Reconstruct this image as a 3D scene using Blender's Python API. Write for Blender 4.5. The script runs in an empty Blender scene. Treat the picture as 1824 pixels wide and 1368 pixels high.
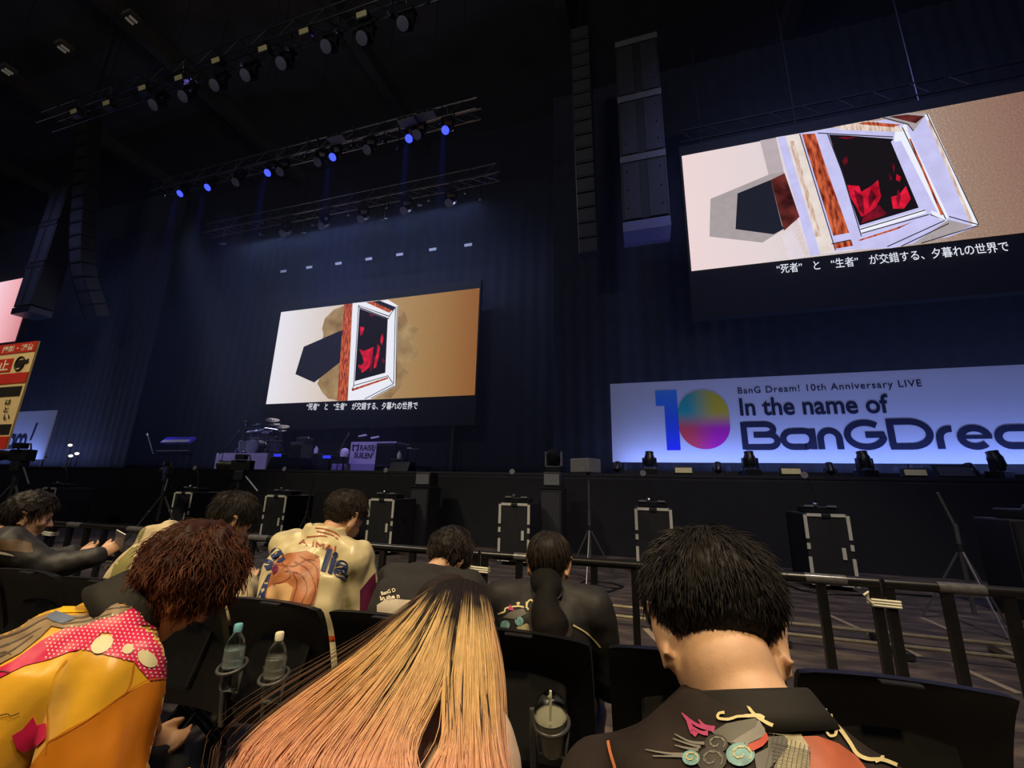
import bpy, bmesh, math, random
import numpy as np
from mathutils import Vector, Matrix, Euler, noise
from mathutils.bvhtree import BVHTree
from mathutils.geometry import delaunay_2d_cdt

random.seed(7); np.random.seed(7)
SC = bpy.context.scene
COL = SC.collection
R = math.radians

# ------------------------------------------------------------------ camera
F_PX, CX, CY, CAM_H = 759.0, 912.0, 684.0, 1.30
# world axes written in camera axes (right, up, forward): X along the stage, Y towards it, Z up
AX = np.array([[0.9559, 0.0480, -0.2890], [0.2924, -0.2351, 0.9270], [0.0232, 0.9709, 0.2391]])
_u, _s, _v = np.linalg.svd(AX); AX = _u @ _v
cam_data = bpy.data.cameras.new('camera'); cam_data.sensor_width = 36.0
cam_data.lens = F_PX / 1824.0 * 36.0; cam_data.clip_start = 0.02; cam_data.clip_end = 300
camera = bpy.data.objects.new('camera', cam_data); COL.objects.link(camera)
camera.matrix_world = Matrix(((AX[0,0], AX[0,1], -AX[0,2], 0), (AX[1,0], AX[1,1], -AX[1,2], 0),
                              (AX[2,0], AX[2,1], -AX[2,2], CAM_H), (0, 0, 0, 1)))
SC.camera = camera

def ray(px, py):
    return AX @ np.array([px - CX, CY - py, F_PX])
def onY(px, py, y):
    d = ray(px, py); t = y / d[1]; return Vector((d[0]*t, y, d[2]*t + CAM_H))
def onZ(px, py, z):
    d = ray(px, py); t = (z - CAM_H) / d[2]; return Vector((d[0]*t, d[1]*t, z))

# ------------------------------------------------------------------ world, lamps, exposure
def s2l(c):
    return tuple(((v/255)/12.92 if v/255 <= 0.04045 else ((v/255+0.055)/1.055)**2.4) for v in c)
world = bpy.data.worlds.new('world'); SC.world = world; world.use_nodes = True
bg = world.node_tree.nodes['Background']; bg.inputs[0].default_value = (0.30, 0.36, 0.60, 1); bg.inputs[1].default_value = 0.03
SC.view_settings.view_transform = 'Standard'; SC.view_settings.look = 'None'
SC.view_settings.exposure = 0.0; SC.view_settings.gamma = 1.0; SC.view_settings.use_curve_mapping = False

def lamp(name, kind, loc, target, power, color, size=0.5, spot=60, blend=0.5, size_y=None):
    L = bpy.data.lights.new(name, kind); L.energy = power; L.color = color
    if kind == 'SPOT': L.spot_size = R(spot); L.spot_blend = blend; L.shadow_soft_size = size
    elif kind == 'AREA':
        L.size = size
        if size_y: L.shape = 'RECTANGLE'; L.size_y = size_y
    else: L.shadow_soft_size = size
    o = bpy.data.objects.new(name, L); COL.objects.link(o); o.location = loc
    d = Vector(target) - Vector(loc); o.rotation_euler = d.to_track_quat('-Z', 'Y').to_euler()
    return o
WARM = (1.0, 0.75, 0.38)
# arena house lamps high over the seats behind the camera
lamp('house_lamp', 'SPOT', (2.5, -5.0, 12.0), (-0.6, 0.9, 0.9), 3700, WARM, 0.5, 34, 0.7)
lamp('house_lamp', 'SPOT', (-5.0, -4.0, 12.0), (-1.6, 1.2, 0.9), 2700, WARM, 0.5, 36, 0.7)
lamp('pit_lamp', 'SPOT', (4.0, -1.0, 13.0), (1.0, 4.4, 0), 3000, (1.0, 0.84, 0.66), 0.6, 54, 0.5)
lamp('pit_lamp', 'SPOT', (-10.0, -1.0, 13.0), (-6.5, 4.4, 0), 3000, (1.0, 0.86, 0.60), 0.6, 54, 0.5)
lamp('rig_fill', 'AREA', (-8.0, -10.0, 15.0), (-11.0, 9.0, 12.5), 380, (1.0, 0.94, 0.84), 5.0, size_y=1.0)  # added fill so the truss fronts show, standing for house light bounce
# stage wash: blue and violet heads hung in the rig, followed by added fills
lamp('stage_wash', 'SPOT', (-12.5, 6.9, 13.1), (-14.5, 12.6, 2.2), 4600, (0.34, 0.26, 1.0), 0.3, 22, 0.6)
lamp('stage_wash', 'SPOT', (-8.0, 6.9, 13.1), (-9.3, 12.6, 2.2), 4600, (0.34, 0.26, 1.0), 0.3, 20, 0.6)
lamp('stage_wash', 'SPOT', (-16.0, 6.9, 13.1), (-18.5, 12.8, 2.6), 2600, (0.30, 0.24, 1.0), 0.3, 14, 0.6)
lamp('drum_fill', 'SPOT', (-14.5, 6.9, 13.1), (-15.0, 13.0, 3.0), 7000, (0.72, 0.74, 1.0), 0.2, 11, 0.5)  # added cool white spot that brightens the drum kit
lamp('drape_fill', 'AREA', (-11.5, 13.2, 12.0), (-11.5, 16.4, 4.0), 240, (0.46, 0.56, 1.0), 12.0, size_y=0.3)  # added fills, here and below, lifting the dark drapes as haze would
lamp('drape_fill', 'SPOT', (4.0, 4.0, 13.5), (5.5, 11.6, 6.0), 1300, (0.34, 0.42, 1.0), 1.0, 100, 1.0)
lamp('drape_fill', 'SPOT', (-24.0, 5.0, 13.0), (-23.0, 11.8, 6.0), 450, (0.36, 0.42, 1.0), 1.0, 90, 1.0)

lamp('drape_low_fill', 'AREA', (6.0, 11.5, 1.85), (6.0, 12.75, 7.0), 110, (0.42, 0.50, 1.0), 12.0, size_y=0.2)  # added fills hidden behind the banners, lifting the lower drapes
lamp('drape_low_fill', 'AREA', (-26.5, 11.5, 1.85), (-26.5, 12.75, 7.0), 60, (0.42, 0.50, 1.0), 8.0, size_y=0.2)

# ------------------------------------------------------------------ materials
def nodes_of(m):
    m.use_nodes = True; return m.node_tree.nodes, m.node_tree.links
def mat(name, rgb, rough=0.6, metal=0.0, var=0.15, scale=12.0, bump=0.0, bscale=60.0, sheen=0.0, spec=0.5, trans=0.0, coat=0.0):
    m = bpy.data.materials.new(name); N, L = nodes_of(m); b = N['Principled BSDF']
    c = s2l(rgb)
    tc = N.new('ShaderNodeTexCoord'); nz = N.new('ShaderNodeTexNoise'); nz.inputs['Scale'].default_value = scale; nz.inputs['Detail'].default_value = 4
    L.new(tc.outputs['Object'], nz.inputs['Vector'])
    rp = N.new('ShaderNodeValToRGB'); rp.color_ramp.elements[0].position = 0.3; rp.color_ramp.elements[1].position = 0.7
    rp.color_ramp.elements[0].color = (*[v*(1-var) for v in c], 1); rp.color_ramp.elements[1].color = (*[min(1, v*(1+var)) for v in c], 1)
    L.new(nz.outputs['Fac'], rp.inputs['Fac']); L.new(rp.outputs['Color'], b.inputs['Base Color'])
    b.inputs['Roughness'].default_value = rough; b.inputs['Metallic'].default_value = metal
    b.inputs['Specular IOR Level'].default_value = spec
    if sheen: b.inputs['Sheen Weight'].default_value = sheen
    if trans: b.inputs['Transmission Weight'].default_value = trans
    if coat: b.inputs['Coat Weight'].default_value = coat
    if bump:
        bn = N.new('ShaderNodeTexNoise'); bn.inputs['Scale'].default_value = bscale; bn.inputs['Detail'].default_value = 5
        L.new(tc.outputs['Object'], bn.inputs['Vector'])
        bp = N.new('ShaderNodeBump'); bp.inputs['Strength'].default_value = bump; bp.inputs['Distance'].default_value = 0.01
        L.new(bn.outputs['Fac'], bp.inputs['Height']); L.new(bp.outputs['Normal'], b.inputs['Normal'])
    return m
def emit(name, rgb, strength=1.0, var=0.0, scale=30.0, rgb2=None, stretch=None):
    m = bpy.data.materials.new(name); N, L = nodes_of(m); N.remove(N['Principled BSDF'])
    e = N.new('ShaderNodeEmission'); e.inputs[1].default_value = strength; L.new(e.outputs[0], N['Material Output'].inputs[0])
    c = s2l(rgb)
    if var or rgb2:
        c2 = s2l(rgb2) if rgb2 else tuple(min(1, v*(1+var)) for v in c); c1 = c if rgb2 else tuple(v*(1-var) for v in c)
        tc = N.new('ShaderNodeTexCoord'); nz = N.new('ShaderNodeTexNoise'); nz.inputs['Scale'].default_value = scale; nz.inputs['Detail'].default_value = 6
        if stretch:
            mp = N.new('ShaderNodeMapping'); mp.inputs['Scale'].default_value = stretch
            L.new(tc.outputs['Object'], mp.inputs['Vector']); L.new(mp.outputs['Vector'], nz.inputs['Vector'])
        else: L.new(tc.outputs['Object'], nz.inputs['Vector'])
        rp = N.new('ShaderNodeValToRGB'); rp.color_ramp.elements[0].position = 0.35; rp.color_ramp.elements[1].position = 0.65
        rp.color_ramp.elements[0].color = (*c1, 1); rp.color_ramp.elements[1].color = (*c2, 1)
        L.new(nz.outputs['Fac'], rp.inputs['Fac']); L.new(rp.outputs['Color'], e.inputs[0])
    else: e.inputs[0].default_value = (*c, 1)
    return m
def emit_ramp(name, stops, axis, lo, hi, strength=1.0, grain=0.12, gscale=18.0):
    """screen picture: colour stops along one object axis with film grain"""
    m = bpy.data.materials.new(name); N, L = nodes_of(m); N.remove(N['Principled BSDF'])
    e = N.new('ShaderNodeEmission'); e.inputs[1].default_value = strength; L.new(e.outputs[0], N['Material Output'].inputs[0])
    tc = N.new('ShaderNodeTexCoord'); sp = N.new('ShaderNodeSeparateXYZ'); L.new(tc.outputs['Object'], sp.inputs[0])
    mr = N.new('ShaderNodeMapRange'); mr.inputs[1].default_value = lo; mr.inputs[2].default_value = hi
    L.new(sp.outputs[axis], mr.inputs[0])
    nz = N.new('ShaderNodeTexNoise'); nz.inputs['Scale'].default_value = gscale; nz.inputs['Detail'].default_value = 8
    L.new(tc.outputs['Object'], nz.inputs['Vector'])
    nm = N.new('ShaderNodeMapRange'); nm.inputs[3].default_value = -grain; nm.inputs[4].default_value = grain; L.new(nz.outputs['Fac'], nm.inputs[0])
    ad = N.new('ShaderNodeMath'); ad.operation = 'ADD'; L.new(mr.outputs[0], ad.inputs[0]); L.new(nm.outputs[0], ad.inputs[1])
    rp = N.new('ShaderNodeValToRGB'); cr = rp.color_ramp
    while len(cr.elements) < len(stops): cr.elements.new(0.5)
    for el, (p, c) in zip(cr.elements, stops): el.position = p; el.color = (*s2l(c), 1)
    L.new(ad.outputs[0], rp.inputs['Fac']); L.new(rp.outputs['Color'], e.inputs[0])
    return m

M = {}
M['drape'] = mat('black_drape_cloth', (40, 43, 56), 0.95, 0, 0.2, 3)
M['black'] = mat('black_paint', (34, 34, 38), 0.55, 0, 0.25, 8)
M['blackcloth'] = mat('black_fascia_cloth', (20, 21, 29), 0.9, 0, 0.2, 6)
M['deck'] = mat('stage_deck_vinyl', (46, 46, 54), 0.35, 0, 0.25, 2)
M['metal'] = mat('aluminium', (150, 152, 160), 0.35, 0.9, 0.15, 20)
M['dmetal'] = mat('dark_metal', (70, 70, 76), 0.4, 0.8, 0.15, 20)
M['chrome'] = mat('chrome', (215, 218, 228), 0.12, 1.0, 0.05, 20)
M['plastic'] = mat('black_plastic', (26, 26, 30), 0.35, 0, 0.2, 30, 0.05, 300)
M['white'] = mat('white_board', (225, 225, 228), 0.6, 0, 0.04, 4)
M['cream'] = mat('cream_lens', (226, 214, 160), 0.4, 0, 0.08, 10)
M['lens'] = mat('grey_lens', (150, 150, 170), 0.25, 0.2, 0.2, 60, 0.3, 90)
M['tape'] = mat('white_tape', (214, 212, 198), 0.6, 0, 0.1, 30)
M['grey'] = mat('grey_casing', (110, 112, 118), 0.5, 0, 0.15, 15)
M['blue_led'] = emit('blue_led', (52, 66, 255), 2.6)
M['blue_glow'] = emit('blue_display', (50, 60, 235), 1.0)
M['white_led'] = emit('white_led', (255, 244, 225), 2.5)

# ------------------------------------------------------------------ mesh helpers
INV = {}
def link(o, parent=None):
    COL.objects.link(o)
    if parent is not None:
        o.parent = parent; INV[o.name] = INV.get(parent.name, Matrix.Identity(4))
    return o
def tag(o, label=None, cat=None, group=None, kind=None):
    if label: o['label'] = label
    if cat: o['category'] = cat
    if group: o['group'] = group
    if kind: o['kind'] = kind
    return o
def thing(name, label, cat, loc=(0, 0, 0), rotz=0.0, group=None):
    o = bpy.data.objects.new(name, None); o.empty_display_size = 0.1; COL.objects.link(o)
    o.location = loc; o.rotation_euler = (0, 0, rotz)
    INV[o.name] = (Matrix.Translation(Vector(loc)) @ Matrix.Rotation(rotz, 4, 'Z')).inverted()
    return tag(o, label, cat, group)
def copy_tree(o, parent=None):
    c = o.copy(); COL.objects.link(c)
    if parent is not None: c.parent = parent
    for ch in list(o.children): copy_tree(ch, c)
    return c
def clone(root, loc, rotz=0.0, label=None, scale=None):
    c = copy_tree(root); c.location = loc; c.rotation_euler = (0, 0, rotz)
    if label: c['label'] = label
    if scale: c.scale = scale
    return c
def basis_from(d):
    d = Vector(d).normalized(); a = Vector((0, 0, 1)) if abs(d.z) < 0.95 else Vector((1, 0, 0))
    u = d.cross(a).normalized(); v = u.cross(d).normalized(); return u, v, d

class MB:
    def __init__(s): s.v = []; s.f = []; s.mi = []; s.cur = 0; s.mats = []
    def use(s, m):
        if m not in s.mats: s.mats.append(m)
        s.cur = s.mats.index(m); return s
    def add(s, vs, fs):
        o = len(s.v); s.v += [tuple(p) for p in vs]; s.f += [tuple(i + o for i in f) for f in fs]; s.mi += [s.cur]*len(fs); return s
    def box(s, c, size, rot=None, bevel=0.0):
        hx, hy, hz = size[0]/2, size[1]/2, size[2]/2
        if bevel <= 0:
            P = [Vector((x, y, z)) for x in (-hx, hx) for y in (-hy, hy) for z in (-hz, hz)]
            Fc = [(0, 1, 3, 2), (4, 6, 7, 5), (0, 4, 5, 1), (2, 3, 7, 6), (0, 2, 6, 4), (1, 5, 7, 3)]
        else:
            b = min(bevel, hx*0.9, hy*0.9, hz*0.9); bm = bmesh.new(); bmesh.ops.create_cube(bm, size=1)
            for v in bm.verts: v.co = Vector((v.co.x*2*hx, v.co.y*2*hy, v.co.z*2*hz))
            bmesh.ops.bevel(bm, geom=bm.edges[:], offset=b, segments=2, profile=0.6, affect='EDGES')
            bm.verts.index_update(); P = [v.co.copy() for v in bm.verts]; Fc = [tuple(v.index for v in f.verts) for f in bm.faces]; bm.free()
        M3 = rot if isinstance(rot, Matrix) else (Euler(rot).to_matrix() if rot else Matrix.Identity(3))
        c = Vector(c); return s.add([M3 @ p + c for p in P], Fc)
    def cyl(s, p0, p1, r0, r1=None, n=10, caps=True):
        r1 = r0 if r1 is None else r1; p0, p1 = Vector(p0), Vector(p1); u, v, d = basis_from(p1 - p0)
        P = []
        for p, r in ((p0, r0), (p1, r1)):
            P += [p + (u*math.cos(2*math.pi*i/n) + v*math.sin(2*math.pi*i/n))*r for i in range(n)]
        Fc = [(i, (i+1) % n, n+(i+1) % n, n+i) for i in range(n)]
        if caps: Fc += [tuple(reversed(range(n))), tuple(range(n, 2*n))]
        return s.add(P, Fc)
    def tube(s, pts, r, n=8, closed=False):
        pts = [Vector(p) for p in pts]; k = len(pts); rs = r if isinstance(r, (list, tuple)) else [r]*k; P = []; Fc = []
        prev = None
        for i, p in enumerate(pts):
            d = (pts[(i+1) % k] - pts[i-1]) if closed else (pts[min(i+1, k-1)] - pts[max(i-1, 0)])
            if d.length < 1e-9: d = Vector((0, 0, 1))
            if prev is None: u, v, d = basis_from(d)
            else:
                d = d.normalized(); u = (prev - d*prev.dot(d)).normalized(); v = u.cross(d)*-1
            prev = u; w = d.cross(u)
            P += [p + (u*math.cos(2*math.pi*j/n) + w*math.sin(2*math.pi*j/n))*rs[i] for j in range(n)]
        m = k if closed else k-1
        for i in range(m):
            a, b = i*n, ((i+1) % k)*n
            Fc += [(a+j, a+(j+1) % n, b+(j+1) % n, b+j) for j in range(n)]
        if not closed: Fc += [tuple(reversed(range(n))), tuple(range((k-1)*n, k*n))]
        return s.add(P, Fc)
    def lathe(s, prof, c, axis=(0, 0, 1), n=20, ends=True):
        c = Vector(c); u, v, d = basis_from(axis); P = []; Fc = []
        for r, h in prof: P += [c + d*h + (u*math.cos(2*math.pi*j/n) + v*math.sin(2*math.pi*j/n))*r for j in range(n)]
        for i in range(len(prof)-1):
            Fc += [(i*n+j, i*n+(j+1) % n, (i+1)*n+(j+1) % n, (i+1)*n+j) for j in range(n)]
        if ends: Fc += [tuple(reversed(range(n))), tuple(range((len(prof)-1)*n, len(prof)*n))]
        else: Fc += [((len(prof)-1)*n+j, (len(prof)-1)*n+(j+1) % n, (j+1) % n, j) for j in range(n)]
        return s.add(P, Fc)
    def ell(s, c, rad, rot=None, nu=16, nv=10):
        M3 = rot if isinstance(rot, Matrix) else (Euler(rot).to_matrix() if rot else Matrix.Identity(3)); c = Vector(c); P = []; Fc = []
        for i in range(1, nv):
            t = math.pi*i/nv
            P += [M3 @ Vector((rad[0]*math.sin(t)*math.cos(2*math.pi*j/nu), rad[1]*math.sin(t)*math.sin(2*math.pi*j/nu), rad[2]*math.cos(t))) + c for j in range(nu)]
        P += [M3 @ Vector((0, 0, rad[2])) + c, M3 @ Vector((0, 0, -rad[2])) + c]; T, B = len(P)-2, len(P)-1
        for i in range(nv-2): Fc += [(i*nu+j, (i+1)*nu+j, (i+1)*nu+(j+1) % nu, i*nu+(j+1) % nu) for j in range(nu)]
        Fc += [(T, j, (j+1) % nu) for j in range(nu)] + [(B, (nv-2)*nu+(j+1) % nu, (nv-2)*nu+j) for j in range(nu)]
        return s.add(P, Fc)
    def loft(s, secs, n=24):
        """secs: (centre, axis_u, axis_v) elliptical rings"""
        P = []; Fc = []
        for c, u, v in secs:
            c, u, v = Vector(c), Vector(u), Vector(v); P += [c + u*math.cos(2*math.pi*j/n) + v*math.sin(2*math.pi*j/n) for j in range(n)]
        for i in range(len(secs)-1): Fc += [(i*n+j, i*n+(j+1) % n, (i+1)*n+(j+1) % n, (i+1)*n+j) for j in range(n)]
        Fc += [tuple(reversed(range(n))), tuple(range((len(secs)-1)*n, len(secs)*n))]
        return s.add(P, Fc)
    def caps(s, p0, p1, r0, r1, n=16, k=5):
        """rounded cone"""
        p0, p1 = Vector(p0), Vector(p1); u, v, d = basis_from(p1 - p0); secs = []
        for i in range(k+1):
            a = -math.pi/2 + (math.pi/2)*i/k; rr = max(r0*math.cos(a), 1e-4); secs.append((p0 + d*r0*math.sin(a), u*rr, v*rr))
        for i in range(k+1):
            a = (math.pi/2)*i/k; rr = max(r1*math.cos(a), 1e-4); secs.append((p1 + d*r1*math.sin(a), u*rr, v*rr))
        return s.loft(secs, n)
    def poly(s, pts): return s.add(pts, [tuple(range(len(pts)))])
    def prism(s, pts, off):
        n = len(pts); off = Vector(off); P = [Vector(p) for p in pts] + [Vector(p) + off for p in pts]
        return s.add(P, [tuple(range(n)), tuple(reversed(range(n, 2*n)))] + [(i, n+i, n+(i+1) % n, (i+1) % n) for i in range(n)])
    def mesh(s, name, m=None, inv=None, smooth=False, fixn=True):
        me = bpy.data.meshes.new(name); vs = s.v
        if inv is not None: vs = [inv @ Vector(p) for p in vs]
        me.from_pydata([tuple(p) for p in vs], [], s.f)
        ms = s.mats if s.mats else [m]
        for x in ms: me.materials.append(x)
        if s.mats: me.polygons.foreach_set('material_index', s.mi)
        if fixn and len(s.f) < 6000:
            bm = bmesh.new(); bm.from_mesh(me); bmesh.ops.recalc_face_normals(bm, faces=bm.faces[:]); bm.to_mesh(me); bm.free()
        if smooth is True: me.polygons.foreach_set('use_smooth', [True]*len(me.polygons))
        elif smooth:
            me.polygons.foreach_set('use_smooth', [True]*len(me.polygons)); me.set_sharp_from_angle(angle=R(smooth))
        me.update(); return me
    def build(s, name, m=None, parent=None, smooth=False, fixn=True):
        inv = INV.get(parent.name) if parent is not None else None
        return link(bpy.data.objects.new(name, s.mesh(name, m, inv, smooth, fixn)), parent)

def part(name, m, parent, fn, smooth=False):
    b = MB(); fn(b); return b.build(name, m, parent, smooth)
def struct(o): o['kind'] = 'structure'; return o
def text_obj(name, body, m, parent, p0, p1, zup, up=(0, 0, 1), weight=0.0, lift=0.004, fit_h=True, spacing=1.0, shear=0.0, normal=None, depth=0.0):
    """lettering fitted between two 3D points (left and right end of the baseline), zup = height of the ink"""
    c = bpy.data.curves.new(name, 'FONT'); c.body = body; c.size = 1; c.offset = weight; c.space_character = spacing; c.shear = shear
    o = bpy.data.objects.new(name, c); COL.objects.link(o)
    me = bpy.data.meshes.new_from_object(o.evaluated_get(bpy.context.evaluated_depsgraph_get()))
    bpy.data.objects.remove(o); bpy.data.curves.remove(c)
    co = np.array([v.co[:] for v in me.vertices]); mn, mx = co.min(0), co.max(0)
    p0, p1, up = Vector(p0), Vector(p1), Vector(up).normalized(); dx = p1 - p0
    nrm = Vector(normal) if normal else Vector((0, -1, 0))
    inv = INV.get(parent.name, Matrix.Identity(4)) if parent is not None else Matrix.Identity(4)
    for v in me.vertices:
        a = (v.co.x - mn[0])/(mx[0]-mn[0]); b = (v.co.y - mn[1])/(mx[1]-mn[1]) if fit_h else v.co.y
        v.co = inv @ (p0 + dx*a + up*zup*b + nrm*lift)
    # one object per character: pieces whose spans along the line overlap belong together
    nv = len(me.vertices); comp = list(range(nv))
    def find(i):
        while comp[i] != i: comp[i] = comp[comp[i]]; i = comp[i]
        return i
    for e in me.edges:
        a, c_ = find(e.vertices[0]), find(e.vertices[1])
        if a != c_: comp[a] = c_
    span = {}
    for i in range(nv):
        r = find(i); x = co[i][0]; lo, hi = span.get(r, (x, x)); span[r] = (min(lo, x), max(hi, x))
    glyph = []
    for r, (lo, hi) in sorted(span.items(), key=lambda kv: kv[1][0]):
        if glyph and lo < glyph[-1][1] - 0.01: glyph[-1][1] = max(glyph[-1][1], hi); glyph[-1][2].add(r)
        else: glyph.append([lo, hi, {r}])
    out = None
    for lo, hi, rs_ in glyph:
        fs = [p for p in me.polygons if find(p.vertices[0]) in rs_]; idx = {}
        for p in fs:
            for v in p.vertices: idx.setdefault(v, len(idx))
        g = bpy.data.meshes.new(name); g.from_pydata([me.vertices[v].co[:] for v in idx], [], [tuple(idx[v] for v in p.vertices) for p in fs]); g.materials.append(m); g.update()
        out = link(bpy.data.objects.new(name, g), parent)
    bpy.data.meshes.remove(me); return out

# ------------------------------------------------------------------ the room
DECK = 1.67; YS = 9.6
fl = bpy.data.materials.new('pit_floor'); N, L = nodes_of(fl); b = N['Principled BSDF']
tc = N.new('ShaderNodeTexCoord')
mp = N.new('ShaderNodeMapping'); mp.inputs['Scale'].default_value = (1.0, 3.0, 1); mp.inputs['Rotation'].default_value = (0, 0, 0.5); L.new(tc.outputs['Object'], mp.inputs['Vector'])
n1 = N.new('ShaderNodeTexNoise'); n1.inputs['Scale'].default_value = 1.6; n1.inputs['Detail'].default_value = 12; n1.inputs['Roughness'].default_value = 0.7; L.new(mp.outputs['Vector'], n1.inputs['Vector'])
r1 = N.new('ShaderNodeValToRGB'); r1.color_ramp.elements[0].position = 0.46; r1.color_ramp.elements[1].position = 0.75
r1.color_ramp.elements[0].color = (*s2l((56, 49, 49)), 1); r1.color_ramp.elements[1].color = (*s2l((128, 112, 102)), 1)
L.new(n1.outputs['Fac'], r1.inputs['Fac']); L.new(r1.outputs['Color'], b.inputs['Base Color']); b.inputs['Roughness'].default_value = 0.62
struct(MB().box((-10, 0, -0.05), (84, 50, 0.1)).build('floor', fl))
struct(MB().box((-10, 14.6, DECK-0.06), (84, 10.0-0.004, 0.12)).build('stage_deck', M['deck']))
struct(MB().box((-10, YS+0.03, (DECK-0.12)/2), (84, 0.06, DECK-0.122)).build('stage_fascia', M['blackcloth']))
struct(MB().box((-10, YS-0.004, DECK-0.05), (84, 0.012, 0.03)).build('trim_1', M['dmetal']))
struct(MB().box((-10, 19.7, 11), (84, 0.2, 22)).build('wall_back', M['drape']))
struct(MB().box((-52, -2, 11), (0.2, 46, 22)).build('wall_left', M['drape']))
struct(MB().box((32, -2, 11), (0.2, 46, 22)).build('wall_right', M['drape']))
M['ceil'] = mat('ceiling_panel', (74, 68, 62), 0.9, 0, 0.3, 0.6)
struct(MB().box((-10, -2, 22.1), (84, 46, 0.2)).build('ceiling', M['ceil']))
for k in range(9):
    struct(MB().box((-50 + k*9.5, -2, 21.6), (0.5, 45, 0.8)).build('trim_%d' % (k+2), M['ceil']))

def drape(name, label, x0, x1, y, z0, z1, amp=0.07, wl=0.42):
    b = MB(); n = int((x1-x0)/wl*6); P = []
    for i in range(n+1):
        x = x0 + (x1-x0)*i/n; w = amp*math.sin(2*math.pi*(x/wl)) + amp*0.5*math.sin(2*math.pi*x/(wl*2.7)+1)
        P += [(x, y+w, z0), (x, y+w*0.8, z1)]
    b.add(P, [(2*i, 2*i+2, 2*i+3, 2*i+1) for i in range(n)])
    return tag(b.build(name, M['drape'], None, True), label, 'drape')
drape('masking_drape', 'tall black masking drape behind the banner and screen on the right', -2.6, 24.0, 12.7, DECK, 15.5, 0.03)
drape('masking_drape', 'tall black masking drape behind the cut-off banner on the left', -44.0, -21.0, 12.7, DECK, 15.5, 0.03)
drape('backdrop', 'wide black backdrop behind the central screen and band risers', -24.5, 1.5, 16.6, DECK, 15.5, 0.04, 0.6)
# ------------------------------------------------------------------ screens
def pxpoly(b, m, pts, y, layer):
    b.use(m); b.poly([onY(px, py, y) + Vector((0, -0.004*layer, 0)) for px, py in pts]); return b
def crop(pts, ox, oy, s): return [(ox + x/s, oy + y/s) for x, y in pts]
E_WHITE = emit('screen_white', (238, 240, 252), 1.0)
E_LILAC = emit('screen_lilac', (198, 196, 240), 1.0, 0.06, 3)
E_BLACK = emit('screen_black', (30, 32, 44), 1.0)
E_BLK2 = emit('screen_dark', (22, 18, 20), 1.0)
E_RUST = emit('screen_rust', (96, 18, 6), 1.0, 0, 5, (226, 110, 70), (3, 1, 0.6))
E_RUSTL = emit('screen_rust_fade', (190, 150, 130), 1.0, 0, 5, (240, 226, 214), (3, 1, 0.6))
E_RED = emit('screen_red', (150, 10, 30), 1.0, 0, 4, (232, 28, 60))
E_DRED = emit('screen_dark_red', (60, 8, 20), 1.0, 0, 4, (140, 20, 40))
E_PATCH = emit('screen_brown_patch', (128, 98, 62), 1.0, 0, 1.2, (176, 148, 106))
E_GREY = emit('screen_grey', (168, 158, 160), 1.0, 0.05, 6)
E_LINE = emit('screen_ink', (46, 40, 48), 1.0)
E_TEXT = emit('screen_text', (225, 228, 240), 1.0)
SUB = '“死者”　と　“生者”　が交錯する、夕暮れの世界で'

def stroke_poly(pts, w):
    """flat outline of an open polyline of width w"""
    Lp, Rp = [], []
    for i, p in enumerate(pts):
        a = pts[max(i-1, 0)]; c = pts[min(i+1, len(pts)-1)]; dx, dy = c[0]-a[0], c[1]-a[1]; l = math.hypot(dx, dy) or 1
        nx, ny = -dy/l*w/2, dx/l*w/2; Lp.append((p[0]+nx, p[1]+ny)); Rp.append((p[0]-nx, p[1]-ny))
    return Lp + Rp[::-1]

def quad_strip(b, pts, w):
    Pl = stroke_poly(pts, w); n = len(pts)
    return [(Pl[i], Pl[i+1], Pl[2*n-2-i], Pl[2*n-1-i]) for i in range(n-1)]

M['ledblack'] = mat('led_black', (12, 12, 16), 0.8, 0, 0.1, 10)
# --- central screen
YC = 15.4
t = thing('led_screen', 'large central screen showing a carved white frame and black hexagon on tan paper', 'screen', (-11.6, YC, 2.2))
xs = [onY(*p, YC) for p in ((504, 553), (854, 516), (471, 719), (846, 705))]
XL, XR, ZB, ZT = (xs[0].x+xs[2].x)/2, (xs[1].x+xs[3].x)/2, (xs[2].z+xs[3].z)/2, (xs[0].z+xs[1].z)/2
part('panel', M['ledblack'], t, lambda b: b.box(((XL+XR)/2, YC+0.12, (ZB+ZT)/2-0.4), (XR-XL+0.1, 0.2, ZT-ZB+1.6)))
for x in (XL+1, (XL+XR)/2, XR-1): part('support_frame', M['dmetal'], t, lambda b: b.box((x, YC+0.5, (DECK+ZT)/2), (0.12, 0.5, ZT-DECK)))
paper = emit_ramp('screen_tan_paper', [(0.0, (236, 234, 246)), (0.3, (218, 204, 194)), (0.55, (178, 146, 104)), (0.8, (162, 124, 76)), (1.0, (142, 90, 48))], 0, XL+11.6, XR+11.6, 1.0, 0.30, 26.0)
b = MB()
C3 = lambda *p: crop(p, 440, 500, 4.1455)
b.use(paper); b.poly([(XL, YC, ZB), (XR, YC, ZB), (XR, YC, ZT), (XL, YC, ZT)])
pxpoly(b, E_PATCH, C3((715, 185), (640, 215), (575, 280), (555, 350), (565, 400), (545, 500), (545, 700), (520, 760), (560, 830), (600, 870), (670, 884), (760, 884), (770, 180)), YC, 1)
pxpoly(b, E_PATCH, C3((1115, 200), (1165, 235), (1190, 310), (1270, 355), (1225, 410), (1235, 480), (1272, 545), (1200, 590), (1150, 640), (1190, 680), (1150, 730), (1130, 790), (1060, 868), (960, 872), (1090, 750)), YC, 1)
pxpoly(b, E_BLACK, C3((420, 488), (710, 362), (690, 600), (497, 752), (358, 690)), YC, 2)
pxpoly(b, E_WHITE, C3((782, 166), (1040, 140), (1115, 185), (1100, 775), (915, 876), (745, 886)), YC, 2)
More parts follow.
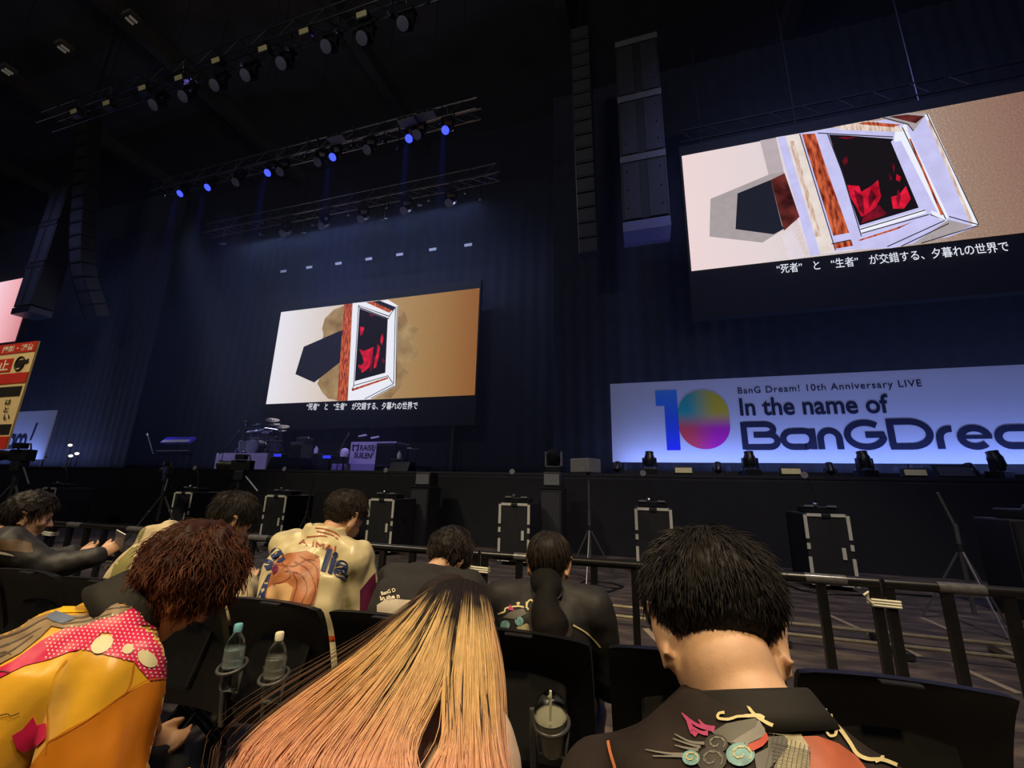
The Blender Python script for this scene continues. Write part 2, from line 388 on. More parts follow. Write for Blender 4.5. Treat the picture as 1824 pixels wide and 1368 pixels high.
pxpoly(b, E_RUST, C3((718, 176), (780, 168), (740, 886), (666, 888)), YC, 3)
pxpoly(b, E_RUST, C3((878, 160), (990, 146), (1092, 200), (1052, 238)), YC, 3)
pxpoly(b, E_BLACK, C3((930, 154), (1030, 142), (1108, 188), (1075, 222)), YC, 4)
pxpoly(b, E_WHITE, C3((985, 150), (1040, 142), (1112, 186), (1098, 196)), YC, 5)
pxpoly(b, E_LINE, C3((826, 182), (1056, 262), (1046, 286), (832, 204)), YC, 3)
pxpoly(b, E_WHITE, C3((832, 188), (1052, 268), (1048, 278), (834, 196)), YC, 4)
pxpoly(b, E_BLK2, C3((832, 206), (1040, 284), (1022, 680), (797, 742)), YC, 3)
for a in ([(826, 182), (790, 780), (775, 806)], [(787, 776), (1040, 704)], [(1098, 186), (1085, 762)], [(1085, 762), (870, 874)], [(1040, 700), (1080, 760)], [(1052, 262), (1098, 196)], [(1110, 190), (1100, 775)], [(1092, 775), (915, 870)]):
    for q in quad_strip(b, a, 5): pxpoly(b, E_LINE, C3(*q), YC, 5)
pxpoly(b, E_RUST, C3((776, 800), (1040, 712), (1044, 724), (778, 816)), YC, 4)
for q in ([(828, 505), (862, 520), (895, 508), (938, 488), (925, 560), (905, 640), (885, 660), (850, 680), (838, 640), (865, 600), (850, 550)],
          [(835, 340), (868, 345), (858, 395), (838, 405)], [(965, 470), (985, 490), (975, 560), (955, 640), (935, 650), (945, 580), (960, 530)],
          [(1000, 390), (1010, 430), (995, 480), (985, 440)], [(820, 625), (840, 620), (850, 650), (830, 650)]):
    pxpoly(b, E_RED, C3(*q), YC, 4)
for q in ([(1005, 570), (1020, 590), (1010, 612), (998, 595)], [(905, 520), (940, 560), (915, 680), (908, 620)], [(900, 250), (960, 255), (920, 265)]):
    pxpoly(b, E_DRED, C3(*q), YC, 4)
b.build('picture', None, t)
text_obj('subtitle_character', SUB, E_TEXT, t, onY(546, 731, YC), onY(744, 729.5, YC), 0.33, weight=0.012, lift=0.03)

# --- right screen
YR = 9.95
t = thing('led_screen', 'large side screen on the right above the anniversary banner', 'screen', (5.0, YR, 6.0))
xs = [onY(*p, YR) for p in ((1214, 278), (1232, 483))]
XL, ZT, ZB = xs[0].x*0.5+xs[1].x*0.5, xs[0].z, xs[1].z; XR = XL + (ZT-ZB)*2.24
part('panel', M['ledblack'], t, lambda b: b.box(((XL+XR)/2, YR+0.12, (ZB+ZT)/2-0.45), (XR-XL+0.1, 0.2, ZT-ZB+1.5)))
part('hanging_bar', M['dmetal'], t, lambda b: [b.cyl((x, YR+0.1, ZT+0.28), (x, YR+0.1, 15.4), 0.02, n=6) for x in (XL+0.5, XL+2.6, XL+5.0)] + [b.cyl((XL, YR+0.1, ZT+0.5), (XR, YR+0.1, ZT+0.5), 0.03, n=6), b.cyl((XL, YR+0.1, ZT+0.85), (XR, YR+0.1, ZT+0.85), 0.03, n=6)] + [b.cyl((XL+0.35*i, YR+0.1, ZT+(0.5 if i % 2 else 0.85)), (XL+0.35*(i+1), YR+0.1, ZT+(0.85 if i % 2 else 0.5)), 0.015, n=5) for i in range(18)])
paper = emit_ramp('screen_pink_paper', [(0.0, (238, 214, 214)), (0.25, (226, 212, 214)), (0.5, (190, 172, 162)), (0.7, (156, 128, 110)), (1.0, (126, 82, 74))], 0, XL-5.0, XL-5.0+7.6, 1.0, 0.22, 26.0)
b = MB()
C4 = lambda *p: crop(p, 1180, 140, 2.8323)
b.use(paper); b.poly([(XL, YR, ZB), (XR, YR, ZB), (XR, YR, ZT), (XL, YR, ZT)])
E_PALE = emit('screen_pale_band', (226, 214, 222), 1.0, 0.05, 3)
E_SHADE = emit('screen_grey_band', (186, 172, 176), 1.0, 0.04, 3)
E_IVORY = emit('screen_ivory', (222, 206, 196), 1.0, 0, 3, (236, 226, 220))
E_MAROON = emit('screen_maroon', (44, 14, 14), 1.0, 0, 3, (110, 46, 40))
pxpoly(b, E_SHADE, C4((492, 313), (572, 298), (640, 470), (535, 486)), YR, 1)
pxpoly(b, E_GREY, C4((242, 608), (535, 486), (640, 466), (790, 640), (740, 676), (505, 828), (237, 798)), YR, 2)
pxpoly(b, E_PALE, C4((600, 790), (650, 760), (720, 900), (640, 912)), YR, 1)
pxpoly(b, E_PALE, C4((572, 298), (830, 255), (1000, 850), (980, 866), (745, 896), (640, 600)), YR, 3)
pxpoly(b, E_LILAC, C4((578, 300), (618, 292), (795, 890), (745, 896), (690, 700)), YR, 4)
pxpoly(b, E_IVORY, C4((622, 294), (690, 282), (860, 870), (800, 888)), YR, 4)
pxpoly(b, E_RUSTL, C4((640, 320), (662, 316), (800, 800), (770, 800)), YR, 5)
pxpoly(b, E_BLACK, C4((378, 582), (545, 514), (600, 740), (612, 760), (560, 788), (368, 762)), YR, 5)
pxpoly(b, E_MAROON, C4((545, 514), (615, 480), (690, 700), (612, 770), (590, 690)), YR, 5)
pxpoly(b, E_LILAC, C4((690, 280), (770, 266), (960, 862), (870, 872)), YR, 4)
pxpoly(b, E_RUST, C4((702, 284), (768, 280), (830, 470), (940, 780), (860, 796)), YR, 5)
pxpoly(b, E_RUST, C4((862, 836), (950, 818), (958, 846), (866, 862)), YR, 6)
pxpoly(b, E_LILAC, C4((770, 266), (1320, 178), (1592, 745), (1445, 800), (1150, 858), (960, 866)), YR, 4)
pxpoly(b, E_RUSTL, C4((860, 248), (1030, 216), (1160, 235), (1245, 270), (1160, 272), (900, 262)), YR, 5)
pxpoly(b, E_RUST, C4((980, 232), (1030, 222), (1200, 236), (1160, 250), (1030, 238)), YR, 6)
pxpoly(b, E_BLK2, C4((838, 286), (930, 290), (1165, 308), (1150, 322), (1290, 654), (992, 744)), YR, 5)
pxpoly(b, E_GREY, C4((1096, 202), (1240, 176), (1330, 182), (1262, 270), (1235, 240)), YR, 5)
pxpoly(b, E_MAROON, C4((1140, 196), (1230, 186), (1318, 194), (1275, 230)), YR, 6)
pxpoly(b, E_WHITE, C4((1165, 310), (1172, 268), (1205, 245), (1226, 228), (1240, 280), (1440, 700), (1420, 725), (1360, 690)), YR, 5)
pxpoly(b, E_LILAC, C4((1166, 325), (1200, 318), (1385, 680), (1305, 655)), YR, 6)
pxpoly(b, E_WHITE, C4((995, 756), (1310, 664), (1330, 680), (1000, 786)), YR, 6)
pxpoly(b, E_WHITE, C4((1318, 185), (1340, 186), (1595, 745), (1560, 745)), YR, 6)
pxpoly(b, E_GREY, C4((1255, 840), (1440, 715), (1560, 745), (1400, 808)), YR, 5)
pxpoly(b, E_RUSTL, C4((1330, 215), (1345, 215), (1565, 735), (1548, 738)), YR, 7)
for a in ([(830, 285), (905, 480), (1000, 800)], [(995, 765), (1320, 668)], [(1000, 785), (1340, 690)], [(1205, 250), (1425, 715)], [(1345, 690), (1420, 720), (1130, 852)], [(1440, 735), (1200, 850)], [(1592, 745), (1300, 835)], [(1100, 200), (1235, 236), (1262, 270)], [(1330, 185), (1590, 740)], [(780, 280), (1160, 300)], [(1440, 700), (1590, 742)], [(690, 285), (870, 870)], [(850, 838), (945, 818)]):
    for q in quad_strip(b, a, 5): pxpoly(b, E_LINE, C4(*q), YR, 8)
pxpoly(b, E_RUST, C4((1240, 310), (1248, 308), (1412, 690), (1400, 695)), YR, 8)
pxpoly(b, E_RUST, C4((985, 818), (1180, 755), (1260, 726), (1180, 765), (990, 824)), YR, 8)
for q in ([(930, 540), (990, 545), (1000, 575), (1050, 545), (1085, 515), (1100, 600), (1060, 680), (1000, 700), (975, 650), (945, 600)],
          [(1150, 600), (1190, 590), (1225, 545), (1250, 610), (1215, 660), (1160, 660)], [(1178, 485), (1200, 500), (1195, 525), (1175, 515)]):
    pxpoly(b, E_RED, C4(*q), YR, 6)
for q in ([(905, 420), (925, 395), (935, 420), (915, 450)], [(1010, 700), (1090, 640), (1130, 690), (1000, 735)], [(960, 560), (1010, 600), (1015, 690), (990, 670)], [(1050, 560), (1075, 600), (1040, 660), (1035, 600)], [(1140, 480), (1155, 510), (1145, 520)], [(880, 300), (980, 298), (930, 312)], [(1185, 560), (1200, 600), (1185, 650), (1175, 610)], [(1150, 430), (1170, 440), (1165, 480)]):
    pxpoly(b, E_DRED, C4(*q), YR, 7)
b.build('picture', None, t)
text_obj('subtitle_character', SUB, E_TEXT, t, onY(1384, 489, YR), onY(1797, 449, YR), 0.235, weight=0.008, lift=0.03)

# --- left screen, cut by the frame
t = thing('led_screen', 'pink lit side screen cut off at the left edge', 'screen', (-28.0, YR, 6.0))
XR = onY(33, 588, YR).x; ZB2 = onY(25, 608, YR).z; ZT2 = onY(36, 496, YR).z
part('panel', M['ledblack'], t, lambda b: b.box((XR-3.5, YR+0.12, (ZB2+ZT2)/2-0.45), (7.1, 0.2, ZT2-ZB2+1.2)))
pinkm = emit_ramp('screen_pink', [(0.0, (250, 214, 226)), (0.6, (240, 176, 184)), (1.0, (214, 140, 146))], 0, XR+28-3.0, XR+28, 1.0, 0.06, 2.0)
b = MB(); b.use(pinkm); b.poly([(XR-7, YR, ZB2), (XR, YR, ZB2), (XR, YR, ZT2), (XR-7, YR, ZT2)])
b.use(E_LINE)
for k in range(3): b.box((XR-3.3+0.1*k, YR-0.01, ZT2-0.5-0.22*k), (0.9, 0.01, 0.07), (0, 0.25, 0))
b.build('picture', None, t)

# ------------------------------------------------------------------ banners
YB = 10.8
M['banner'] = mat('banner_fabric', (216, 218, 234), 0.8, 0, 0.02, 2)
M['ink'] = mat('navy_ink', (22, 24, 58), 0.7, 0, 0.05, 4)
ZB0, ZB1 = 1.99, 3.955
def arc(cx, cy, rx, ry, a0, a1, n=10):
    return [(cx + rx*math.cos(R(a0 + (a1-a0)*i/n)), cy + ry*math.sin(R(a0 + (a1-a0)*i/n))) for i in range(n+1)]
def band(b, pts, w, place):
    for q in quad_strip(b, pts, w): b.poly([place(*p) for p in q])
# wide display letters on a unit grid: x-height 1, cap height 1.36
def letter(ch):
    if ch == 'B': return 1.75, [[(0.12, 1.24), (1.1, 1.24)] + arc(1.1, 0.98, 0.38, 0.26, 90, -90, 8) + [(0.55, 0.72)], [(0.12, 1.36), (0.12, 0.0)], [(0.12, 0.12), (1.25, 0.12)] + arc(1.25, 0.42, 0.36, 0.30, -90, 90, 8) + [(0.55, 0.72)]]
    if ch == 'a': return 1.62, [arc(0.55, 0.5, 0.43, 0.38, 90, 270, 10) + [(1.1, 0.12)] + arc(1.05, 0.5, 0.36, 0.38, -90, 90, 10) + [(0.55, 0.88)], [(1.42, 0.98), (1.42, 0.0)]]
    if ch == 'n': return 1.15, [[(0.12, 0.0), (0.12, 0.5)] + arc(0.52, 0.5, 0.40, 0.38, 180, 0, 10) + [(0.92, 0.0)]]
    if ch == 'G': return 1.78, [arc(0.86, 0.66, 0.74, 0.56, 48, 360, 22) + [(0.86, 0.66)]]
    if ch == 'D': return 1.82, [[(0.12, 0.12), (0.12, 1.36)], [(0.0, 1.24), (0.85, 1.24)] + arc(0.85, 0.68, 0.75, 0.56, 90, -90, 14) + [(0.0, 0.12)]]
    if ch == 'r': return 0.78, [[(0.12, 0.0), (0.12, 0.45)] + arc(0.55, 0.5, 0.42, 0.38, 175, 80, 8)]
    if ch == 'e': return 1.34, [arc(0.62, 0.5, 0.50, 0.40, 0, 318, 20), [(0.14, 0.51), (1.235, 0.51)]]
    if ch == 'm': return 1.70, [[(0.12, 0.0), (0.12, 0.5)] + arc(0.46, 0.5, 0.34, 0.38, 180, 0, 8) + [(0.80, 0.0)], [(0.80, 0.5)] + arc(1.14, 0.5, 0.34, 0.38, 180, 0, 8) + [(1.48, 0.0)]]
    if ch == '!': return 0.45, [[(0.18, 0.42), (0.18, 1.36)], [(0.18, 0.0), (0.18, 0.22)]]
def display_word(parent, word, x0, z0, s, y, sx=1.0, x_end=None):
    cx = 0.0; items = []
    for ch in word:
        if ch == ' ': cx += 0.3; continue
        w, paths = letter(ch); items.append((cx, paths)); cx += w
    if x_end: sx = (x_end - x0)/(cx*s)
    k = 0
    for ox, paths in items:
        b = MB()
        for p in paths:
            k += 1; band(b, [(q[0]+ox, q[1]) for q in p], 0.16 if len(p) == 2 and p[0][1] == p[1][1] else 0.29, lambda u, v: (x0 + u*s*sx, y - 0.006 - 0.0004*k, z0 + v*s))
        b.build('letter', M['ink'], parent)

def banner_base(label, x0, x1):
    t = thing('banner', label, 'banner', ((x0+x1)/2, YB, DECK))
    part('sheet', M['banner'], t, lambda b: b.box(((x0+x1)/2, YB+0.02, (ZB0+ZB1)/2), (x1-x0, 0.04, ZB1-ZB0)))
    part('frame', M['black'], t, lambda b: [b.box(((x0+x1)/2, YB+0.08, z), (x1-x0, 0.06, 0.06)) for z in (ZB0+0.1, ZB1-0.1)])
    for x in (x0+0.3, (x0+x1)/2, x1-0.3):
        part('support_leg', M['black'], t, lambda b: b.box((x, YB+0.14, (DECK+ZB1-0.2)/2), (0.06, 0.06, ZB1-0.2-DECK)))
    return t
BX0, BX1 = -0.75, 11.2
t = banner_base('long white anniversary banner with a rainbow 10 and dark lettering on the right', BX0, BX1)
# numeral 1 and 0 with their printed colour blends
def ramp_print(name, stops, angle, span, centre):
    m = bpy.data.materials.new(name); N, L = nodes_of(m); b = N['Principled BSDF']; b.inputs['Roughness'].default_value = 0.7
    tc = N.new('ShaderNodeTexCoord'); mp = N.new('ShaderNodeMapping'); mp.vector_type = 'POINT'
    mp.inputs['Location'].default_value = (-centre[0], 0, -centre[1])
    L.new(tc.outputs['Object'], mp.inputs['Vector']); sp = N.new('ShaderNodeSeparateXYZ'); L.new(mp.outputs[0], sp.inputs[0])
    if angle == 'conic':
        at = N.new('ShaderNodeMath'); at.operation = 'ARCTAN2'; L.new(sp.outputs[2], at.inputs[0]); L.new(sp.outputs[0], at.inputs[1])
        mr = N.new('ShaderNodeMapRange'); mr.inputs[1].default_value = -math.pi; mr.inputs[2].default_value = math.pi; L.new(at.outputs[0], mr.inputs[0]); out = mr.outputs[0]
    else:
        mr = N.new('ShaderNodeMapRange'); mr.inputs[1].default_value = -span; mr.inputs[2].default_value = span; L.new(sp.outputs[2], mr.inputs[0]); out = mr.outputs[0]
    rp = N.new('ShaderNodeValToRGB'); cr = rp.color_ramp
    while len(cr.elements) < len(stops): cr.elements.new(0.5)
    for el, (p, c) in zip(cr.elements, stops): el.position = p; el.color = (*s2l(c), 1)
    L.new(out, rp.inputs['Fac']); L.new(rp.outputs['Color'], b.inputs['Base Color']); return m
root = Vector(t.location)
one = [onY(*p, YB) for p in ((1167, 696), (1205, 695), (1211, 802), (1182, 802), (1177, 720), (1169, 720))]
x0, x1 = one[0].x, one[1].x; z1, z0 = one[0].z, one[2].z; bz = ramp_print('print_blue', [(0, (20, 30, 215)), (0.5, (30, 90, 235)), (1, (60, 150, 245))], 0, (z1-z0)/2, (0, (z0+z1)/2 - root.z))
part('numeral_one', bz, t, lambda b: b.poly([Vector((p[0], YB-0.006, p[1])) for p in ((x0, z1), (x1, z1), (x1, z0), (x0+0.19, z0), (x0+0.19, z1-0.38), (x0, z1-0.38))]))
cz = onY(1253, 747, YB); hw, hh = onY(1299, 747, YB).x - cz.x, (onY(1250, 693, YB).z - onY(1255, 802, YB).z)/2
zm = bpy.data.materials.new('print_rainbow'); N, L = nodes_of(zm); pb_ = N['Principled BSDF']; pb_.inputs['Roughness'].default_value = 0.7
tc = N.new('ShaderNodeTexCoord'); sp = N.new('ShaderNodeSeparateXYZ'); L.new(tc.outputs['Object'], sp.inputs[0])
def _mr(sock, lo, hi):
    q = N.new('ShaderNodeMapRange'); q.interpolation_type = 'SMOOTHSTEP'; q.inputs[1].default_value = lo; q.inputs[2].default_value = hi; L.new(sock, q.inputs[0]); return q.outputs[0]
def _mix(f, a, c):
    q = N.new('ShaderNodeMix'); q.data_type = 'RGBA'; L.new(f, q.inputs['Factor'])
    for k, v in ((6, a), (7, c)):
        if isinstance(v, tuple): q.inputs[k].default_value = (*s2l(v), 1)
        else: L.new(v, q.inputs[k])
    return q.outputs[2]
ox_, oz_ = cz.x - root.x, cz.z - root.z
fx_, fz_ = _mr(sp.outputs[0], ox_-hw*0.7, ox_+hw*0.6), _mr(sp.outputs[2], oz_-hh*0.35, oz_+hh*0.30)
L.new(_mix(fz_, _mix(fx_, (232, 70, 80), (208, 16, 176)), _mix(fx_, (30, 176, 170), (222, 200, 36))), pb_.inputs['Base Color'])
b = MB(); zf = []
for a0, a1, oz in ((0, 180, hh-hw), (180, 360, -(hh-hw))): zf += [(cz.x + p[0], YB-0.012, cz.z + oz*0.9 + p[1]) for p in arc(0, 0, hw, hw*0.98, a0, a1, 20)]
b.poly(zf); b.build('numeral_zero', zm, t)
text_obj('letter', 'BanG Dream! 10th Anniversary LIVE', M['ink'], t, onY(1315, 705, YB), onY(1643, 692, YB), 0.20, weight=0.008, lift=0.008, spacing=1.15)
text_obj('letter', 'In the name of', M['ink'], t, onY(1319, 741, YB), onY(1586, 736, YB), 0.42, weight=0.022, lift=0.008)
pB = onY(1324, 801, YB); pT = onY(1324, 752, YB)
xe = onY(1818, 801, YB).x
display_word(t, 'BanGDrea', pB.x, pB.z, (pT.z-pB.z)/1.36, YB, x_end=onY(1862, 800, YB).x)
# left banner, the end of the same lettering
LX1 = -22.55
t = banner_base('white banner ending in am with an exclamation mark at the far left', LX1-11.0, LX1)
q0, q1 = onY(3, 800, YB), onY(43, 800, YB)
display_word(t, 'am', q0.x, q0.z, 0.62, YB, x_end=onY(44, 800, YB).x)
part('lettering', M['ink'], t, lambda b: [b.poly([(q1.x+0.18, YB-0.006, q0.z+0.34), (q1.x+0.30, YB-0.006, q0.z+0.34), (q1.x+0.42, YB-0.006, q0.z+1.05), (q1.x+0.30, YB-0.006, q0.z+1.05)]), b.poly([(q1.x+0.12, YB-0.006, q0.z), (q1.x+0.24, YB-0.006, q0.z), (q1.x+0.26, YB-0.006, q0.z+0.15), (q1.x+0.14, YB-0.006, q0.z+0.15)])])
# blue LED battens on the deck that light the banners from below
for lab, x0, x1 in (('low blue light batten along the foot of the rainbow banner', BX0+0.2, BX1-0.2), ('low blue light batten along the foot of the left banner', LX1-10.6, LX1-0.2)):
    t = thing('light_batten', lab, 'stage light', ((x0+x1)/2, YB-0.42, DECK))
    part('housing', M['black'], t, lambda b: b.box(((x0+x1)/2, YB-0.42, DECK+0.05), (x1-x0, 0.12, 0.1)))
    lo = lamp('batten_light', 'AREA', ((x0+x1)/2, YB-0.42, DECK+0.12), ((x0+x1)/2, YB-0.22, DECK+1.0), 95, (0.24, 0.36, 1.0), x1-x0, size_y=0.1)
    lo.parent = t; lo.location = Vector(lo.location) - Vector(t.location)
lamp('banner_wash', 'AREA', (5.0, 4.6, 9.5), (5.5, YB, 3.2), 16, (0.55, 0.58, 1.0), 6.0, size_y=0.3)
lamp('banner_wash', 'AREA', (-24.5, 6.0, 9.5), (-25.0, YB, 3.2), 12, (0.55, 0.58, 1.0), 4.0, size_y=0.3)
# ------------------------------------------------------------------ rig overhead
def truss(label, x0, x1, y, z, s=0.42, tm='metal'):
    t = thing('lighting_truss', label, 'truss', ((x0+x1)/2, y, z))
    for dy in (-s/2, s/2):
        for dz in (0, s):
            part('chord', M[tm], t, lambda b: b.cyl((x0, y+dy, z+dz), (x1, y+dy, z+dz), 0.026, n=6))
    n = int((x1-x0)/0.5); b = MB()
    for i in range(n):
        a, c = x0 + (x1-x0)*i/n, x0 + (x1-x0)*(i+1)/n
        for dy in (-s/2, s/2): b.cyl((a, y+dy, z+(0 if i % 2 else s)), (c, y+dy, z+(s if i % 2 else 0)), 0.012, n=4)
        b.cyl((a, y-s/2, z), (c, y+s/2, z), 0.012, n=4)
    o = b.build('lacing', M[tm], t); o['kind'] = 'stuff'
    for k in range(4):
        x = x0 + (x1-x0)*(k+0.5)/4
        part('hoist_chain', M['black'], t, lambda b: b.cyl((x, y, z+s), (x, y, 21.99), 0.015, n=5))
    return t
truss('front lighting truss nearest the seats with cream blinders', -19.6, -3.6, 6.95, 13.25, 0.42, 'dmetal')
truss('middle lighting truss with glowing blue lamps', -19.2, -4.6, 10.4, 13.05)
truss('rear lighting truss hanging lowest above the central screen', -18.6, -4.6, 12.4, 12.25)

def moving_head(name, lens_m, tilt=0.85, lens_r=0.155):
    """hung fixture: origin at the centre of its lens"""
    t = thing(name, 'x', 'stage light')
    rot = Euler((tilt, 0, 0)).to_matrix(); ax = rot @ Vector((0, -1, 0))
    c = -ax*0.22
    part('housing', M['plastic'], t, lambda b: b.lathe([(0.10, -0.2), (lens_r*0.92, -0.16), (lens_r*1.06, 0.1), (lens_r*1.08, 0.20)], c, ax, 18), 40)
    part('lens', lens_m, t, lambda b: b.lathe([(lens_r, -0.02), (lens_r, 0.0), (lens_r*0.6, 0.012)], (0, 0, 0), ax, 18), 40)
    for sx in (-1, 1): part('yoke_arm', M['plastic'], t, lambda b: b.box((sx*(lens_r+0.05), c.y, c.z+0.13), (0.04, 0.12, 0.36), None, 0.01))
    part('base', M['plastic'], t, lambda b: b.box((0, c.y, c.z+0.36), (lens_r*2+0.14, 0.24, 0.12), None, 0.02))
    part('clamp', M['dmetal'], t, lambda b: b.cyl((0, c.y, c.z+0.42), (0, c.y, c.z+0.56), 0.02, n=6))
    return t
ORD = ['first', 'second', 'third', 'fourth', 'fifth', 'sixth', 'seventh', 'eighth', 'ninth', 'tenth', 'eleventh', 'twelfth', 'thirteenth', 'fourteenth']
TR = {'front': (6.95, 13.25), 'middle': (10.4, 13.05), 'rear': (12.4, 12.25)}
def spread(proto, pts, y, fmt, group, top=None):
    todo = []
    for i, (px, py) in enumerate(pts):
        p = onY(px, py, y); o = proto if i == 0 else copy_tree(proto); o.location = p; o['label'] = fmt % ORD[i]; o['group'] = group; todo.append((o, p))
    if 'central screen' in fmt:
        for o, p in todo: INV[o.name] = Matrix.Identity(4); MB().cyl((0, 0.05, 0.1), (0, 0.05, 21.995-p.z), 0.01, n=5).build('hanger', M['black'], o)
    key = [k for k in TR if k + ' truss' in fmt]
    if key and top:
        ty, tz = TR[key[0]]
        for o, p in todo:
            a = Vector(top); e = Vector((0, (ty - 0.21) - p.y, tz + 0.02 - p.z))
            if e.z < a.z: e.z += 0.42
            INV[o.name] = Matrix.Identity(4); MB().cyl(a, e, 0.018, n=6).build('hanger', M['dmetal'], o)
mid_blue = [(320, 345), (369, 334), (476, 308), (592, 280), (728, 247), (793, 232)]
pb = moving_head('blue_spotlight', M['blue_led'], 0.85, 0.13)
spread(pb, mid_blue, 10.2, '%s glowing blue lamp from the left on the middle truss', 'blue lamps on the middle truss', (0, 0.15, 0.66))
for px, py in mid_blue:
    p = onY(px, py, 10.2); lamp('blue_beam', 'SPOT', p + Vector((0, -0.1, -0.1)), p + Vector((0, 0.3, -10)), 1500, (0.06, 0.10, 1.0), 0.08, 9, 0.7)
pg = moving_head('wash_light', M['lens'], 0.85)
spread(pg, [(419, 325), (498, 306), (565, 289), (653, 267), (742, 240)], 10.1, '%s unlit round wash light from the left on the middle truss', 'wash lights on the middle truss', (0, 0.15, 0.66))
pg2 = copy_tree(pg); spread(pg2, [(503, 416), (572, 403), (642, 391), (719, 376), (799, 362)], 12.2, '%s unlit round wash light from the left on the rear truss', 'wash lights on the rear truss', (0, 0.15, 0.66))
pg3 = copy_tree(pg); spread(pg3, [(272, 187), (325, 172), (381, 152), (436, 134), (500, 113), (580, 83), (644, 68), (717, 42)], 6.8, '%s unlit round wash light from the left on the front truss', 'wash lights on the front truss', (0, 0.15, 0.66))
# cream blinders on the front truss
t = thing('blinder_light', 'x', 'stage light')
part('housing', M['black'], t, lambda b: b.box((0, 0.1, 0), (0.34, 0.18, 0.22), None, 0.015))
part('lens', M['cream'], t, lambda b: b.box((0, 0.002, -0.01), (0.30, 0.02, 0.17), (0.4, 0, 0), 0.006))
part('bracket', M['dmetal'], t, lambda b: b.box((0, 0.1, 0.2), (0.05, 0.05, 0.2)))
spread(t, [(131, 199), (189, 184), (253, 157), (318, 139), (384, 108), (468, 87), (541, 56), (644, 26)], 6.75, '%s cream blinder from the left on the front truss', 'cream blinders on the front truss', (0, 0.1, 0.28))
# small profile spots
def small_spot(name):
    t = thing(name, 'x', 'stage light')
    part('barrel', M['dmetal'], t, lambda b: b.lathe([(0.05, -0.16), (0.065, -0.1), (0.07, 0.12)], (0, 0.1, 0.05), (0, -0.8, -0.6), 12), 40)
    part('lens', M['chrome'], t, lambda b: b.lathe([(0.06, 0.0), (0.04, 0.02)], (0, 0.0, -0.02), (0, -0.8, -0.6), 12), 40)
    part('hook', M['dmetal'], t, lambda b: b.cyl((0, 0.1, 0.08), (0, 0.1, 0.42), 0.014, n=6))
    return t
ps = small_spot('small_spotlight')
spread(ps, [(392, 434), (462, 417), (507, 402), (535, 415), (555, 399), (569, 391), (620, 381), (681, 389), (688, 368), (745, 363), (763, 355), (828, 342), (855, 353)], 12.15, '%s small spot from the left on the rear truss', 'small spots on the rear truss', (0, 0.1, 0.40))
p2_ = copy_tree(ps); spread(p2_, [(293, 349), (413, 314), (486, 296), (541, 276), (559, 277), (624, 256), (680, 249), (706, 262), (783, 217), (805, 230)], 10.1, '%s small spot from the left on the middle truss', 'small spots on the middle truss', (0, 0.1, 0.40))
p3_ = copy_tree(ps); spread(p3_, [(430, 113), (511, 86), (598, 55), (692, 23)], 6.75, '%s small silver spot from the left on the front truss', 'small spots on the front truss', (0, 0.1, 0.40))
# silver ballast housings on the middle truss
t = thing('ballast_box', 'x', 'stage light')
part('case', M['grey'], t, lambda b: b.box((0, 0, 0), (0.62, 0.3, 0.14), None, 0.02))
for dx in (-0.2, 0.0, 0.2): part('vent', M['dmetal'], t, lambda b: b.box((dx, -0.156, 0), (0.14, 0.012, 0.06)))
spread(t, [(600, 247), (726, 216), (760, 205)], 9.9, '%s silver ballast box from the left on the middle truss', 'ballast boxes on the middle truss', (0, 0.1, 0.06))
# strip of small rectangular lights above the central screen
t = thing('strip_light', 'x', 'stage light')
part('body', M['black'], t, lambda b: b.box((0, 0.05, 0.03), (0.40, 0.10, 0.16), None, 0.01))
part('face', M['white'], t, lambda b: b.box((0, -0.006, -0.01), (0.36, 0.012, 0.12), (0.3, 0, 0)))
spread(t, [(505, 483), (551, 476), (603, 469), (657, 461), (712, 453), (771, 444), (834, 436)], 15.3, '%s little rectangular light from the left above the central screen', 'lights above the central screen')
# ceiling downlights, pairs
t = thing('ceiling_lamp', 'x', 'ceiling light')
for dx in (-0.14, 0.14):
    part('tube', emit('dim_tube_%d' % (dx > 0), (200, 190, 170), 0.12), t, lambda b: b.cyl((dx*0.6, -0.1, 0), (dx*0.6, 0.1, 0), 0.04, n=10))
part('housing', M['ceil'], t, lambda b: b.box((0, 0, 0.12), (0.35, 0.35, 0.12)))
part('rod', M['black'], t, lambda b: b.cyl((0, 0, 0.12), (0, 0, 9.0), 0.015, n=5))
spread(t, [(234, 36), (113, 87), (13, 128)], 6.0, '%s dim ceiling lamp pair in the dark upper left', 'ceiling lamp pairs')

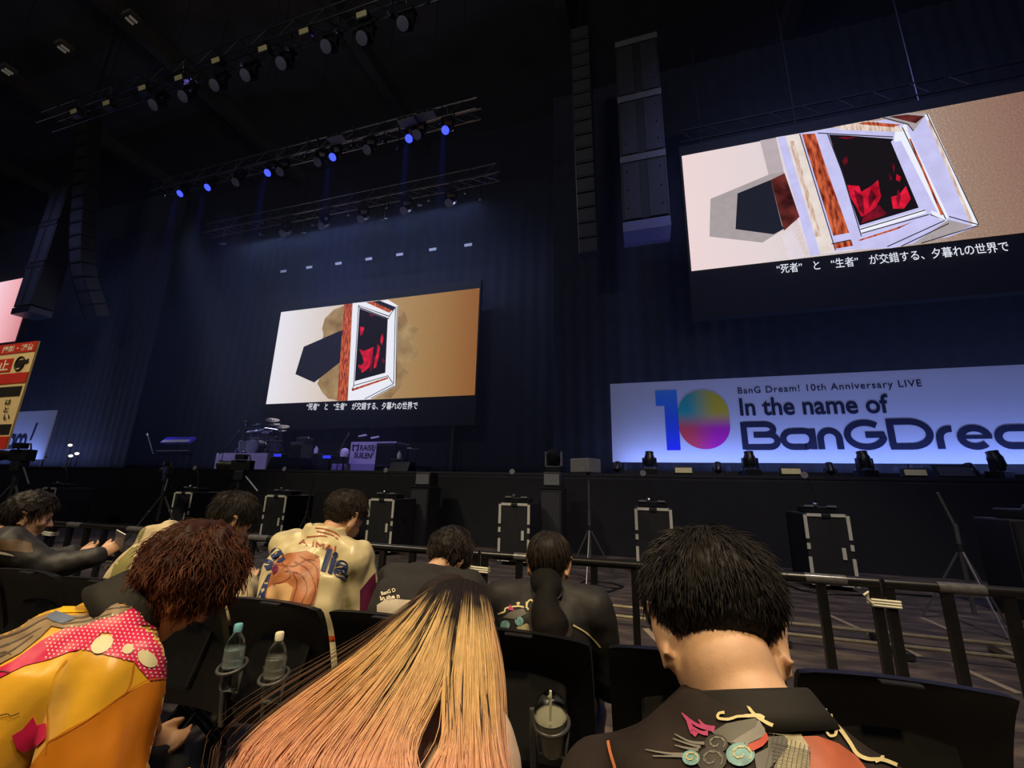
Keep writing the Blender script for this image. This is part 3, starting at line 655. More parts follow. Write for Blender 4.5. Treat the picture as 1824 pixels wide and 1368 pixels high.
# ------------------------------------------------------------------ speakers in the air
def cabinet(t, c, w, h, d, ang):
    rot = Euler((ang, 0, 0)).to_matrix()
    o = part('cabinet', M['black'], t, lambda b: b.box(c, (w, d, h*0.94), rot, 0.02))
    f = rot @ Vector((0, -d/2-0.006, 0))
    part('grille', M['grille'], o, lambda b: b.box(Vector(c)+f, (w*0.9, 0.012, h*0.7), rot))
    part('rigging_bar', M['dmetal'], o, lambda b: b.box(Vector(c)+rot @ Vector((-w*0.46, -d/2-0.01, 0)), (0.03, 0.03, h*0.98), rot))
M['grille'] = mat('speaker_grille', (58, 58, 64), 0.5, 0.3, 0.3, 80, 0.4, 200)
def line_array(label, pts, X, n, w):
    P = []
    for px, py in pts:
        d = ray(px, py); k = X/d[0]; P.append(Vector((X, d[1]*k, d[2]*k + CAM_H)))
    P = [Vector(q) for q in catmull3([np.array(p[:]) for p in P], 40)]
    t = thing('line_array', label, 'speaker', P[-1])
    L_ = np.cumsum([0] + [(P[i+1]-P[i]).length for i in range(39)]); tot = L_[-1]
    for k in range(n):
        s = tot*(k+0.5)/n; i = min(38, int(np.searchsorted(L_, s))-1); q = P[i].lerp(P[i+1], (s-L_[i])/(L_[i+1]-L_[i])); d = P[i+1]-P[i]
        cabinet(t, q, w, tot/n, 0.5, math.atan2(d.y, -d.z))
    part('hoist_chain', M['black'], t, lambda b: b.cyl(P[0], (P[0].x, P[0].y, 21.99), 0.02, n=6))
def catmull3(g, k):
    P_ = [2*g[0]-g[1]] + list(g) + [2*g[-1]-g[-2]]; n = len(g); out = []
    for s in np.linspace(0, n-1-1e-6, k):
        i = int(s); u = s-i; p0, p1, p2, p3 = P_[i:i+4]; out.append(0.5*((2*p1)+(-p0+p2)*u+(2*p0-5*p1+4*p2-p3)*u*u+(-p0+3*p1-3*p2+p3)*u**3))
    return out
line_array('curved hanging line array on the left beside the stage', [(160, 200), (152, 340), (148, 470), (174, 566)], -22.0, 16, 0.75)
line_array('slim hanging line array between the central and right screens', [(1034, 60), (1043, 300), (1050, 455)], -1.25, 16, 0.55)
# large hung sub stack beside the right screen
YP = 9.2
def sub_stack(label, x0, x1, zb, zt, bandm='grey'):
    t = thing('hanging_subwoofer', label, 'speaker', ((x0+x1)/2, YP, zb)); n = 3; h = (zt-zb-0.3)/n
    for k in range(n):
        z = zb + 0.3 + h*(k+0.5)
        o = part('cabinet', M['black'], t, lambda b: b.box(((x0+x1)/2, YP+0.35, z), (x1-x0, 0.7, h*0.985), None, 0.02))
        part('band', M[bandm], o, lambda b: b.box(((x0+x1)/2, YP-0.01, z+h*0.44), (x1-x0, 0.02, h*0.10)))
        for sx in (-1, 1):
            part('grille', M['grille'], o, lambda b: b.box(((x0+x1)/2+sx*(x1-x0)*0.27, YP-0.008, z-h*0.06), ((x1-x0)*0.36, 0.016, h*0.84)))
            for dz in (-0.32, -0.05, 0.24): part('bolt', M['chrome'], o, lambda b: b.cyl(((x0+x1)/2+sx*(x1-x0)*0.36, YP-0.03, z+dz*h), ((x0+x1)/2+sx*(x1-x0)*0.36, YP, z+dz*h), 0.02, n=6))
    part('bottom_frame', M['lav' if bandm == 'grey' else 'dmetal'], t, lambda b: b.box(((x0+x1)/2, YP+0.33, zb+0.14), (x1-x0, 0.7, 0.26), None, 0.01))
    part('top_frame', M['dmetal'], t, lambda b: b.box(((x0+x1)/2, YP+0.33, zt+0.06), (x1-x0, 0.6, 0.12)))
    for sx in (-0.3, 0.3): part('hoist_chain', M['black'], t, lambda b: b.cyl(((x0+x1)/2+sx, YP+0.33, zt), ((x0+x1)/2+sx, YP+0.33, 21.99), 0.02, n=6))
M['lav'] = mat('purple_lit_frame', (120, 120, 165), 0.5, 0, 0.1, 10)  # purple light off the banner put into the bottom frame's colour
a, c, d = onY(1110, 415, YP), onY(1196, 408, YP), onY(1100, 75, YP)
sub_stack('tall hung stack of three bass cabinets beside the right screen', a.x, c.x, a.z, d.z)
a = onY(22, 560, YP)
sub_stack('dark hung stack of bass cabinets over the pink screen edge', a.x-0.1, a.x+1.05, a.z, a.z+6, 'black')

# ------------------------------------------------------------------ stage floor fixtures in front of the banner
YF = 9.9
t = thing('floor_moving_head', 'x', 'stage light')
part('base', M['plastic'], t, lambda b: b.box((0, 0, 0.07), (0.30, 0.26, 0.14), None, 0.02))
for sx in (-1, 1): part('yoke_arm', M['plastic'], t, lambda b: b.box((sx*0.13, 0, 0.24), (0.04, 0.1, 0.24), None, 0.01))
part('head', M['plastic'], t, lambda b: b.lathe([(0.07, -0.15), (0.11, -0.10), (0.11, 0.05), (0.085, 0.12), (0.09, 0.17)], (0, 0, 0.32), (0.05, 0.2, 1), 16), 40)
part('lens', M['lens'], t, lambda b: b.lathe([(0.075, 0.168), (0.05, 0.178)], (0, 0, 0.32), (0.05, 0.2, 1), 16), 40)
for i, px in enumerate((1158, 1338, 1543, 1780)):
    o = t if i == 0 else copy_tree(t); p = onY(px, 845, YF); o.location = (p.x, YF, DECK); o.rotation_euler = (0, 0, 0.2*i)
    tag(o, ORD[i] + ' black moving head from the left at the foot of the rainbow banner', None, 'moving heads before the banner')
t2 = thing('floor_par_can', 'x', 'stage light')
part('barrel', M['plastic'], t2, lambda b: b.lathe([(0.05, -0.12), (0.08, -0.08), (0.085, 0.1)], (0, 0, 0.16), (0.1, 0.7, 0.7), 14), 40)
part('lens', M['lens'], t2, lambda b: b.lathe([(0.075, 0.09), (0.05, 0.1)], (0, 0, 0.16), (0.1, 0.7, 0.7), 14), 40)
part('yoke', M['dmetal'], t2, lambda b: b.tube([(-0.11, 0, 0.16), (-0.11, 0, 0.01), (0.11, 0, 0.01), (0.11, 0, 0.16)], 0.012, 6))
for i, px in enumerate((1100, 1280, 1480, 1730)):
    o = t2 if i == 0 else copy_tree(t2); p = onY(px, 845, YF+0.05); o.location = (p.x, YF+0.05, DECK)
    tag(o, ORD[i] + ' small par can from the left between the moving heads', None, 'par cans before the banner')
t3 = thing('floor_blinder', 'x', 'stage light')
part('body', M['black'], t3, lambda b: b.box((0, 0.08, 0.09), (0.36, 0.12, 0.16), None, 0.01))
part('lens', M['cream'], t3, lambda b: b.box((0, 0.012, 0.09), (0.33, 0.02, 0.11), (-0.2, 0, 0), 0.005))
part('foot', M['dmetal'], t3, lambda b: b.box((0, 0.08, 0.006), (0.2, 0.2, 0.012)))
for i, px in enumerate((1218, 1410, 1632)):
    o = t3 if i == 0 else copy_tree(t3); p = onY(px, 845, 9.72); o.location = (p.x, 9.72, DECK)
    tag(o, ORD[i] + ' pale yellow flood light from the left on the stage edge', None, 'flood lights on the stage edge')
t4 = thing('floor_monitor_wedge', 'dark wedge unit beside the last yellow flood light', 'speaker', (onY(1700, 848, 9.85).x, 9.85, DECK))
px_ = t4.location.x
part('cabinet', M['plastic'], t4, lambda b: b.prism([(px_-0.3, 9.75, DECK), (px_-0.3, 10.1, DECK), (px_-0.3, 10.1, DECK+0.24), (px_-0.3, 9.9, DECK+0.24)], (0.6, 0, 0)))
part('grille', M['grille'], t4, lambda b: b.box((px_, 9.81, DECK+0.12), (0.5, 0.012, 0.2), (-0.55, 0, 0)))

# ------------------------------------------------------------------ band equipment
M['violet'] = mat('white_riser_panel', (205, 200, 220), 0.6, 0, 0.05, 3)
M['violet2'] = mat('grey_riser_panel', (150, 146, 184), 0.6, 0, 0.05, 3)
YD = 12.2
def xz(px, py, y=YD): p = onY(px, py, y); return p.x, p.z
x0, _ = xz(388, 806); x1, zt = xz(478, 807)
t = thing('drum_riser', 'white panelled drum riser lit violet', 'riser', ((x0+x1)/2, YD, DECK))
part('front_panel', M['violet'], t, lambda b: b.box(((x0+x1)/2, YD-0.02, (DECK+zt)/2), (x1-x0, 0.04, zt-DECK)))
part('side_panel', M['grey'], t, lambda b: b.box((x1+0.0, YD+0.95, (DECK+zt)/2), (0.04, 1.9, zt-DECK)))
part('platform', M['deck'], t, lambda b: b.box(((x0+x1)/2, YD+1.0, zt-0.05), (x1-x0-0.05, 2.0, 0.09)))
for x in (x0+0.1, x1-0.1): part('leg', M['black'], t, lambda b: b.box((x, YD+1.9, (DECK+zt-0.1)/2), (0.08, 0.08, zt-0.1-DECK)))
RZ, RX = zt, (x0+x1)/2
M['drumshell'] = mat('dark_drum_shell', (120, 120, 140), 0.25, 0.6, 0.2, 6)
M['drumhead'] = mat('drum_head', (84, 84, 104), 0.5, 0, 0.05, 8)
M['cymbal'] = mat('cymbal_bronze', (170, 160, 150), 0.25, 0.9, 0.15, 6)
yk = YD + 0.75
t = thing('drum_kit', 'drum kit with many cymbals on the violet riser', 'drums', (RX-0.25, yk, RZ))
def drum(c, r, l, ax, name='drum'):
    o = part(name, M['drumshell'], t, lambda b: b.lathe([(r, -l/2), (r, l/2)], c, ax, 18), 40); a = Vector(ax).normalized()
    for s in (-1, 1):
        part('drum_head', M['drumhead'], o, lambda b: b.lathe([(r*0.97, 0), (r*0.9, 0.006)], Vector(c)+a*s*l/2, a*s, 18))
        part('hoop', M['chrome'], o, lambda b: b.tube([Vector(c)+a*s*l/2 + (basis_from(a)[0]*math.cos(q)+basis_from(a)[1]*math.sin(q))*r*1.02 for q in [i*math.pi/8 for i in range(16)]], 0.014, 5, True))
kx = RX - 0.25
drum((kx, yk, RZ+0.30), 0.29, 0.4, (0.1, -1, 0), 'bass_drum')
drum((kx-0.28, yk-0.05, RZ+0.78), 0.16, 0.24, (0, -0.45, 0.9), 'tom'); drum((kx+0.12, yk-0.05, RZ+0.80), 0.17, 0.26, (0, -0.45, 0.9), 'tom'); drum((kx+0.45, yk, RZ+0.74), 0.18, 0.28, (0.1, -0.45, 0.9), 'tom')
drum((kx-0.68, yk+0.1, RZ+0.34), 0.21, 0.40, (0, -0.15, 1), 'floor_tom'); drum((kx+0.62, yk+0.15, RZ+0.62), 0.18, 0.15, (0, -0.1, 1), 'snare'); drum((kx+0.9, yk+0.1, RZ+0.34), 0.20, 0.38, (0, -0.1, 1), 'floor_tom')
for (dx, dy, h, r, tx) in ((-0.85, 0.1, 1.32, 0.26, -0.25), (-0.45, 0.3, 1.22, 0.22, -0.1), (0.35, 0.25, 1.38, 0.25, 0.3), (0.6, 0.1, 1.18, 0.22, 0.1), (0.95, 0.2, 1.1, 0.24, 0.25), (1.15, 0.0, 0.9, 0.17, 0.0)):
    st = part('cymbal_stand', M['chrome'], t, lambda b: [b.cyl((kx+dx, yk+dy, RZ+0.3), (kx+dx, yk+dy, RZ+h), 0.022, n=6)] + [b.cyl((kx+dx, yk+dy, RZ+0.42), (kx+dx+0.26*math.cos(q), yk+dy+0.26*math.sin(q), RZ+0.01), 0.012, n=5) for q in (0.3, 2.4, 4.5)])
    part('cymbal', M['cymbal'], st, lambda b: b.lathe([(r, 0), (r*0.4, 0.02), (r*0.16, 0.035), (0.02, 0.05)], (kx+dx, yk+dy, RZ+h), (tx, -0.35, 1), 20), 60)
part('rack_bar', M['chrome'], t, lambda b: b.tube([(kx-0.9, yk+0.1, RZ+0.95), (kx-0.5, yk-0.2, RZ+1.0), (kx+0.5, yk-0.2, RZ+1.0), (kx+1.0, yk+0.1, RZ+0.95)], 0.02, 6))
for dx in (-0.9, 0.98): part('rack_leg', M['chrome'], t, lambda b: b.cyl((kx+dx, yk+0.12, RZ), (kx+dx, yk+0.12, RZ+0.96), 0.02, n=6))

def mic_stand(label, base, top, boom, mic_m=None):
    base = Vector(base); t = thing('microphone_stand', label, 'mic stand', base)
    part('pole', M['dmetal'], t, lambda b: b.cyl(base + Vector((0, 0, 0.02)), top, 0.014, n=6))
    part('boom', M['metal'], t, lambda b: b.cyl(Vector(top) - (Vector(boom)-Vector(top))*0.35, boom, 0.02, n=6))
    part('microphone', M['chrome'], t, lambda b: b.caps(boom, Vector(boom)+(Vector(boom)-Vector(top)).normalized()*0.1, 0.02, 0.032, 10, 3))
    part('base', M['black'], t, lambda b: b.lathe([(0.15, 0.0), (0.15, 0.02), (0.03, 0.03)], base, (0, 0, 1), 16))
def deckp(px, py, y): p = onY(px, py, y); return p
p = deckp(398, 800, 11.3); q = deckp(421, 772, 11.3)
mic_stand('slanted microphone boom at the left end of the drum riser', (p.x, 11.3, DECK), (p.x+0.02, 11.3, p.z), q)
p = deckp(263, 776, 11.6); q = deckp(270, 800, 11.6)
mic_stand('upright microphone stand beside the violet-lit keyboard', (q.x+0.05, 11.6, DECK), q, p)
p = deckp(618, 778, 11.2); q = deckp(606, 800, 11.2)
mic_stand('microphone boom leaning beside the white lettered booth', (q.x-0.05, 11.2, DECK), q, p)
p = deckp(731, 799, 11.5); q = deckp(742, 800, 11.5)
mic_stand('microphone stand to the right of the white lettered booth', (q.x, 11.5, DECK), q, p)
# keyboards
p0 = deckp(294, 785, 12.0); p1 = deckp(345, 787, 12.0)
t = thing('keyboard_stand', 'dark two-tier keyboard stand at stage left', 'keyboard stand', ((p0.x+p1.x)/2, 12.0, DECK))
kx0, kx1, kz = p0.x, p1.x, p0.z-0.12
for x in (kx0+0.15, kx1-0.15):
    part('upright', M['dmetal'], t, lambda b: b.box((x, 12.1, (DECK+kz)/2), (0.05, 0.05, kz-DECK)))
    part('foot', M['dmetal'], t, lambda b: b.box((x, 12.05, DECK+0.02), (0.06, 0.6, 0.04)))
    for z in (kz-0.02, kz-0.42): part('arm', M['dmetal'], t, lambda b: b.box((x, 11.95, z), (0.04, 0.4, 0.03)))
def keyboard(label, x0, x1, y, z, m, km, tilt):
    t = thing('keyboard', label, 'keyboard', ((x0+x1)/2, y, z)); rot = Euler((tilt, 0, 0)).to_matrix(); c = Vector(((x0+x1)/2, y, z+0.06))
    part('body', m, t, lambda b: b.box(c, (x1-x0, 0.34, 0.09), rot, 0.01))
    nk = 28
    for k in range(nk):
        part('key', km, t, lambda b: b.box(c + rot @ Vector((-(x1-x0)*0.46 + (x1-x0)*0.92*(k+0.5)/nk, -0.09, 0.052)), ((x1-x0)*0.92/nk*0.86, 0.15, 0.02), rot))
keyboard('tilted keyboard tinted with violet stage light on the upper tier', kx0, kx1, 11.95, kz+0.05, mat('violet_lit_keyboard', (92, 76, 224), 0.4, 0, 0.08, 6), M['white'], 0.8)  # violet stage light put into the body colour
keyboard('dark keyboard on the lower tier of the stand', kx0-0.1, kx1, 11.95, kz-0.40, M['plastic'], M['white'], 0.0)
# amplifier cabinet and wedges
p0 = deckp(514, 812, 12.6); p1 = deckp(540, 787, 12.6)
t = thing('amplifier', 'grey amplifier cabinet right of the drum kit', 'amplifier', ((p0.x+p1.x)/2, 12.6, DECK)); ax0, ax1, az = p0.x, p1.x, p1.z
part('cabinet', M['grey'], t, lambda b: b.box(((ax0+ax1)/2, 12.85, (DECK+az)/2), (ax1-ax0, 0.5, az-DECK), None, 0.02))
part('grille', M['grille'], t, lambda b: b.box(((ax0+ax1)/2, 12.594, (DECK+az)/2), ((ax1-ax0)*0.9, 0.012, (az-DECK)*0.8)))
part('head_unit', M['metal'], t, lambda b: b.box(((ax0+ax1)/2+0.12, 12.85, az+0.08), ((ax1-ax0)*0.75, 0.4, 0.16), None, 0.02))
part('handle', M['chrome'], t, lambda b: b.tube([((ax0+ax1)/2-0.1, 12.8, az+0.16), ((ax0+ax1)/2-0.08, 12.8, az+0.21), ((ax0+ax1)/2+0.3, 12.8, az+0.21), ((ax0+ax1)/2+0.32, 12.8, az+0.16)], 0.012, 6))
def wedge(label, pxa, pxb, pyt, y):
    a, c = deckp(pxa, pyt, y), deckp(pxb, pyt, y); t = thing('monitor_wedge', label, 'speaker', ((a.x+c.x)/2, y, DECK)); h = a.z-DECK
    part('cabinet', M['plastic'], t, lambda b: b.prism([(a.x, y, DECK), (a.x, y+0.5, DECK), (a.x, y+0.45, DECK+h), (a.x, y+0.15, DECK+h)], (c.x-a.x, 0, 0)))
    part('grille', M['grille'], t, lambda b: b.box(((a.x+c.x)/2, y+0.395, DECK+h*0.5), ((c.x-a.x)*0.9, 0.012, 0.1)))
    for s in (a.x, c.x): part('side_handle', M['dmetal'], t, lambda b: b.box((s, y+0.28, DECK+h*0.55), (0.02, 0.12, 0.05)))
wedge('broad black monitor wedge in front of the amplifier', 476, 538, 815, 10.4)
wedge('black monitor wedge right of the white lettered booth', 692, 726, 822, 10.5)
# booth
YJ = 11.9
r0, r1 = deckp(592, 826, YJ), deckp(668, 826, YJ)
t = thing('booth_riser', 'low white riser under the lettered booth', 'riser', ((r0.x+r1.x)/2, YJ, DECK))
part('front_panel', M['violet2'], t, lambda b: b.box(((r0.x+r1.x)/2, YJ, (DECK+r0.z)/2), (r1.x-r0.x, 0.04, r0.z-DECK)))
part('platform', M['deck'], t, lambda b: b.box(((r0.x+r1.x)/2+0.6, YJ+0.85, r0.z-0.04), (r1.x-r0.x+1.2, 1.6, 0.07)))
for x in (r0.x+0.1, r1.x+1.1): part('leg', M['black'], t, lambda b: b.box((x, YJ+1.5, (DECK+r0.z-0.08)/2), (0.08, 0.08, r0.z-0.08-DECK)))
YJ2 = 12.1
a, c, d = deckp(622, 826, YJ2), deckp(672, 787, YJ2), deckp(706, 792, YJ2)
t = thing('dj_booth', 'white disc jockey booth with a RAISE SUILEN front panel', 'booth', ((a.x+c.x)/2, YJ2, r0.z)); bz0, bz1 = r0.z, c.z
part('front_panel', M['violet'], t, lambda b: b.box(((a.x+c.x)/2, YJ2, (bz0+bz1)/2), (c.x-a.x, 0.04, bz1-bz0)))
part('table_top', M['violet'], t, lambda b: b.box(((a.x+d.x)/2, YJ2+0.42, bz1-0.02), (d.x-a.x, 0.85, 0.05)))
part('leg', M['dmetal'], t, lambda b: b.box((d.x-0.03, YJ2+0.05, (bz0+bz1)/2-0.03), (0.04, 0.04, bz1-bz0-0.06)))
part('back_leg', M['dmetal'], t, lambda b: b.box((d.x-0.03, YJ2+0.8, (bz0+bz1)/2-0.03), (0.04, 0.04, bz1-bz0-0.06)))
W, Hh = c.x-a.x, bz1-bz0
def bp(u, v): return Vector((a.x + W*u, YJ2-0.022, bz0 + Hh*v))
text_obj('letter', 'RAISE', M['ink'], t, bp(0.38, 0.60), bp(0.93, 0.60), Hh*0.26, weight=0.02, lift=0.004)
text_obj('letter', 'SUILEN', M['ink'], t, bp(0.18, 0.28), bp(0.86, 0.24), Hh*0.26, weight=0.03, lift=0.004)
part('slash', M['ink'], t, lambda b: b.poly([bp(0.86, 0.36)+Vector((0, -0.004, 0)), bp(0.90, 0.40)+Vector((0, -0.004, 0)), bp(1.0, 0.86)+Vector((0, -0.004, 0)), bp(0.96, 0.80)+Vector((0, -0.004, 0))]))
part('headphone_emblem', M['ink'], t, lambda b: [b.poly([bp(u, v) + Vector((0, -0.004, 0)) for u, v in q]) for q in (
    [(0.07, 0.92), (0.14, 0.86), (0.24, 0.86), (0.33, 0.92), (0.32, 0.60), (0.25, 0.56), (0.24, 0.66), (0.28, 0.70), (0.26, 0.80), (0.14, 0.80), (0.12, 0.70), (0.15, 0.66), (0.14, 0.56), (0.08, 0.60)],)])
for i, (px, py, lab) in enumerate(((646, 776, 'slim pale music stand light above the white booth'), (668, 779, 'bright white turntable arm on top of the white booth'))):
    p = deckp(px, py, YJ2+0.4); t = thing('desk_lamp', lab, 'lamp', (p.x, YJ2+0.4, bz1))
    part('stem', M['dmetal'], t, lambda b: b.tube([(p.x+0.1, YJ2+0.4, bz1+0.005), (p.x+0.1, YJ2+0.4, p.z-0.03), (p.x, YJ2+0.4, p.z)], 0.012, 6))
    part('shade', M['white'], t, lambda b: b.box(p, (0.28, 0.12, 0.05), (0, -0.2, 0.3), 0.02))
    part('foot', M['dmetal'], t, lambda b: b.lathe([(0.07, 0), (0.06, 0.015)], (p.x+0.1, YJ2+0.4, bz1+0.004), (0, 0, 1), 12))
p = deckp(614, 806, 11.6)
t = thing('mushroom_lamp', 'small white domed lamp on a pole left of the booth', 'lamp', (p.x, 11.6, DECK))
part('shade', M['white'], t, lambda b: b.lathe([(0.13, -0.14), (0.14, 0.0), (0.11, 0.10), (0.03, 0.14)], p, (0, 0, 1), 16), 50)
part('pole', M['dmetal'], t, lambda b: b.cyl((p.x, 11.6, DECK), (p.x, 11.6, p.z-0.1), 0.03, n=8))
part('foot', M['dmetal'], t, lambda b: b.lathe([(0.12, 0), (0.1, 0.02)], (p.x, 11.6, DECK), (0, 0, 1), 12))
for px, py, lab in ((500, 812, 'blue glowing effect unit beside the drum riser'), (587, 815, 'blue glowing pedal unit left of the booth')):
    p = deckp(px, py, 11.3); t = thing('effect_unit', lab, 'effect unit', (p.x, 11.3, DECK))
    part('stand', M['dmetal'], t, lambda b: b.box((p.x, 11.35, (DECK+p.z-0.08)/2), (0.06, 0.06, p.z-0.08-DECK)))
    part('case', M['black'], t, lambda b: b.box((p.x, 11.3, p.z), (0.36, 0.25, 0.14), None, 0.02))
    part('display', M['blue_glow'], t, lambda b: b.box((p.x, 11.17, p.z+0.01), (0.30, 0.01, 0.09)))
for px, py, lab in ((563, 803, 'small pale bottle on a side stand right of the amplifier'), (711, 812, 'small pale tap-like stand light right of the booth')):
    p = deckp(px, py, 11.2); t = thing('side_stand', lab, 'stand', (p.x, 11.2, DECK))
    part('pole', M['dmetal'], t, lambda b: b.cyl((p.x, 11.2, DECK), (p.x, 11.2, p.z-0.12), 0.02, n=6))
    part('tray', M['metal'], t, lambda b: b.box((p.x, 11.2, p.z-0.1), (0.44, 0.2, 0.03)))
    part('bottle', M['white'], t, lambda b: b.lathe([(0.06, -0.08), (0.065, 0.05), (0.03, 0.1), (0.03, 0.14)], p, (0, 0, 1), 12), 50)
    part('foot', M['dmetal'], t, lambda b: b.lathe([(0.12, 0), (0.1, 0.02)], (p.x, 11.2, DECK), (0, 0, 1), 12))
for i, (px, py) in enumerate(((125, 793), (137, 808), (126, 812))):
    p = deckp(px, py, 11.0); t = thing('work_lamp', ORD[i] + ' tiny white work lamp in the dark left wing', 'lamp', (p.x, 11.0, DECK), 0, 'work lamps in the left wing')
    part('bulb', M['white_led'], t, lambda b: b.ell(p, (0.09, 0.06, 0.05)))
    part('pole', M['black'], t, lambda b: b.cyl((p.x, 11.05, DECK), (p.x, 11.05, p.z), 0.02, n=6))

# ------------------------------------------------------------------ the pit: cases, stacks, stands
YCASE = 7.65
def flight_case(t, w=0.58, h=1.05, d=0.85):
    part('body', M['black'], t, lambda b: b.box((0, d/2, h/2+0.03), (w, d, h-0.06), None, 0.015))
    for sx in (-1, 1):
        for z0, z1 in ((0.06, 0.42), (0.52, 0.60), (0.66, 0.98)):
            part('edge_strip', M['tape'], t, lambda b: b.box((sx*(w/2-0.02), -0.006, (z0+z1)/2*h), (0.045, 0.012, (z1-z0)*h)))
        part('edge_strip', M['tape'], t, lambda b: b.box((sx*w*0.26, -0.006, h-0.02), (w*0.32, 0.012, 0.045)))
        part('edge_strip', M['tape'], t, lambda b: b.box((sx*w*0.26, -0.006, 0.08), (w*0.26, 0.012, 0.035)))
        part('side_edge', M['dmetal'], t, lambda b: b.box((sx*(w/2+0.002), d-0.03, h/2), (0.012, 0.04, h*0.9)))
        for dy in (0.12, d-0.12): part('caster', M['dmetal'], t, lambda b: b.cyl((sx*(w/2-0.08)-0.02, dy, 0.032), (sx*(w/2-0.08)+0.02, dy, 0.032), 0.032, n=10))
    part('latch', M['dmetal'], t, lambda b: b.box((0, -0.01, h-0.03), (0.12, 0.02, 0.05), None, 0.006))
    part('label_card', M['tape'], t, lambda b: b.box((w*0.28, -0.008, h*0.48), (0.05, 0.008, 0.16)))
    part('side_latch', M['dmetal'], t, lambda b: b.box((w/2+0.01, d*0.5, h*0.62), (0.02, 0.1, 0.1), None, 0.01))
case_px = [68, 307, 471, 657, 889, 1130, 1428]
case_lab = ['black flight case with pale edges behind the phone holder at far left', 'black flight case left of the dark-haired man in the beige hoodie', 'black flight case between the beige hoodie man and the satin jacket man',
            'black flight case just right of the satin jacket man', 'black flight case left of the ponytailed person', 'black flight case left of the man in the floral black shirt', 'black flight case right of the man in the floral black shirt']
proto = None
for i, px in enumerate(case_px):
    x = onY(px, 900, YCASE).x + 0.29
    if proto is None: t = thing('flight_case', case_lab[i], 'flight case', (0, 0, 0)); flight_case(t); proto = t; t.location = (x, YCASE, 0)
    else: t = clone(proto, (x, YCASE, 0), 0, case_lab[i])
    t['group'] = 'flight cases along the pit'
# small control units with a gooseneck on the cases
def unit(t):
    part('body', M['plastic'], t, lambda b: b.box((0, 0.2, 0.045), (0.46, 0.3, 0.09), None, 0.012))
    part('knob', M['chrome'], t, lambda b: b.ell((-0.06, 0.06, 0.12), (0.035, 0.035, 0.035)))
    for dx in (-0.16, 0.14): part('pad', M['grey'], t, lambda b: b.box((dx, 0.04, 0.10), (0.12, 0.02, 0.03)))
    nk = part('gooseneck', M['dmetal'], t, lambda b: b.tube([(0.0, 0.2, 0.09), (-0.02, 0.2, 0.3), (-0.06, 0.18, 0.45), (-0.12, 0.15, 0.55)], 0.012, 6))
    part('disc', M['grey'], nk, lambda b: b.lathe([(0.055, 0), (0.05, 0.012)], (-0.13, 0.14, 0.56), (0, -1, 0.1), 14))
pu = None
for i, px in enumerate(case_px):
    x = onY(px, 900, YCASE).x + 0.29; lab = ORD[i] + ' small gooseneck unit from the left on the flight cases'
    if pu is None: t = thing('control_unit', lab, 'control unit', (0, 0, 0)); unit(t); pu = t; t.location = (x, YCASE+0.1, 1.056)
    else: t = clone(pu, (x, YCASE+0.1, 1.056), 0, lab)
    t['group'] = 'units on the flight cases'
# speaker stacks on the pit floor
def pit_stack(label, pxa, pxb, pyt, y):
    a, c = onY(pxa, pyt, y), onY(pxb, pyt, y); t = thing('pit_speaker', label, 'speaker', ((a.x+c.x)/2, y, 0)); w = c.x-a.x; xm = (a.x+c.x)/2
    part('cabinet', M['black'], t, lambda b: b.box((xm, y+0.3, a.z/2), (w, 0.6, a.z), None, 0.015))
    part('grille', M['grille'], t, lambda b: b.box((xm, y-0.006, a.z*0.5), (w*0.84, 0.012, a.z*0.86)))
    part('rim', M['dmetal'], t, lambda b: b.box((xm, y-0.01, a.z-0.012), (w, 0.02, 0.02)))
    o = part('top_speaker', M['black'], t, lambda b: b.box((xm, y+0.3, a.z+0.16), (w*0.85, 0.4, 0.30), None, 0.02))
    part('top_grille', M['grey'], o, lambda b: b.box((xm, y+0.09, a.z+0.16), (w*0.72, 0.012, 0.22)))
pit_stack('tall black pit speaker with a small top box right of the booth', 732, 764, 866, 8.6)
pit_stack('tall black pit speaker left of the silver light stand', 962, 1000, 868, 8.6)
p = onY(985, 838, 9.75)
t = thing('floor_moving_head', 'large black moving head on the stage edge above the pit speaker', 'stage light', (p.x, 9.75, DECK))
part('base', M['plastic'], t, lambda b: b.box((p.x, 9.85, DECK+0.08), (0.36, 0.3, 0.16), None, 0.02))
for sx in (-1, 1): part('yoke_arm', M['grey'], t, lambda b: b.box((p.x+sx*0.18, 9.85, DECK+0.32), (0.04, 0.14, 0.34), None, 0.015))
part('head', M['plastic'], t, lambda b: b.lathe([(0.1, -0.18), (0.14, -0.12), (0.14, 0.14), (0.11, 0.18)], (p.x, 9.85, DECK+0.36), (0, -0.5, 0.8), 16), 40)
# light stand with box
def tripod(label, name, px, pyt, pyj, y, spread_, box=None, m='metal', lean=0.0):
    top = onY(px, pyt, y); j = onY(px, pyj, y).z; x = onY(px, (pyt+pyj)/2, y).x; t = thing(name, label, 'stand', (x, y, 0))
    part('pole', M[m], t, lambda b: b.cyl((x, y, 0.12), (x, y, j+0.25), 0.022, n=8))
    part('upper_pole', M[m], t, lambda b: b.cyl((x, y, j+0.2), (x+lean, y, top.z), 0.015, n=8))
    part('collar', M['dmetal'], t, lambda b: b.cyl((x, y, j-0.04), (x, y, j+0.04), 0.035, n=8))
    for q in (0.5, 2.6, 4.7):
        part('leg', M[m], t, lambda b: b.cyl((x, y, j), (x+spread_*math.cos(q), y+spread_*math.sin(q), 0.012), 0.012, n=6))
    if box:
        part('lamp_box', M['grey'], t, lambda b: b.box((x-0.05, y+0.05, top.z+0.12), (0.36, 0.34, 0.22), (0, 0, -0.5), 0.015))
        part('bracket', M['dmetal'], t, lambda b: b.box((x, y, top.z), (0.06, 0.06, 0.06)))
tripod('silver light stand carrying a grey box in front of the stage', 'light_stand', 1049, 843, 940, 7.0, 0.42, True)
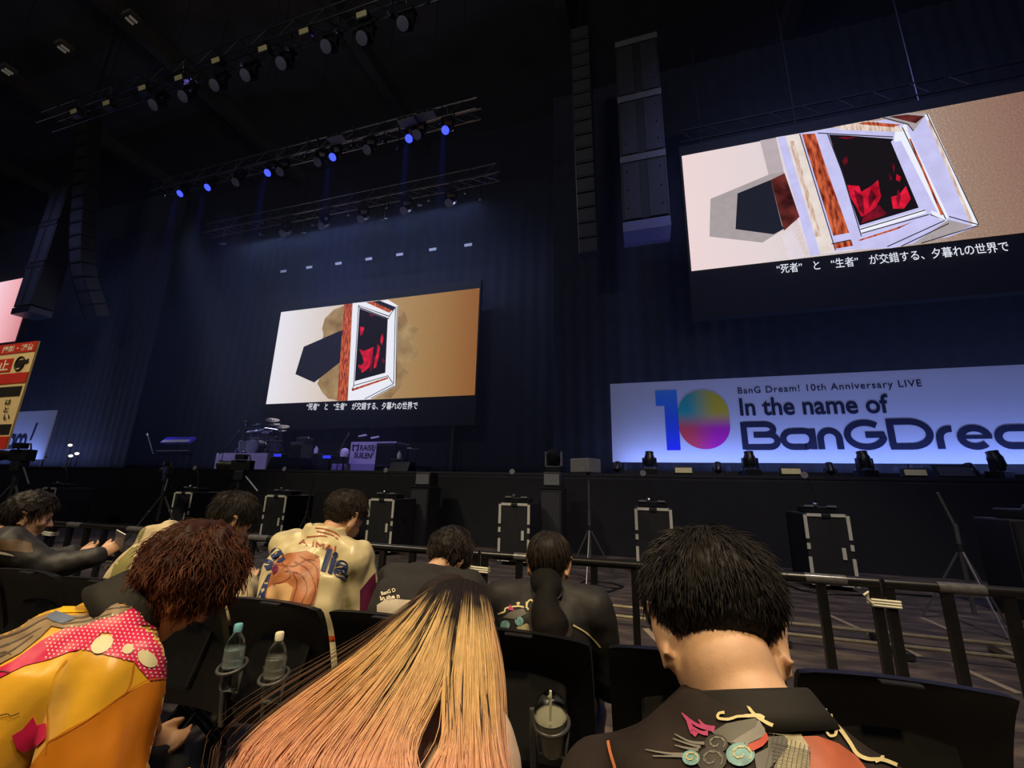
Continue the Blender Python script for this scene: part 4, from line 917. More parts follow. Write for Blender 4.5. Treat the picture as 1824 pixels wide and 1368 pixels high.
tripod('slim silver tripod stand in front of the banner at right', 'tripod_stand', 1700, 878, 975, 6.2, 0.42, None, 'metal', -0.1)
tripod('thin dark tripod stand left of the satin jacket man', 'tripod_stand', 551, 853, 915, 7.0, 0.4, None, 'dmetal', 0.05)
a, c = onY(560, 874, 8.3), onY(646, 874, 8.3)
t = thing('backing_board', 'dark grey upright board behind the satin jacket man', 'board', ((a.x+c.x)/2, 8.3, 0))
part('panel', M['grey2'] if 'grey2' in M else M['dmetal'], t, lambda b: b.box(((a.x+c.x)/2, 8.33, a.z/2+0.1), (c.x-a.x, 0.05, a.z-0.2)))
for x in (a.x+0.1, c.x-0.1): part('foot', M['black'], t, lambda b: b.box((x, 8.33, 0.1), (0.06, 0.5, 0.2)))
xr = onY(1800, 930, 6.6).x
t = thing('equipment_rack', 'dark equipment rack cut off at the right edge', 'equipment rack', (xr+0.25, 6.6, 0))
zr = onY(1800, 925, 6.6).z
part('body', M['black'], t, lambda b: b.box((xr+0.3, 6.9, zr/2), (0.62, 0.6, zr), None, 0.02))
part('rail', M['dmetal'], t, lambda b: b.box((xr+0.02, 6.59, zr/2), (0.03, 0.02, zr*0.94)))
part('top_unit', M['plastic'], t, lambda b: b.box((xr+0.32, 6.85, zr+0.06), (0.42, 0.36, 0.12), (0, 0, 0.2), 0.02))
part('knob', M['chrome'], t, lambda b: b.ell((xr+0.2, 6.66, zr+0.14), (0.03, 0.03, 0.03)))
# broadcast cameras
def tv_camera(label, px, py, y, yaw, s=1.0):
    p = onY(px, py, y); t = thing('broadcast_camera', label, 'camera', (p.x, y, 0)); rz = Matrix.Rotation(yaw, 3, 'Z')
    def L_(v): return p + rz @ (Vector(v)*s)
    part('body', M['plastic'], t, lambda b: b.box(L_((0, 0, 0)), (0.42*s, 0.15*s, 0.20*s), rz, 0.02))
    part('lens', M['plastic'], t, lambda b: b.lathe([(0.07*s, 0), (0.085*s, 0.12*s), (0.085*s, 0.22*s), (0.1*s, 0.30*s)], L_((-0.2, 0, 0)), rz @ Vector((-1, 0, 0)), 16), 40)
    part('viewfinder', M['plastic'], t, lambda b: b.box(L_((0.0, -0.06, 0.16)), (0.2*s, 0.12*s, 0.1*s), rz, 0.015))
    part('top_handle', M['dmetal'], t, lambda b: b.tube([L_((-0.14, 0, 0.1)), L_((-0.12, 0, 0.2)), L_((0.12, 0, 0.2)), L_((0.16, 0, 0.1))], 0.015*s, 6))
    part('pan_bar', M['metal'], t, lambda b: b.cyl(L_((0.1, 0, -0.2)), L_((0.5, -0.1, -0.48)), 0.014, n=6))
    part('pan_handle', M['dmetal'], t, lambda b: b.cyl(L_((0.1, 0.1, -0.2)), L_((-0.36, 0.2, -0.42)), 0.014, n=6))
    part('fluid_head', M['dmetal'], t, lambda b: b.box(L_((0, 0, -0.19)), (0.2*s, 0.16*s, 0.18*s), rz, 0.02))
    part('column', M['dmetal'], t, lambda b: b.cyl((p.x, y, 0.45), (p.x, y, p.z-0.26*s), 0.05, n=10))
    for q in (0.4, 2.5, 4.6):
        part('leg', M['dmetal'], t, lambda b: b.cyl((p.x, y, p.z-0.5), (p.x+0.55*math.cos(q), y+0.55*math.sin(q), 0.02), 0.02, n=6))
        part('joint', M['chrome'], t, lambda b: b.ell((p.x+0.2*math.cos(q), y+0.2*math.sin(q), (p.z-0.5)*0.65), (0.03, 0.03, 0.03), None, 8, 6))
tv_camera('black broadcast camera on a tripod before the violet drum riser', 432, 829, 6.6, 0.15, 1.0)
tv_camera('black broadcast camera silhouetted against the left banner', 40, 811, 5.2, 0.1, 1.1)
tv_camera('dark broadcast camera rig below the violet-lit keyboard', 300, 838, 7.0, -0.4, 0.9)

# ------------------------------------------------------------------ dolly track
M['rail'] = mat('worn_steel_rail', (150, 142, 122), 0.4, 0.5, 0.2, 12)
tr = thing('dolly_track', 'low two-rail camera dolly track along the pit floor', 'dolly track', (-4.5, 5.0, 0))
for y in (4.83, 5.22): part('rail', M['rail'], tr, lambda b: b.cyl((-16.0, y, 0.085), (7.0, y, 0.085), 0.016, n=8))
for k in range(26):
    x = -15.6 + k*0.88
    sl = part('sleeper', M['rail'] if k % 3 == 0 else M['dmetal'], tr, lambda b: b.box((x, 5.02, 0.035), (0.07, 0.62, 0.05)))
# floor tape and cable remnants
M['ftape'] = mat('grey_floor_tape', (146, 132, 118), 0.7, 0, 0.2, 20)
for i, (a, c, lab) in enumerate((((1475, 1095), (1640, 1170), 'long pale tape strip slanting over the pit floor at right'), ((1245, 1085), (1235, 1120), 'short pale tape strip on the floor by the empty chair gap'), ((1640, 1100), (1710, 1130), 'pale tape scrap near the dolly track at right'), ((1700, 1185), (1815, 1235), 'pale tape strip on the floor beyond the empty chair'), ((1150, 1120), (1180, 1150), 'pale tape scrap on the floor behind the black shirt man'))):
    a, c = onZ(*a, 0.002), onZ(*c, 0.002); d = (c-a).normalized(); n = Vector((-d.y, d.x, 0))*0.03
    tag(MB().prism([a-n, c-n, c+n, a+n], (0, 0, 0.003)).build('floor_tape', M['ftape']), lab, 'tape', 'tape strips on the pit floor')
def cable(label, pts, r=0.012):
    tag(MB().tube([onZ(px, py, r) for px, py in pts], r, 6).build('cable', M['plastic'], None, True), label, 'cable')
cable('black cable looped on the floor by the light stand', [(1020, 1044), (1045, 1034), (1090, 1038), (1110, 1045), (1085, 1054), (1040, 1054), (1020, 1046), (1060, 1041), (1100, 1048)])
cable('black cable along the foot of the case at right', [(1395, 1040), (1430, 1052), (1470, 1058), (1530, 1060), (1600, 1058), (1660, 1062)])

# ------------------------------------------------------------------ barrier fence
YFN, ZFN, SEC = 2.43, 0.955, 1.89
M['fence'] = mat('black_barrier_paint', (24, 24, 28), 0.28, 0.2, 0.2, 25)
def fence_section(t):
    part('top_rail', M['fence'], t, lambda b: b.cyl((0.01, 0, ZFN-0.022), (SEC-0.01, 0, ZFN-0.022), 0.022, n=12), 40)
    part('lower_rail', M['fence'], t, lambda b: b.cyl((0.01, 0, 0.12), (SEC-0.01, 0, 0.12), 0.018, n=10), 40)
    for k in range(10):
        x = 0.025 + (SEC-0.05)*k/9
        part('post', M['fence'], t, lambda b: b.box((x, 0, (ZFN-0.02+0.02)/2), (0.034, 0.03, ZFN-0.05)))
    for k in range(3):
        x = 0.2 + 0.7*k
        part('tape_wrap', M['wrap'], t, lambda b: b.cyl((x, 0, ZFN-0.022), (x+0.16, 0, ZFN-0.022), 0.0235, n=12), 40)
    for x in (0.25, SEC-0.25): part('foot', M['fence'], t, lambda b: b.box((x, 0, 0.015), (0.05, 0.5, 0.03)))
M['wrap'] = mat('glossy_wrap', (90, 90, 96), 0.22, 0.3, 0.2, 40)
fx = [0.97 + SEC*k for k in range(-4, 1)]
fl_ = ['barrier section in front of the phone holder at far left', 'barrier section in front of the beige hoodie man', 'barrier section in front of the satin jacket man', 'barrier section in front of the ponytailed person', 'barrier section in front of the empty chair at right']
proto = None
for x, lab in zip(fx, fl_):
    if proto is None: t = thing('barrier', 'black ' + lab, 'barrier'); fence_section(t); proto = t; t.location = (x, YFN, 0)
    else: t = clone(proto, (x, YFN, 0), 0, 'black ' + lab)
    t['group'] = 'barrier sections'
for k, lab in ((-3, 'white tie knotted round the barrier posts at far left'), (-1, 'white tie on the barrier beside the blonde head'), (0, 'white tie joining two barrier posts above the empty chair')):
    x = 0.97 + SEC*k if k != -3 else 0.97 + SEC*-3 + 0.0
    t = thing('cable_tie', lab, 'tie', (x, YFN, 0.845))
    for dz in (0.0, 0.011, 0.022): part('loop', M['tape'], t, lambda b: b.tube([(x-0.052, YFN-0.022, 0.845+dz), (x+0.052, YFN-0.022, 0.843+dz), (x+0.052, YFN+0.022, 0.845+dz), (x-0.052, YFN+0.022, 0.847+dz)], 0.006, 6, True))
    part('loose_end', M['tape'], t, lambda b: b.tube([(x-0.05, YFN-0.024, 0.85), (x-0.07, YFN-0.03, 0.87), (x-0.065, YFN-0.035, 0.90), (x-0.085, YFN-0.04, 0.885)], 0.005, 6))

# ------------------------------------------------------------------ notice placard at the far left
YN = 3.0
A, B = onY(70, 607, YN), onY(8, 800, YN)
w_, zt_, zb_ = 0.95, A.z, onY(4, 800, YN).z; xr_ = (A.x + B.x)/2; xl_ = xr_-w_
t = thing('notice_placard', 'tall red and cream notice placard with a crossed camera sign at far left', 'placard', ((xl_+xr_)/2, YN, 0))
M['pcream'] = mat('placard_cream', (224, 200, 150), 0.6, 0, 0.04, 6); M['pred'] = mat('placard_red', (188, 40, 30), 0.6, 0, 0.06, 6); M['pblack'] = mat('placard_black', (24, 18, 16), 0.6, 0, 0.1, 6); M['pwhite'] = mat('placard_white', (236, 224, 200), 0.6, 0, 0.04, 6)
hN = zt_-zb_
part('board', M['pcream'], t, lambda b: b.box(((xl_+xr_)/2, YN+0.01, (zt_+zb_)/2), (w_, 0.02, hN)))
part('pole', M['dmetal'], t, lambda b: b.cyl(((xl_+xr_)/2, YN+0.05, 0.02), ((xl_+xr_)/2, YN+0.05, zt_-0.2), 0.02, n=8))
part('foot', M['dmetal'], t, lambda b: b.box(((xl_+xr_)/2, YN+0.05, 0.015), (0.5, 0.5, 0.03)))
def strip(m, f0, f1, u0=0.0, u1=1.0, nm='stripe'):
    part(nm, m, t, lambda b: b.box((xl_ + w_*(u0+u1)/2, YN-0.003, zt_ - hN*(f0+f1)/2), (w_*(u1-u0), 0.006, hN*(f1-f0))))
strip(M['pred'], 0.0, 0.10); strip(M['pred'], 0.30, 0.40); strip(M['pblack'], 0.43, 0.52, 0, 0.96); strip(M['pblack'], 0.78, 0.87, 0, 0.98); strip(M['pred'], 0.89, 1.0); strip(M['pred'], 0.15, 0.28, 0.0, 0.60)
def ntext(body, m, u0, u1, f1, h):
    text_obj('letter', body, m, t, (xl_+w_*u0, YN, zt_-hN*f1), (xl_+w_*u1, YN, zt_-hN*f1), hN*h, weight=0.02, lift=0.008)
ntext('撮影・録音', M['pwhite'], 0.3, 0.95, 0.085, 0.065); ntext('禁止', M['pwhite'], 0.1, 0.55, 0.27, 0.11); ntext('は', M['pblack'], 0.72, 0.84, 0.60, 0.05); ntext('と', M['pblack'], 0.74, 0.84, 0.67, 0.05); ntext('い', M['pblack'], 0.78, 0.9, 0.74, 0.05)
part('camera_sign', M['pblack'], t, lambda b: [b.box((xl_+w_*0.77, YN-0.004, zt_-hN*0.21), (0.17, 0.008, 0.09)), b.box((xl_+w_*0.90, YN-0.004, zt_-hN*0.195), (0.06, 0.008, 0.05), (0, -0.4, 0))])
part('ring', M['pblack'], t, lambda b: b.tube([(xl_+w_*0.77+0.085*math.cos(q), YN-0.008, zt_-hN*0.21+0.085*math.sin(q)) for q in [i*math.pi/12 for i in range(24)]], 0.008, 5, True))
lamp('notice_lamp', 'SPOT', (-5.5, -0.5, 6.0), ((xl_+xr_)/2, YN, (zt_+zb_)/2), 420, WARM, 0.2, 26, 0.5)

# ------------------------------------------------------------------ chairs
M['seat'] = mat('black_seat_plastic', (9, 9, 11), 0.45, 0, 0.2, 25, 0.06, 260, spec=0.35)
CW, CH = 0.448, 0.858
def chair(t):
    """origin on the floor under the top edge of the backrest"""
    def back(b):
        P = []; nx, nz = 14, 12
        outline = []
        for side in (0, 1):
            for j in range(nz+1):
                for i in range(nx+1):
                    u = -1 + 2*i/nx; v = j/nz; hw = CW/2
                    # rounded top corners
                    z = 0.36 + (CH-0.36)*(1-(1-v)**1.7)
                    rr = 0.018; xx = u*hw
                    if z > CH-rr:
                        dzz = z-(CH-rr); lim = hw - rr + math.sqrt(max(0, rr*rr-dzz*dzz)); xx = max(-lim, min(lim, xx))
                    y = 0.035*(u*u) * -1 + 0.17*(1-v) + (0.0 if side == 0 else 0.028)
                    P.append((xx, y, z))
        S = (nx+1)*(nz+1); Fc = []
        for j in range(nz):
            for i in range(nx):
                a = j*(nx+1)+i; Fc += [(a, a+1, a+nx+2, a+nx+1), (S+a, S+a+nx+1, S+a+nx+2, S+a+1)]
        for i in range(nx):
            a, c = i, nz*(nx+1)+i; Fc += [(a, S+a, S+a+1, a+1), (c, c+1, S+c+1, S+c)]
        for j in range(nz):
            a, c = j*(nx+1), j*(nx+1)+nx; Fc += [(a, a+nx+1, S+a+nx+1, S+a), (c, S+c, S+c+nx+1, c+nx+1)]
        b.add(P, Fc)
    o = part('backrest', M['seat'], t, back, 40)
    part('rear_panel', M['seat'], o, lambda b: b.box((0, 0.06, 0.62), (CW*0.62, 0.03, 0.26), (-0.36, 0, 0), 0.012))
    part('number_plate', M['dmetal'], o, lambda b: b.box((0.0, -0.004, CH-0.006), (0.09, 0.03, 0.006), None, 0.002))
    part('seat', M['seat'], t, lambda b: b.box((0, 0.40, 0.41), (CW*0.94, 0.42, 0.06), (0.06, 0, 0), 0.025), 40)
    for sx in (-1, 1):
        part('leg', M['dmetal'], t, lambda b: b.tube([(sx*(CW/2-0.02), 0.10, 0.60), (sx*(CW/2-0.02), 0.24, 0.40), (sx*(CW/2-0.02), 0.56, 0.012)], 0.012, 8))
        part('leg', M['dmetal'], t, lambda b: b.tube([(sx*(CW/2-0.035), 0.50, 0.39), (sx*(CW/2-0.035), 0.12, 0.012)], 0.012, 8))
YA = 1.45
edges = [0.36, -0.13, -0.63, -1.12, -1.62, -2.12, -2.61, -3.11, -3.60]
ch_lab = ['empty black folding chair at the right edge', 'black chair hidden behind the man in the floral black shirt', 'black chair under the ponytailed person', 'black chair under the black hoodie person', 'black chair holding two bottles behind the satin jacket', 'black chair under the beige hoodie man', 'black chair between the beige hoodie man and phone holder', 'black chair just right of the phone holder', 'black chair under the phone holder at far left']
proto = None
for x, lab in zip(edges, ch_lab):
    loc = (x + 0.222, YA, 0)
    if proto is None: t = thing('folding_chair', lab, 'chair'); chair(t); proto = t; t.location = loc
    else: t = clone(proto, loc, 0, lab)
    t['group'] = 'chairs of the front row'
YB2 = 0.34
for x, lab in ((0.10, 'black chair under the man in the floral black shirt'), (-0.47, 'black chair under the long-haired blonde'), (-1.42, 'black chair under the person in the yellow jacket'), (-0.94, 'black chair carrying the orange bag between the near people')):
    t = clone(proto, (x, YB2, 0), 0, lab); t['group'] = 'chairs of the near row'

# ------------------------------------------------------------------ bottles and cup in holders
M['clear'] = mat('clear_plastic', (238, 244, 246), 0.06, 0, 0.02, 10, 0.12, 120, trans=1.0); 
for m_ in (M['clear'],): m_.node_tree.nodes['Principled BSDF'].inputs['IOR'].default_value = 1.33
M['blabel'] = mat('bottle_label', (206, 226, 232), 0.15, 0, 0.15, 40, trans=0.85); M['clabel'] = mat('clear_label', (230, 230, 222), 0.2, 0, 0.1, 60, trans=0.9)
M['bluecap'] = mat('blue_cap', (120, 186, 206), 0.4, 0, 0.03, 10); M['whitecap'] = mat('white_cap', (236, 230, 200), 0.4, 0, 0.03, 10)
M['ring'] = mat('holder_plastic', (70, 70, 72), 0.3, 0, 0.1, 20)
def holder(label, c, r):
    c = Vector(c); t = thing('cup_holder', label, 'cup holder', c)
    part('ring', M['ring'], t, lambda b: b.tube([c + Vector((r*1.12*math.cos(q), r*1.12*math.sin(q), 0.012*math.sin(q))) for q in [i*math.pi/12 for i in range(24)]], 0.006, 6, True), True)
    part('base_bar', M['ring'], t, lambda b: b.tube([c + Vector((-r*1.1, 0, 0)), c + Vector((-r*0.9, 0.01, -0.085)), c + Vector((r*0.9, 0.01, -0.085)), c + Vector((r*1.1, 0, 0))], 0.005, 6), True)
    part('clip_arm', M['ring'], t, lambda b: b.box(c + Vector((-r*1.35, 0.03, -0.10)), (0.02, 0.012, 0.24), (0.12, 0, 0), 0.004))
def bottle(label, c, capm, labm, s=1.0):
    c = Vector(c); t = thing('water_bottle', label, 'bottle', c)
    prof = [(0.022, 0.0), (0.031, 0.006), (0.033, 0.02)]
    for k in range(6): prof += [(0.0335, 0.03+k*0.016), (0.0315, 0.038+k*0.016)]
    prof += [(0.0335, 0.13), (0.033, 0.145), (0.026, 0.17), (0.015, 0.187), (0.0135, 0.195)]
    part('body', M['clear'], t, lambda b: b.lathe([(r*s, h*s) for r, h in prof], c, (0, 0, 1), 24), True)
    part('label', labm, t, lambda b: b.lathe([(0.0345*s, 0.075*s), (0.0348*s, 0.08*s), (0.0348*s, 0.135*s), (0.0345*s, 0.138*s)], c, (0, 0, 1), 24), True)
    part('cap', capm, t, lambda b: b.lathe([(0.0145*s, 0.193*s), (0.0152*s, 0.197*s), (0.0152*s, 0.215*s), (0.013*s, 0.219*s)], c, (0, 0, 1), 20), 40)
YBT = 1.385
p = onY(407, 1228, YBT); bottle('clear water bottle with a pale blue cap in a chair holder', p, M['bluecap'], M['blabel'], 0.98); holder('grey plastic holder round the blue-capped bottle', (p.x, YBT, p.z+0.075), 0.041)
p = onY(482, 1248, YBT); bottle('clear water bottle with a white cap in a chair holder', p, M['whitecap'], M['clabel'], 0.98); holder('grey plastic holder round the white-capped bottle', (p.x, YBT, p.z+0.075), 0.041)
YBT = 1.375
p = onY(984, 1338, YBT)
t = thing('dome_cup', 'clear dome-lidded cup with a pale cream drink in a chair holder', 'cup', p)
part('cup', M['clear'], t, lambda b: b.lathe([(0.028, 0), (0.030, 0.005), (0.044, 0.095), (0.046, 0.1), (0.0448, 0.1), (0.0428, 0.095), (0.0288, 0.006), (0.027, 0.001)], p, (0, -0.25, 1), 28, False), True)
part('dome_lid', M['clear'], t, lambda b: b.lathe([(0.047, 0.1), (0.046, 0.115), (0.036, 0.142), (0.02, 0.156), (0.004, 0.16), (0.004, 0.1588), (0.0195, 0.1548), (0.0352, 0.141), (0.0450, 0.1146), (0.046, 0.1)], p, (0, -0.25, 1), 28, False), True)
part('drink', mat('cream_drink', (214, 204, 170), 0.5, 0, 0.05, 20), t, lambda b: b.lathe([(0.0280, 0.004), (0.0425, 0.096)], p, (0, -0.25, 1), 28), 40)
part('straw', M['whitecap'], t, lambda b: b.cyl(p + Vector((0.0, -0.03, 0.02)), p + Vector((0.004, -0.045, 0.165)), 0.0035, n=8))
holder('grey plastic holder round the dome-lidded cup', (p.x, YBT-0.012, p.z+0.075), 0.043)
# ------------------------------------------------------------------ people
def np_mesh(name, V, Fq, m, parent, smooth=True, attr=None):
    """fast mesh from arrays: V (n,3), Fq (k,4) quads; attr = per-vertex colour (n,3)"""
    inv = INV.get(parent.name) if parent is not None else None
    if inv is not None:
        A = np.array(inv); V = V @ A[:3, :3].T + A[:3, 3]
    me = bpy.data.meshes.new(name); me.vertices.add(len(V)); me.vertices.foreach_set('co', V.astype(np.float32).ravel())
    k, w = Fq.shape; me.loops.add(k*w); me.loops.foreach_set('vertex_index', Fq.astype(np.int32).ravel())
    me.polygons.add(k); me.polygons.foreach_set('loop_start', np.arange(0, k*w, w, dtype=np.int32)); me.polygons.foreach_set('loop_total', np.full(k, w, dtype=np.int32))
    if smooth: me.polygons.foreach_set('use_smooth', np.ones(k, dtype=bool))
    if attr is not None:
        a = me.color_attributes.new('tint', 'FLOAT_COLOR', 'POINT'); c = np.ones((len(V), 4), dtype=np.float32); c[:, :3] = attr; a.data.foreach_set('color', c.ravel())
    me.materials.append(m); me.update(calc_edges=True); me.validate()
    return link(bpy.data.objects.new(name, me), parent)
def tint_mat(name, rough=0.4, spec=0.5, aniso=True):
    m = bpy.data.materials.new(name); N, L = nodes_of(m); b = N['Principled BSDF']
    a = N.new('ShaderNodeVertexColor'); a.layer_name = 'tint'; nz = N.new('ShaderNodeTexNoise'); nz.inputs['Scale'].default_value = 60
    tc = N.new('ShaderNodeTexCoord'); L.new(tc.outputs['Object'], nz.inputs['Vector'])
    mr = N.new('ShaderNodeMapRange'); mr.inputs[3].default_value = 0.75; mr.inputs[4].default_value = 1.25; L.new(nz.outputs['Fac'], mr.inputs[0])
    mx = N.new('ShaderNodeVectorMath'); mx.operation = 'SCALE'; L.new(a.outputs['Color'], mx.inputs[0]); L.new(mr.outputs[0], mx.inputs['Scale'])
    L.new(mx.outputs[0], b.inputs['Base Color']); b.inputs['Roughness'].default_value = rough; b.inputs['Specular IOR Level'].default_value = spec
    return m
M['hair'] = tint_mat('hair_strands', 0.55, 0.22)
def skin_mat(name, rgb):
    m = mat(name, rgb, 0.5, 0, 0.07, 30, 0.05, 220); b = m.node_tree.nodes['Principled BSDF']
    b.inputs['Subsurface Weight'].default_value = 0.12; b.inputs['Subsurface Radius'].default_value = (0.012, 0.005, 0.003); return m
M['skin'] = skin_mat('skin_light', (214, 172, 142)); M['skin2'] = skin_mat('skin_medium', (202, 158, 130))
M['eye'] = mat('dark_eye', (24, 18, 16), 0.15, 0, 0.1, 20)

def fuse(b, name, m, parent, voxel, smooth=6, noise_amp=0.0, noise_scale=6.0, stretch=(1, 1, 1)):
    """one continuous surface from overlapping shapes: voxel remesh, then smoothing"""
    me = b.mesh(name + '_src', m, None, False, False); o = bpy.data.objects.new('tmp', me); COL.objects.link(o)
    r = o.modifiers.new('r', 'REMESH'); r.mode = 'VOXEL'; r.voxel_size = voxel
    s = o.modifiers.new('s', 'SMOOTH'); s.factor = 0.5; s.iterations = smooth
    dg = bpy.context.evaluated_depsgraph_get(); dg.update()
    res = bpy.data.meshes.new_from_object(o.evaluated_get(dg)); bpy.data.objects.remove(o); bpy.data.meshes.remove(me)
    n = len(res.vertices); V = np.empty(n*3, dtype=np.float32); res.vertices.foreach_get('co', V); V = V.reshape(-1, 3).astype(float)
    if noise_amp:
        Nn = np.empty(n*3, dtype=np.float32); res.vertices.foreach_get('normal', Nn); Nn = Nn.reshape(-1, 3)
        st = Vector(stretch)
        d = np.array([noise.noise(Vector((p[0]*st.x, p[1]*st.y, p[2]*st.z))*noise_scale) + 0.5*noise.noise(Vector((p[2]*st.z+3, p[0]*st.x, p[1]*st.y))*noise_scale*2.1) for p in V])
        V = V + Nn*(d*noise_amp)[:, None]
    q = np.empty(len(res.loops), dtype=np.int32); res.loops.foreach_get('vertex_index', q)
    tot = np.empty(len(res.polygons), dtype=np.int32); res.polygons.foreach_get('loop_total', tot)
    if (tot == 4).all(): Fq = q.reshape(-1, 4)
    else: Fq = np.array([list(p.vertices) if len(p.vertices) == 4 else list(p.vertices)+[p.vertices[-1]] for p in res.polygons])
    bpy.data.meshes.remove(res)
    o = np_mesh(name, V, Fq, m, parent); o_world[o.name] = (V, Fq); return o
o_world = {}

def V3(*a): return Vector(a)
class Pose: pass
def head_rot(yaw, pitch, roll):
    """yaw left positive, pitch = bow forward, roll = towards own right; head axes x right, y face, z up"""
    return (Matrix.Rotation(yaw, 3, 'Z') @ Matrix.Rotation(-pitch, 3, 'X') @ Matrix.Rotation(roll, 3, 'Y'))
def add_head(b, P, ears=True):
    H, Rm, s = P.head, P.hrot, P.hs
    def w(v): return H + Rm @ (Vector(v)*s)
    def el(c, r, rot=None): b.ell(w(c), [x*s for x in r], Rm @ (Euler(rot).to_matrix() if rot else Matrix.Identity(3)), 20, 14)
    el((0, -0.014, 0.03), (0.075, 0.095, 0.085)); el((0, 0.0, 0.0), (0.071, 0.085, 0.075)); el((0, 0.03, -0.045), (0.058, 0.066, 0.072))
    el((0, 0.058, -0.098), (0.032, 0.030, 0.026)); el((0, 0.072, 0.024), (0.054, 0.026, 0.017))
    b.caps(w((0, 0.092, 0.005)), w((0, 0.113, -0.034)), 0.008*s, 0.0135*s, 10, 3)
    for sx in (-1, 1):
        el((sx*0.012, 0.102, -0.038), (0.010, 0.010, 0.008)); el((sx*0.040, 0.06, -0.028), (0.026, 0.030, 0.026)); el((sx*0.033, 0.078, 0.004), (0.016, 0.013, 0.010))
        b.caps(w((sx*0.058, -0.002, -0.055)), w((sx*0.022, 0.062, -0.104)), 0.016*s, 0.018*s, 10, 3)
        if ears:
            el((sx*0.081, -0.012, -0.016), (0.010, 0.021, 0.037), (0.15, sx*0.18, sx*-0.45))
            ring = [w((sx*(0.090 + 0.009*math.cos(q)), -0.022 + 0.018*math.sin(q) - 0.006, -0.012 + 0.037*math.cos(q))) for q in [i*math.pi/8 for i in range(-2, 10)]]
            b.tube(ring, 0.0060*s, 8); el((sx*0.082, -0.004, -0.050), (0.007, 0.010, 0.012))
    el((0, 0.088, -0.064), (0.024, 0.011, 0.006)); el((0, 0.086, -0.076), (0.021, 0.011, 0.007))
def add_hand(b, wrist, d, nrm, curl, side, s=1.0, k=1.0):
    """palm, four fingers, thumb; d along the hand, nrm out of the back of the hand"""
    d = Vector(d).normalized(); nrm = Vector(nrm); nrm = (nrm - d*nrm.dot(d)).normalized(); u = d.cross(nrm)*side
    w = Vector(wrist); palm = Matrix((u, d, nrm)).transposed()
    b.ell(w + d*0.048*s, (0.040*s, 0.052*s, 0.016*s), palm, 16, 10); b.caps(w, w + d*0.05*s, 0.024*s, 0.02*s)
    for i, (off, ln) in enumerate(((-0.028, 0.068), (-0.009, 0.076), (0.010, 0.071), (0.028, 0.056))):
        p = w + d*(0.088 - abs(off)*0.25)*s + u*off*s; a = 0.0
        for j, f in enumerate((0.45, 0.32, 0.23)):
            a += curl*(0.7, 0.9, 0.6)[j]; q = p + (d*math.cos(a) - nrm*math.sin(a))*ln*f*s; b.caps(p, q, (0.0092 - 0.0009*j)*s*k, (0.0086 - 0.0009*j)*s*k, 10, 3); p = q
    p = w + d*0.03*s - u*0.032*s
    for j, (f, a) in enumerate(((0.034, 0.5), (0.028, 0.25))):
        q = p + (d*math.cos(a) - u*math.sin(a) - nrm*0.5*curl).normalized()*f*s; b.caps(p, q, 0.0115*s*k, 0.0100*s*k, 10, 3); p = q

def torso_secs(P, g, top=True):
    """rings round the spine, grown by g"""
    sp, hp, ax = P.c7, P.hip, P.side.normalized(); secs = []
    d0 = (sp - hp)
    rows = [(-0.06, 0.15, 0.105, 0.0), (0.04, 0.172, 0.120, 0.0), (0.28, 0.152, 0.106, 0.010), (0.55, 0.165, 0.112, 0.004), (0.76, 0.172, 0.110, 0.004), (0.90, 0.150, 0.088, 0.012), (0.985, 0.090, 0.066, 0.016), (1.03, 0.060, 0.056, 0.02)]
    for f, w, dp, fw in rows:
        if not top and f > 0.99: continue
        bow = P.bow*math.sin(max(0, min(1, f))*math.pi)
        dirn = d0.normalized(); fwd = ax.cross(dirn)*-1
        if fwd.dot(P.fwd) < 0: fwd = -fwd
        c = hp + d0*f - fwd*bow + fwd*fw
        secs.append((c, ax*(w*P.bw + g), fwd*(dp*P.bw + g)))
    return secs
def add_arms(b, P, g, upto=2):
    for sh, elb, wr in ((P.shR, P.elR, P.wrR), (P.shL, P.elL, P.wrL)):
        b.caps(P.c7.lerp(sh, 0.35) - V3(0, 0, 0.03), sh, 0.055 + g, 0.056 + g)
        b.caps(sh, elb, 0.055 + g*1.15, 0.043 + g*1.15)
        if upto > 1: b.caps(elb, elb.lerp(wr, 0.93), 0.043 + g*1.15, 0.029 + g*1.05)
def add_legs(b, P, g):
    for kn, an in ((P.knR, P.anR), (P.knL, P.anL)):
        h = P.hip + (kn - P.hip).normalized()*0.02 + P.side.normalized()*(0.085 if kn is P.knR else -0.085)
        b.caps(h, kn, 0.085 + g, 0.058 + g); b.caps(kn, an, 0.056 + g, 0.038 + g)
def make_body(t, P, m, voxel):
    b = MB(); g = -0.012
    b.loft(torso_secs(P, g), 24); add_arms(b, P, -0.008); add_legs(b, P, -0.010)
    nb = P.c7 + V3(0, 0, 0); sk = P.head + P.hrot @ (V3(0, -0.025, -0.055)*P.hs)
    b.caps(nb - (P.c7-P.hip).normalized()*0.03 + P.fwd*0.03, sk, 0.058*P.nk, 0.054*P.nk, 18)
    b.caps(nb, P.head + P.hrot @ (V3(0, 0.0, -0.07)*P.hs), 0.05*P.nk, 0.05*P.nk, 18)
    add_head(b, P)
    for wr, el_, hd, s in ((P.wrR, P.elR, P.handR, 1), (P.wrL, P.elL, P.handL, -1)):
        add_hand(b, wr, hd[0], hd[1], hd[2], s)
    for an in (P.anR, P.anL): b.caps(an - V3(0, 0.03, 0.045), an + V3(0, 0.15, -0.05), 0.034, 0.03)
    o = fuse(b, 'body', m, t, voxel, 5)
    for sx in (-1, 1):
        e = P.head + P.hrot @ (V3(sx*0.033, 0.0885, 0.001)*P.hs)
        part('eye', M['eye'], t, lambda bb: bb.ell(e, (0.012*P.hs, 0.004*P.hs, 0.0035*P.hs), P.hrot, 12, 8), True)
    return o
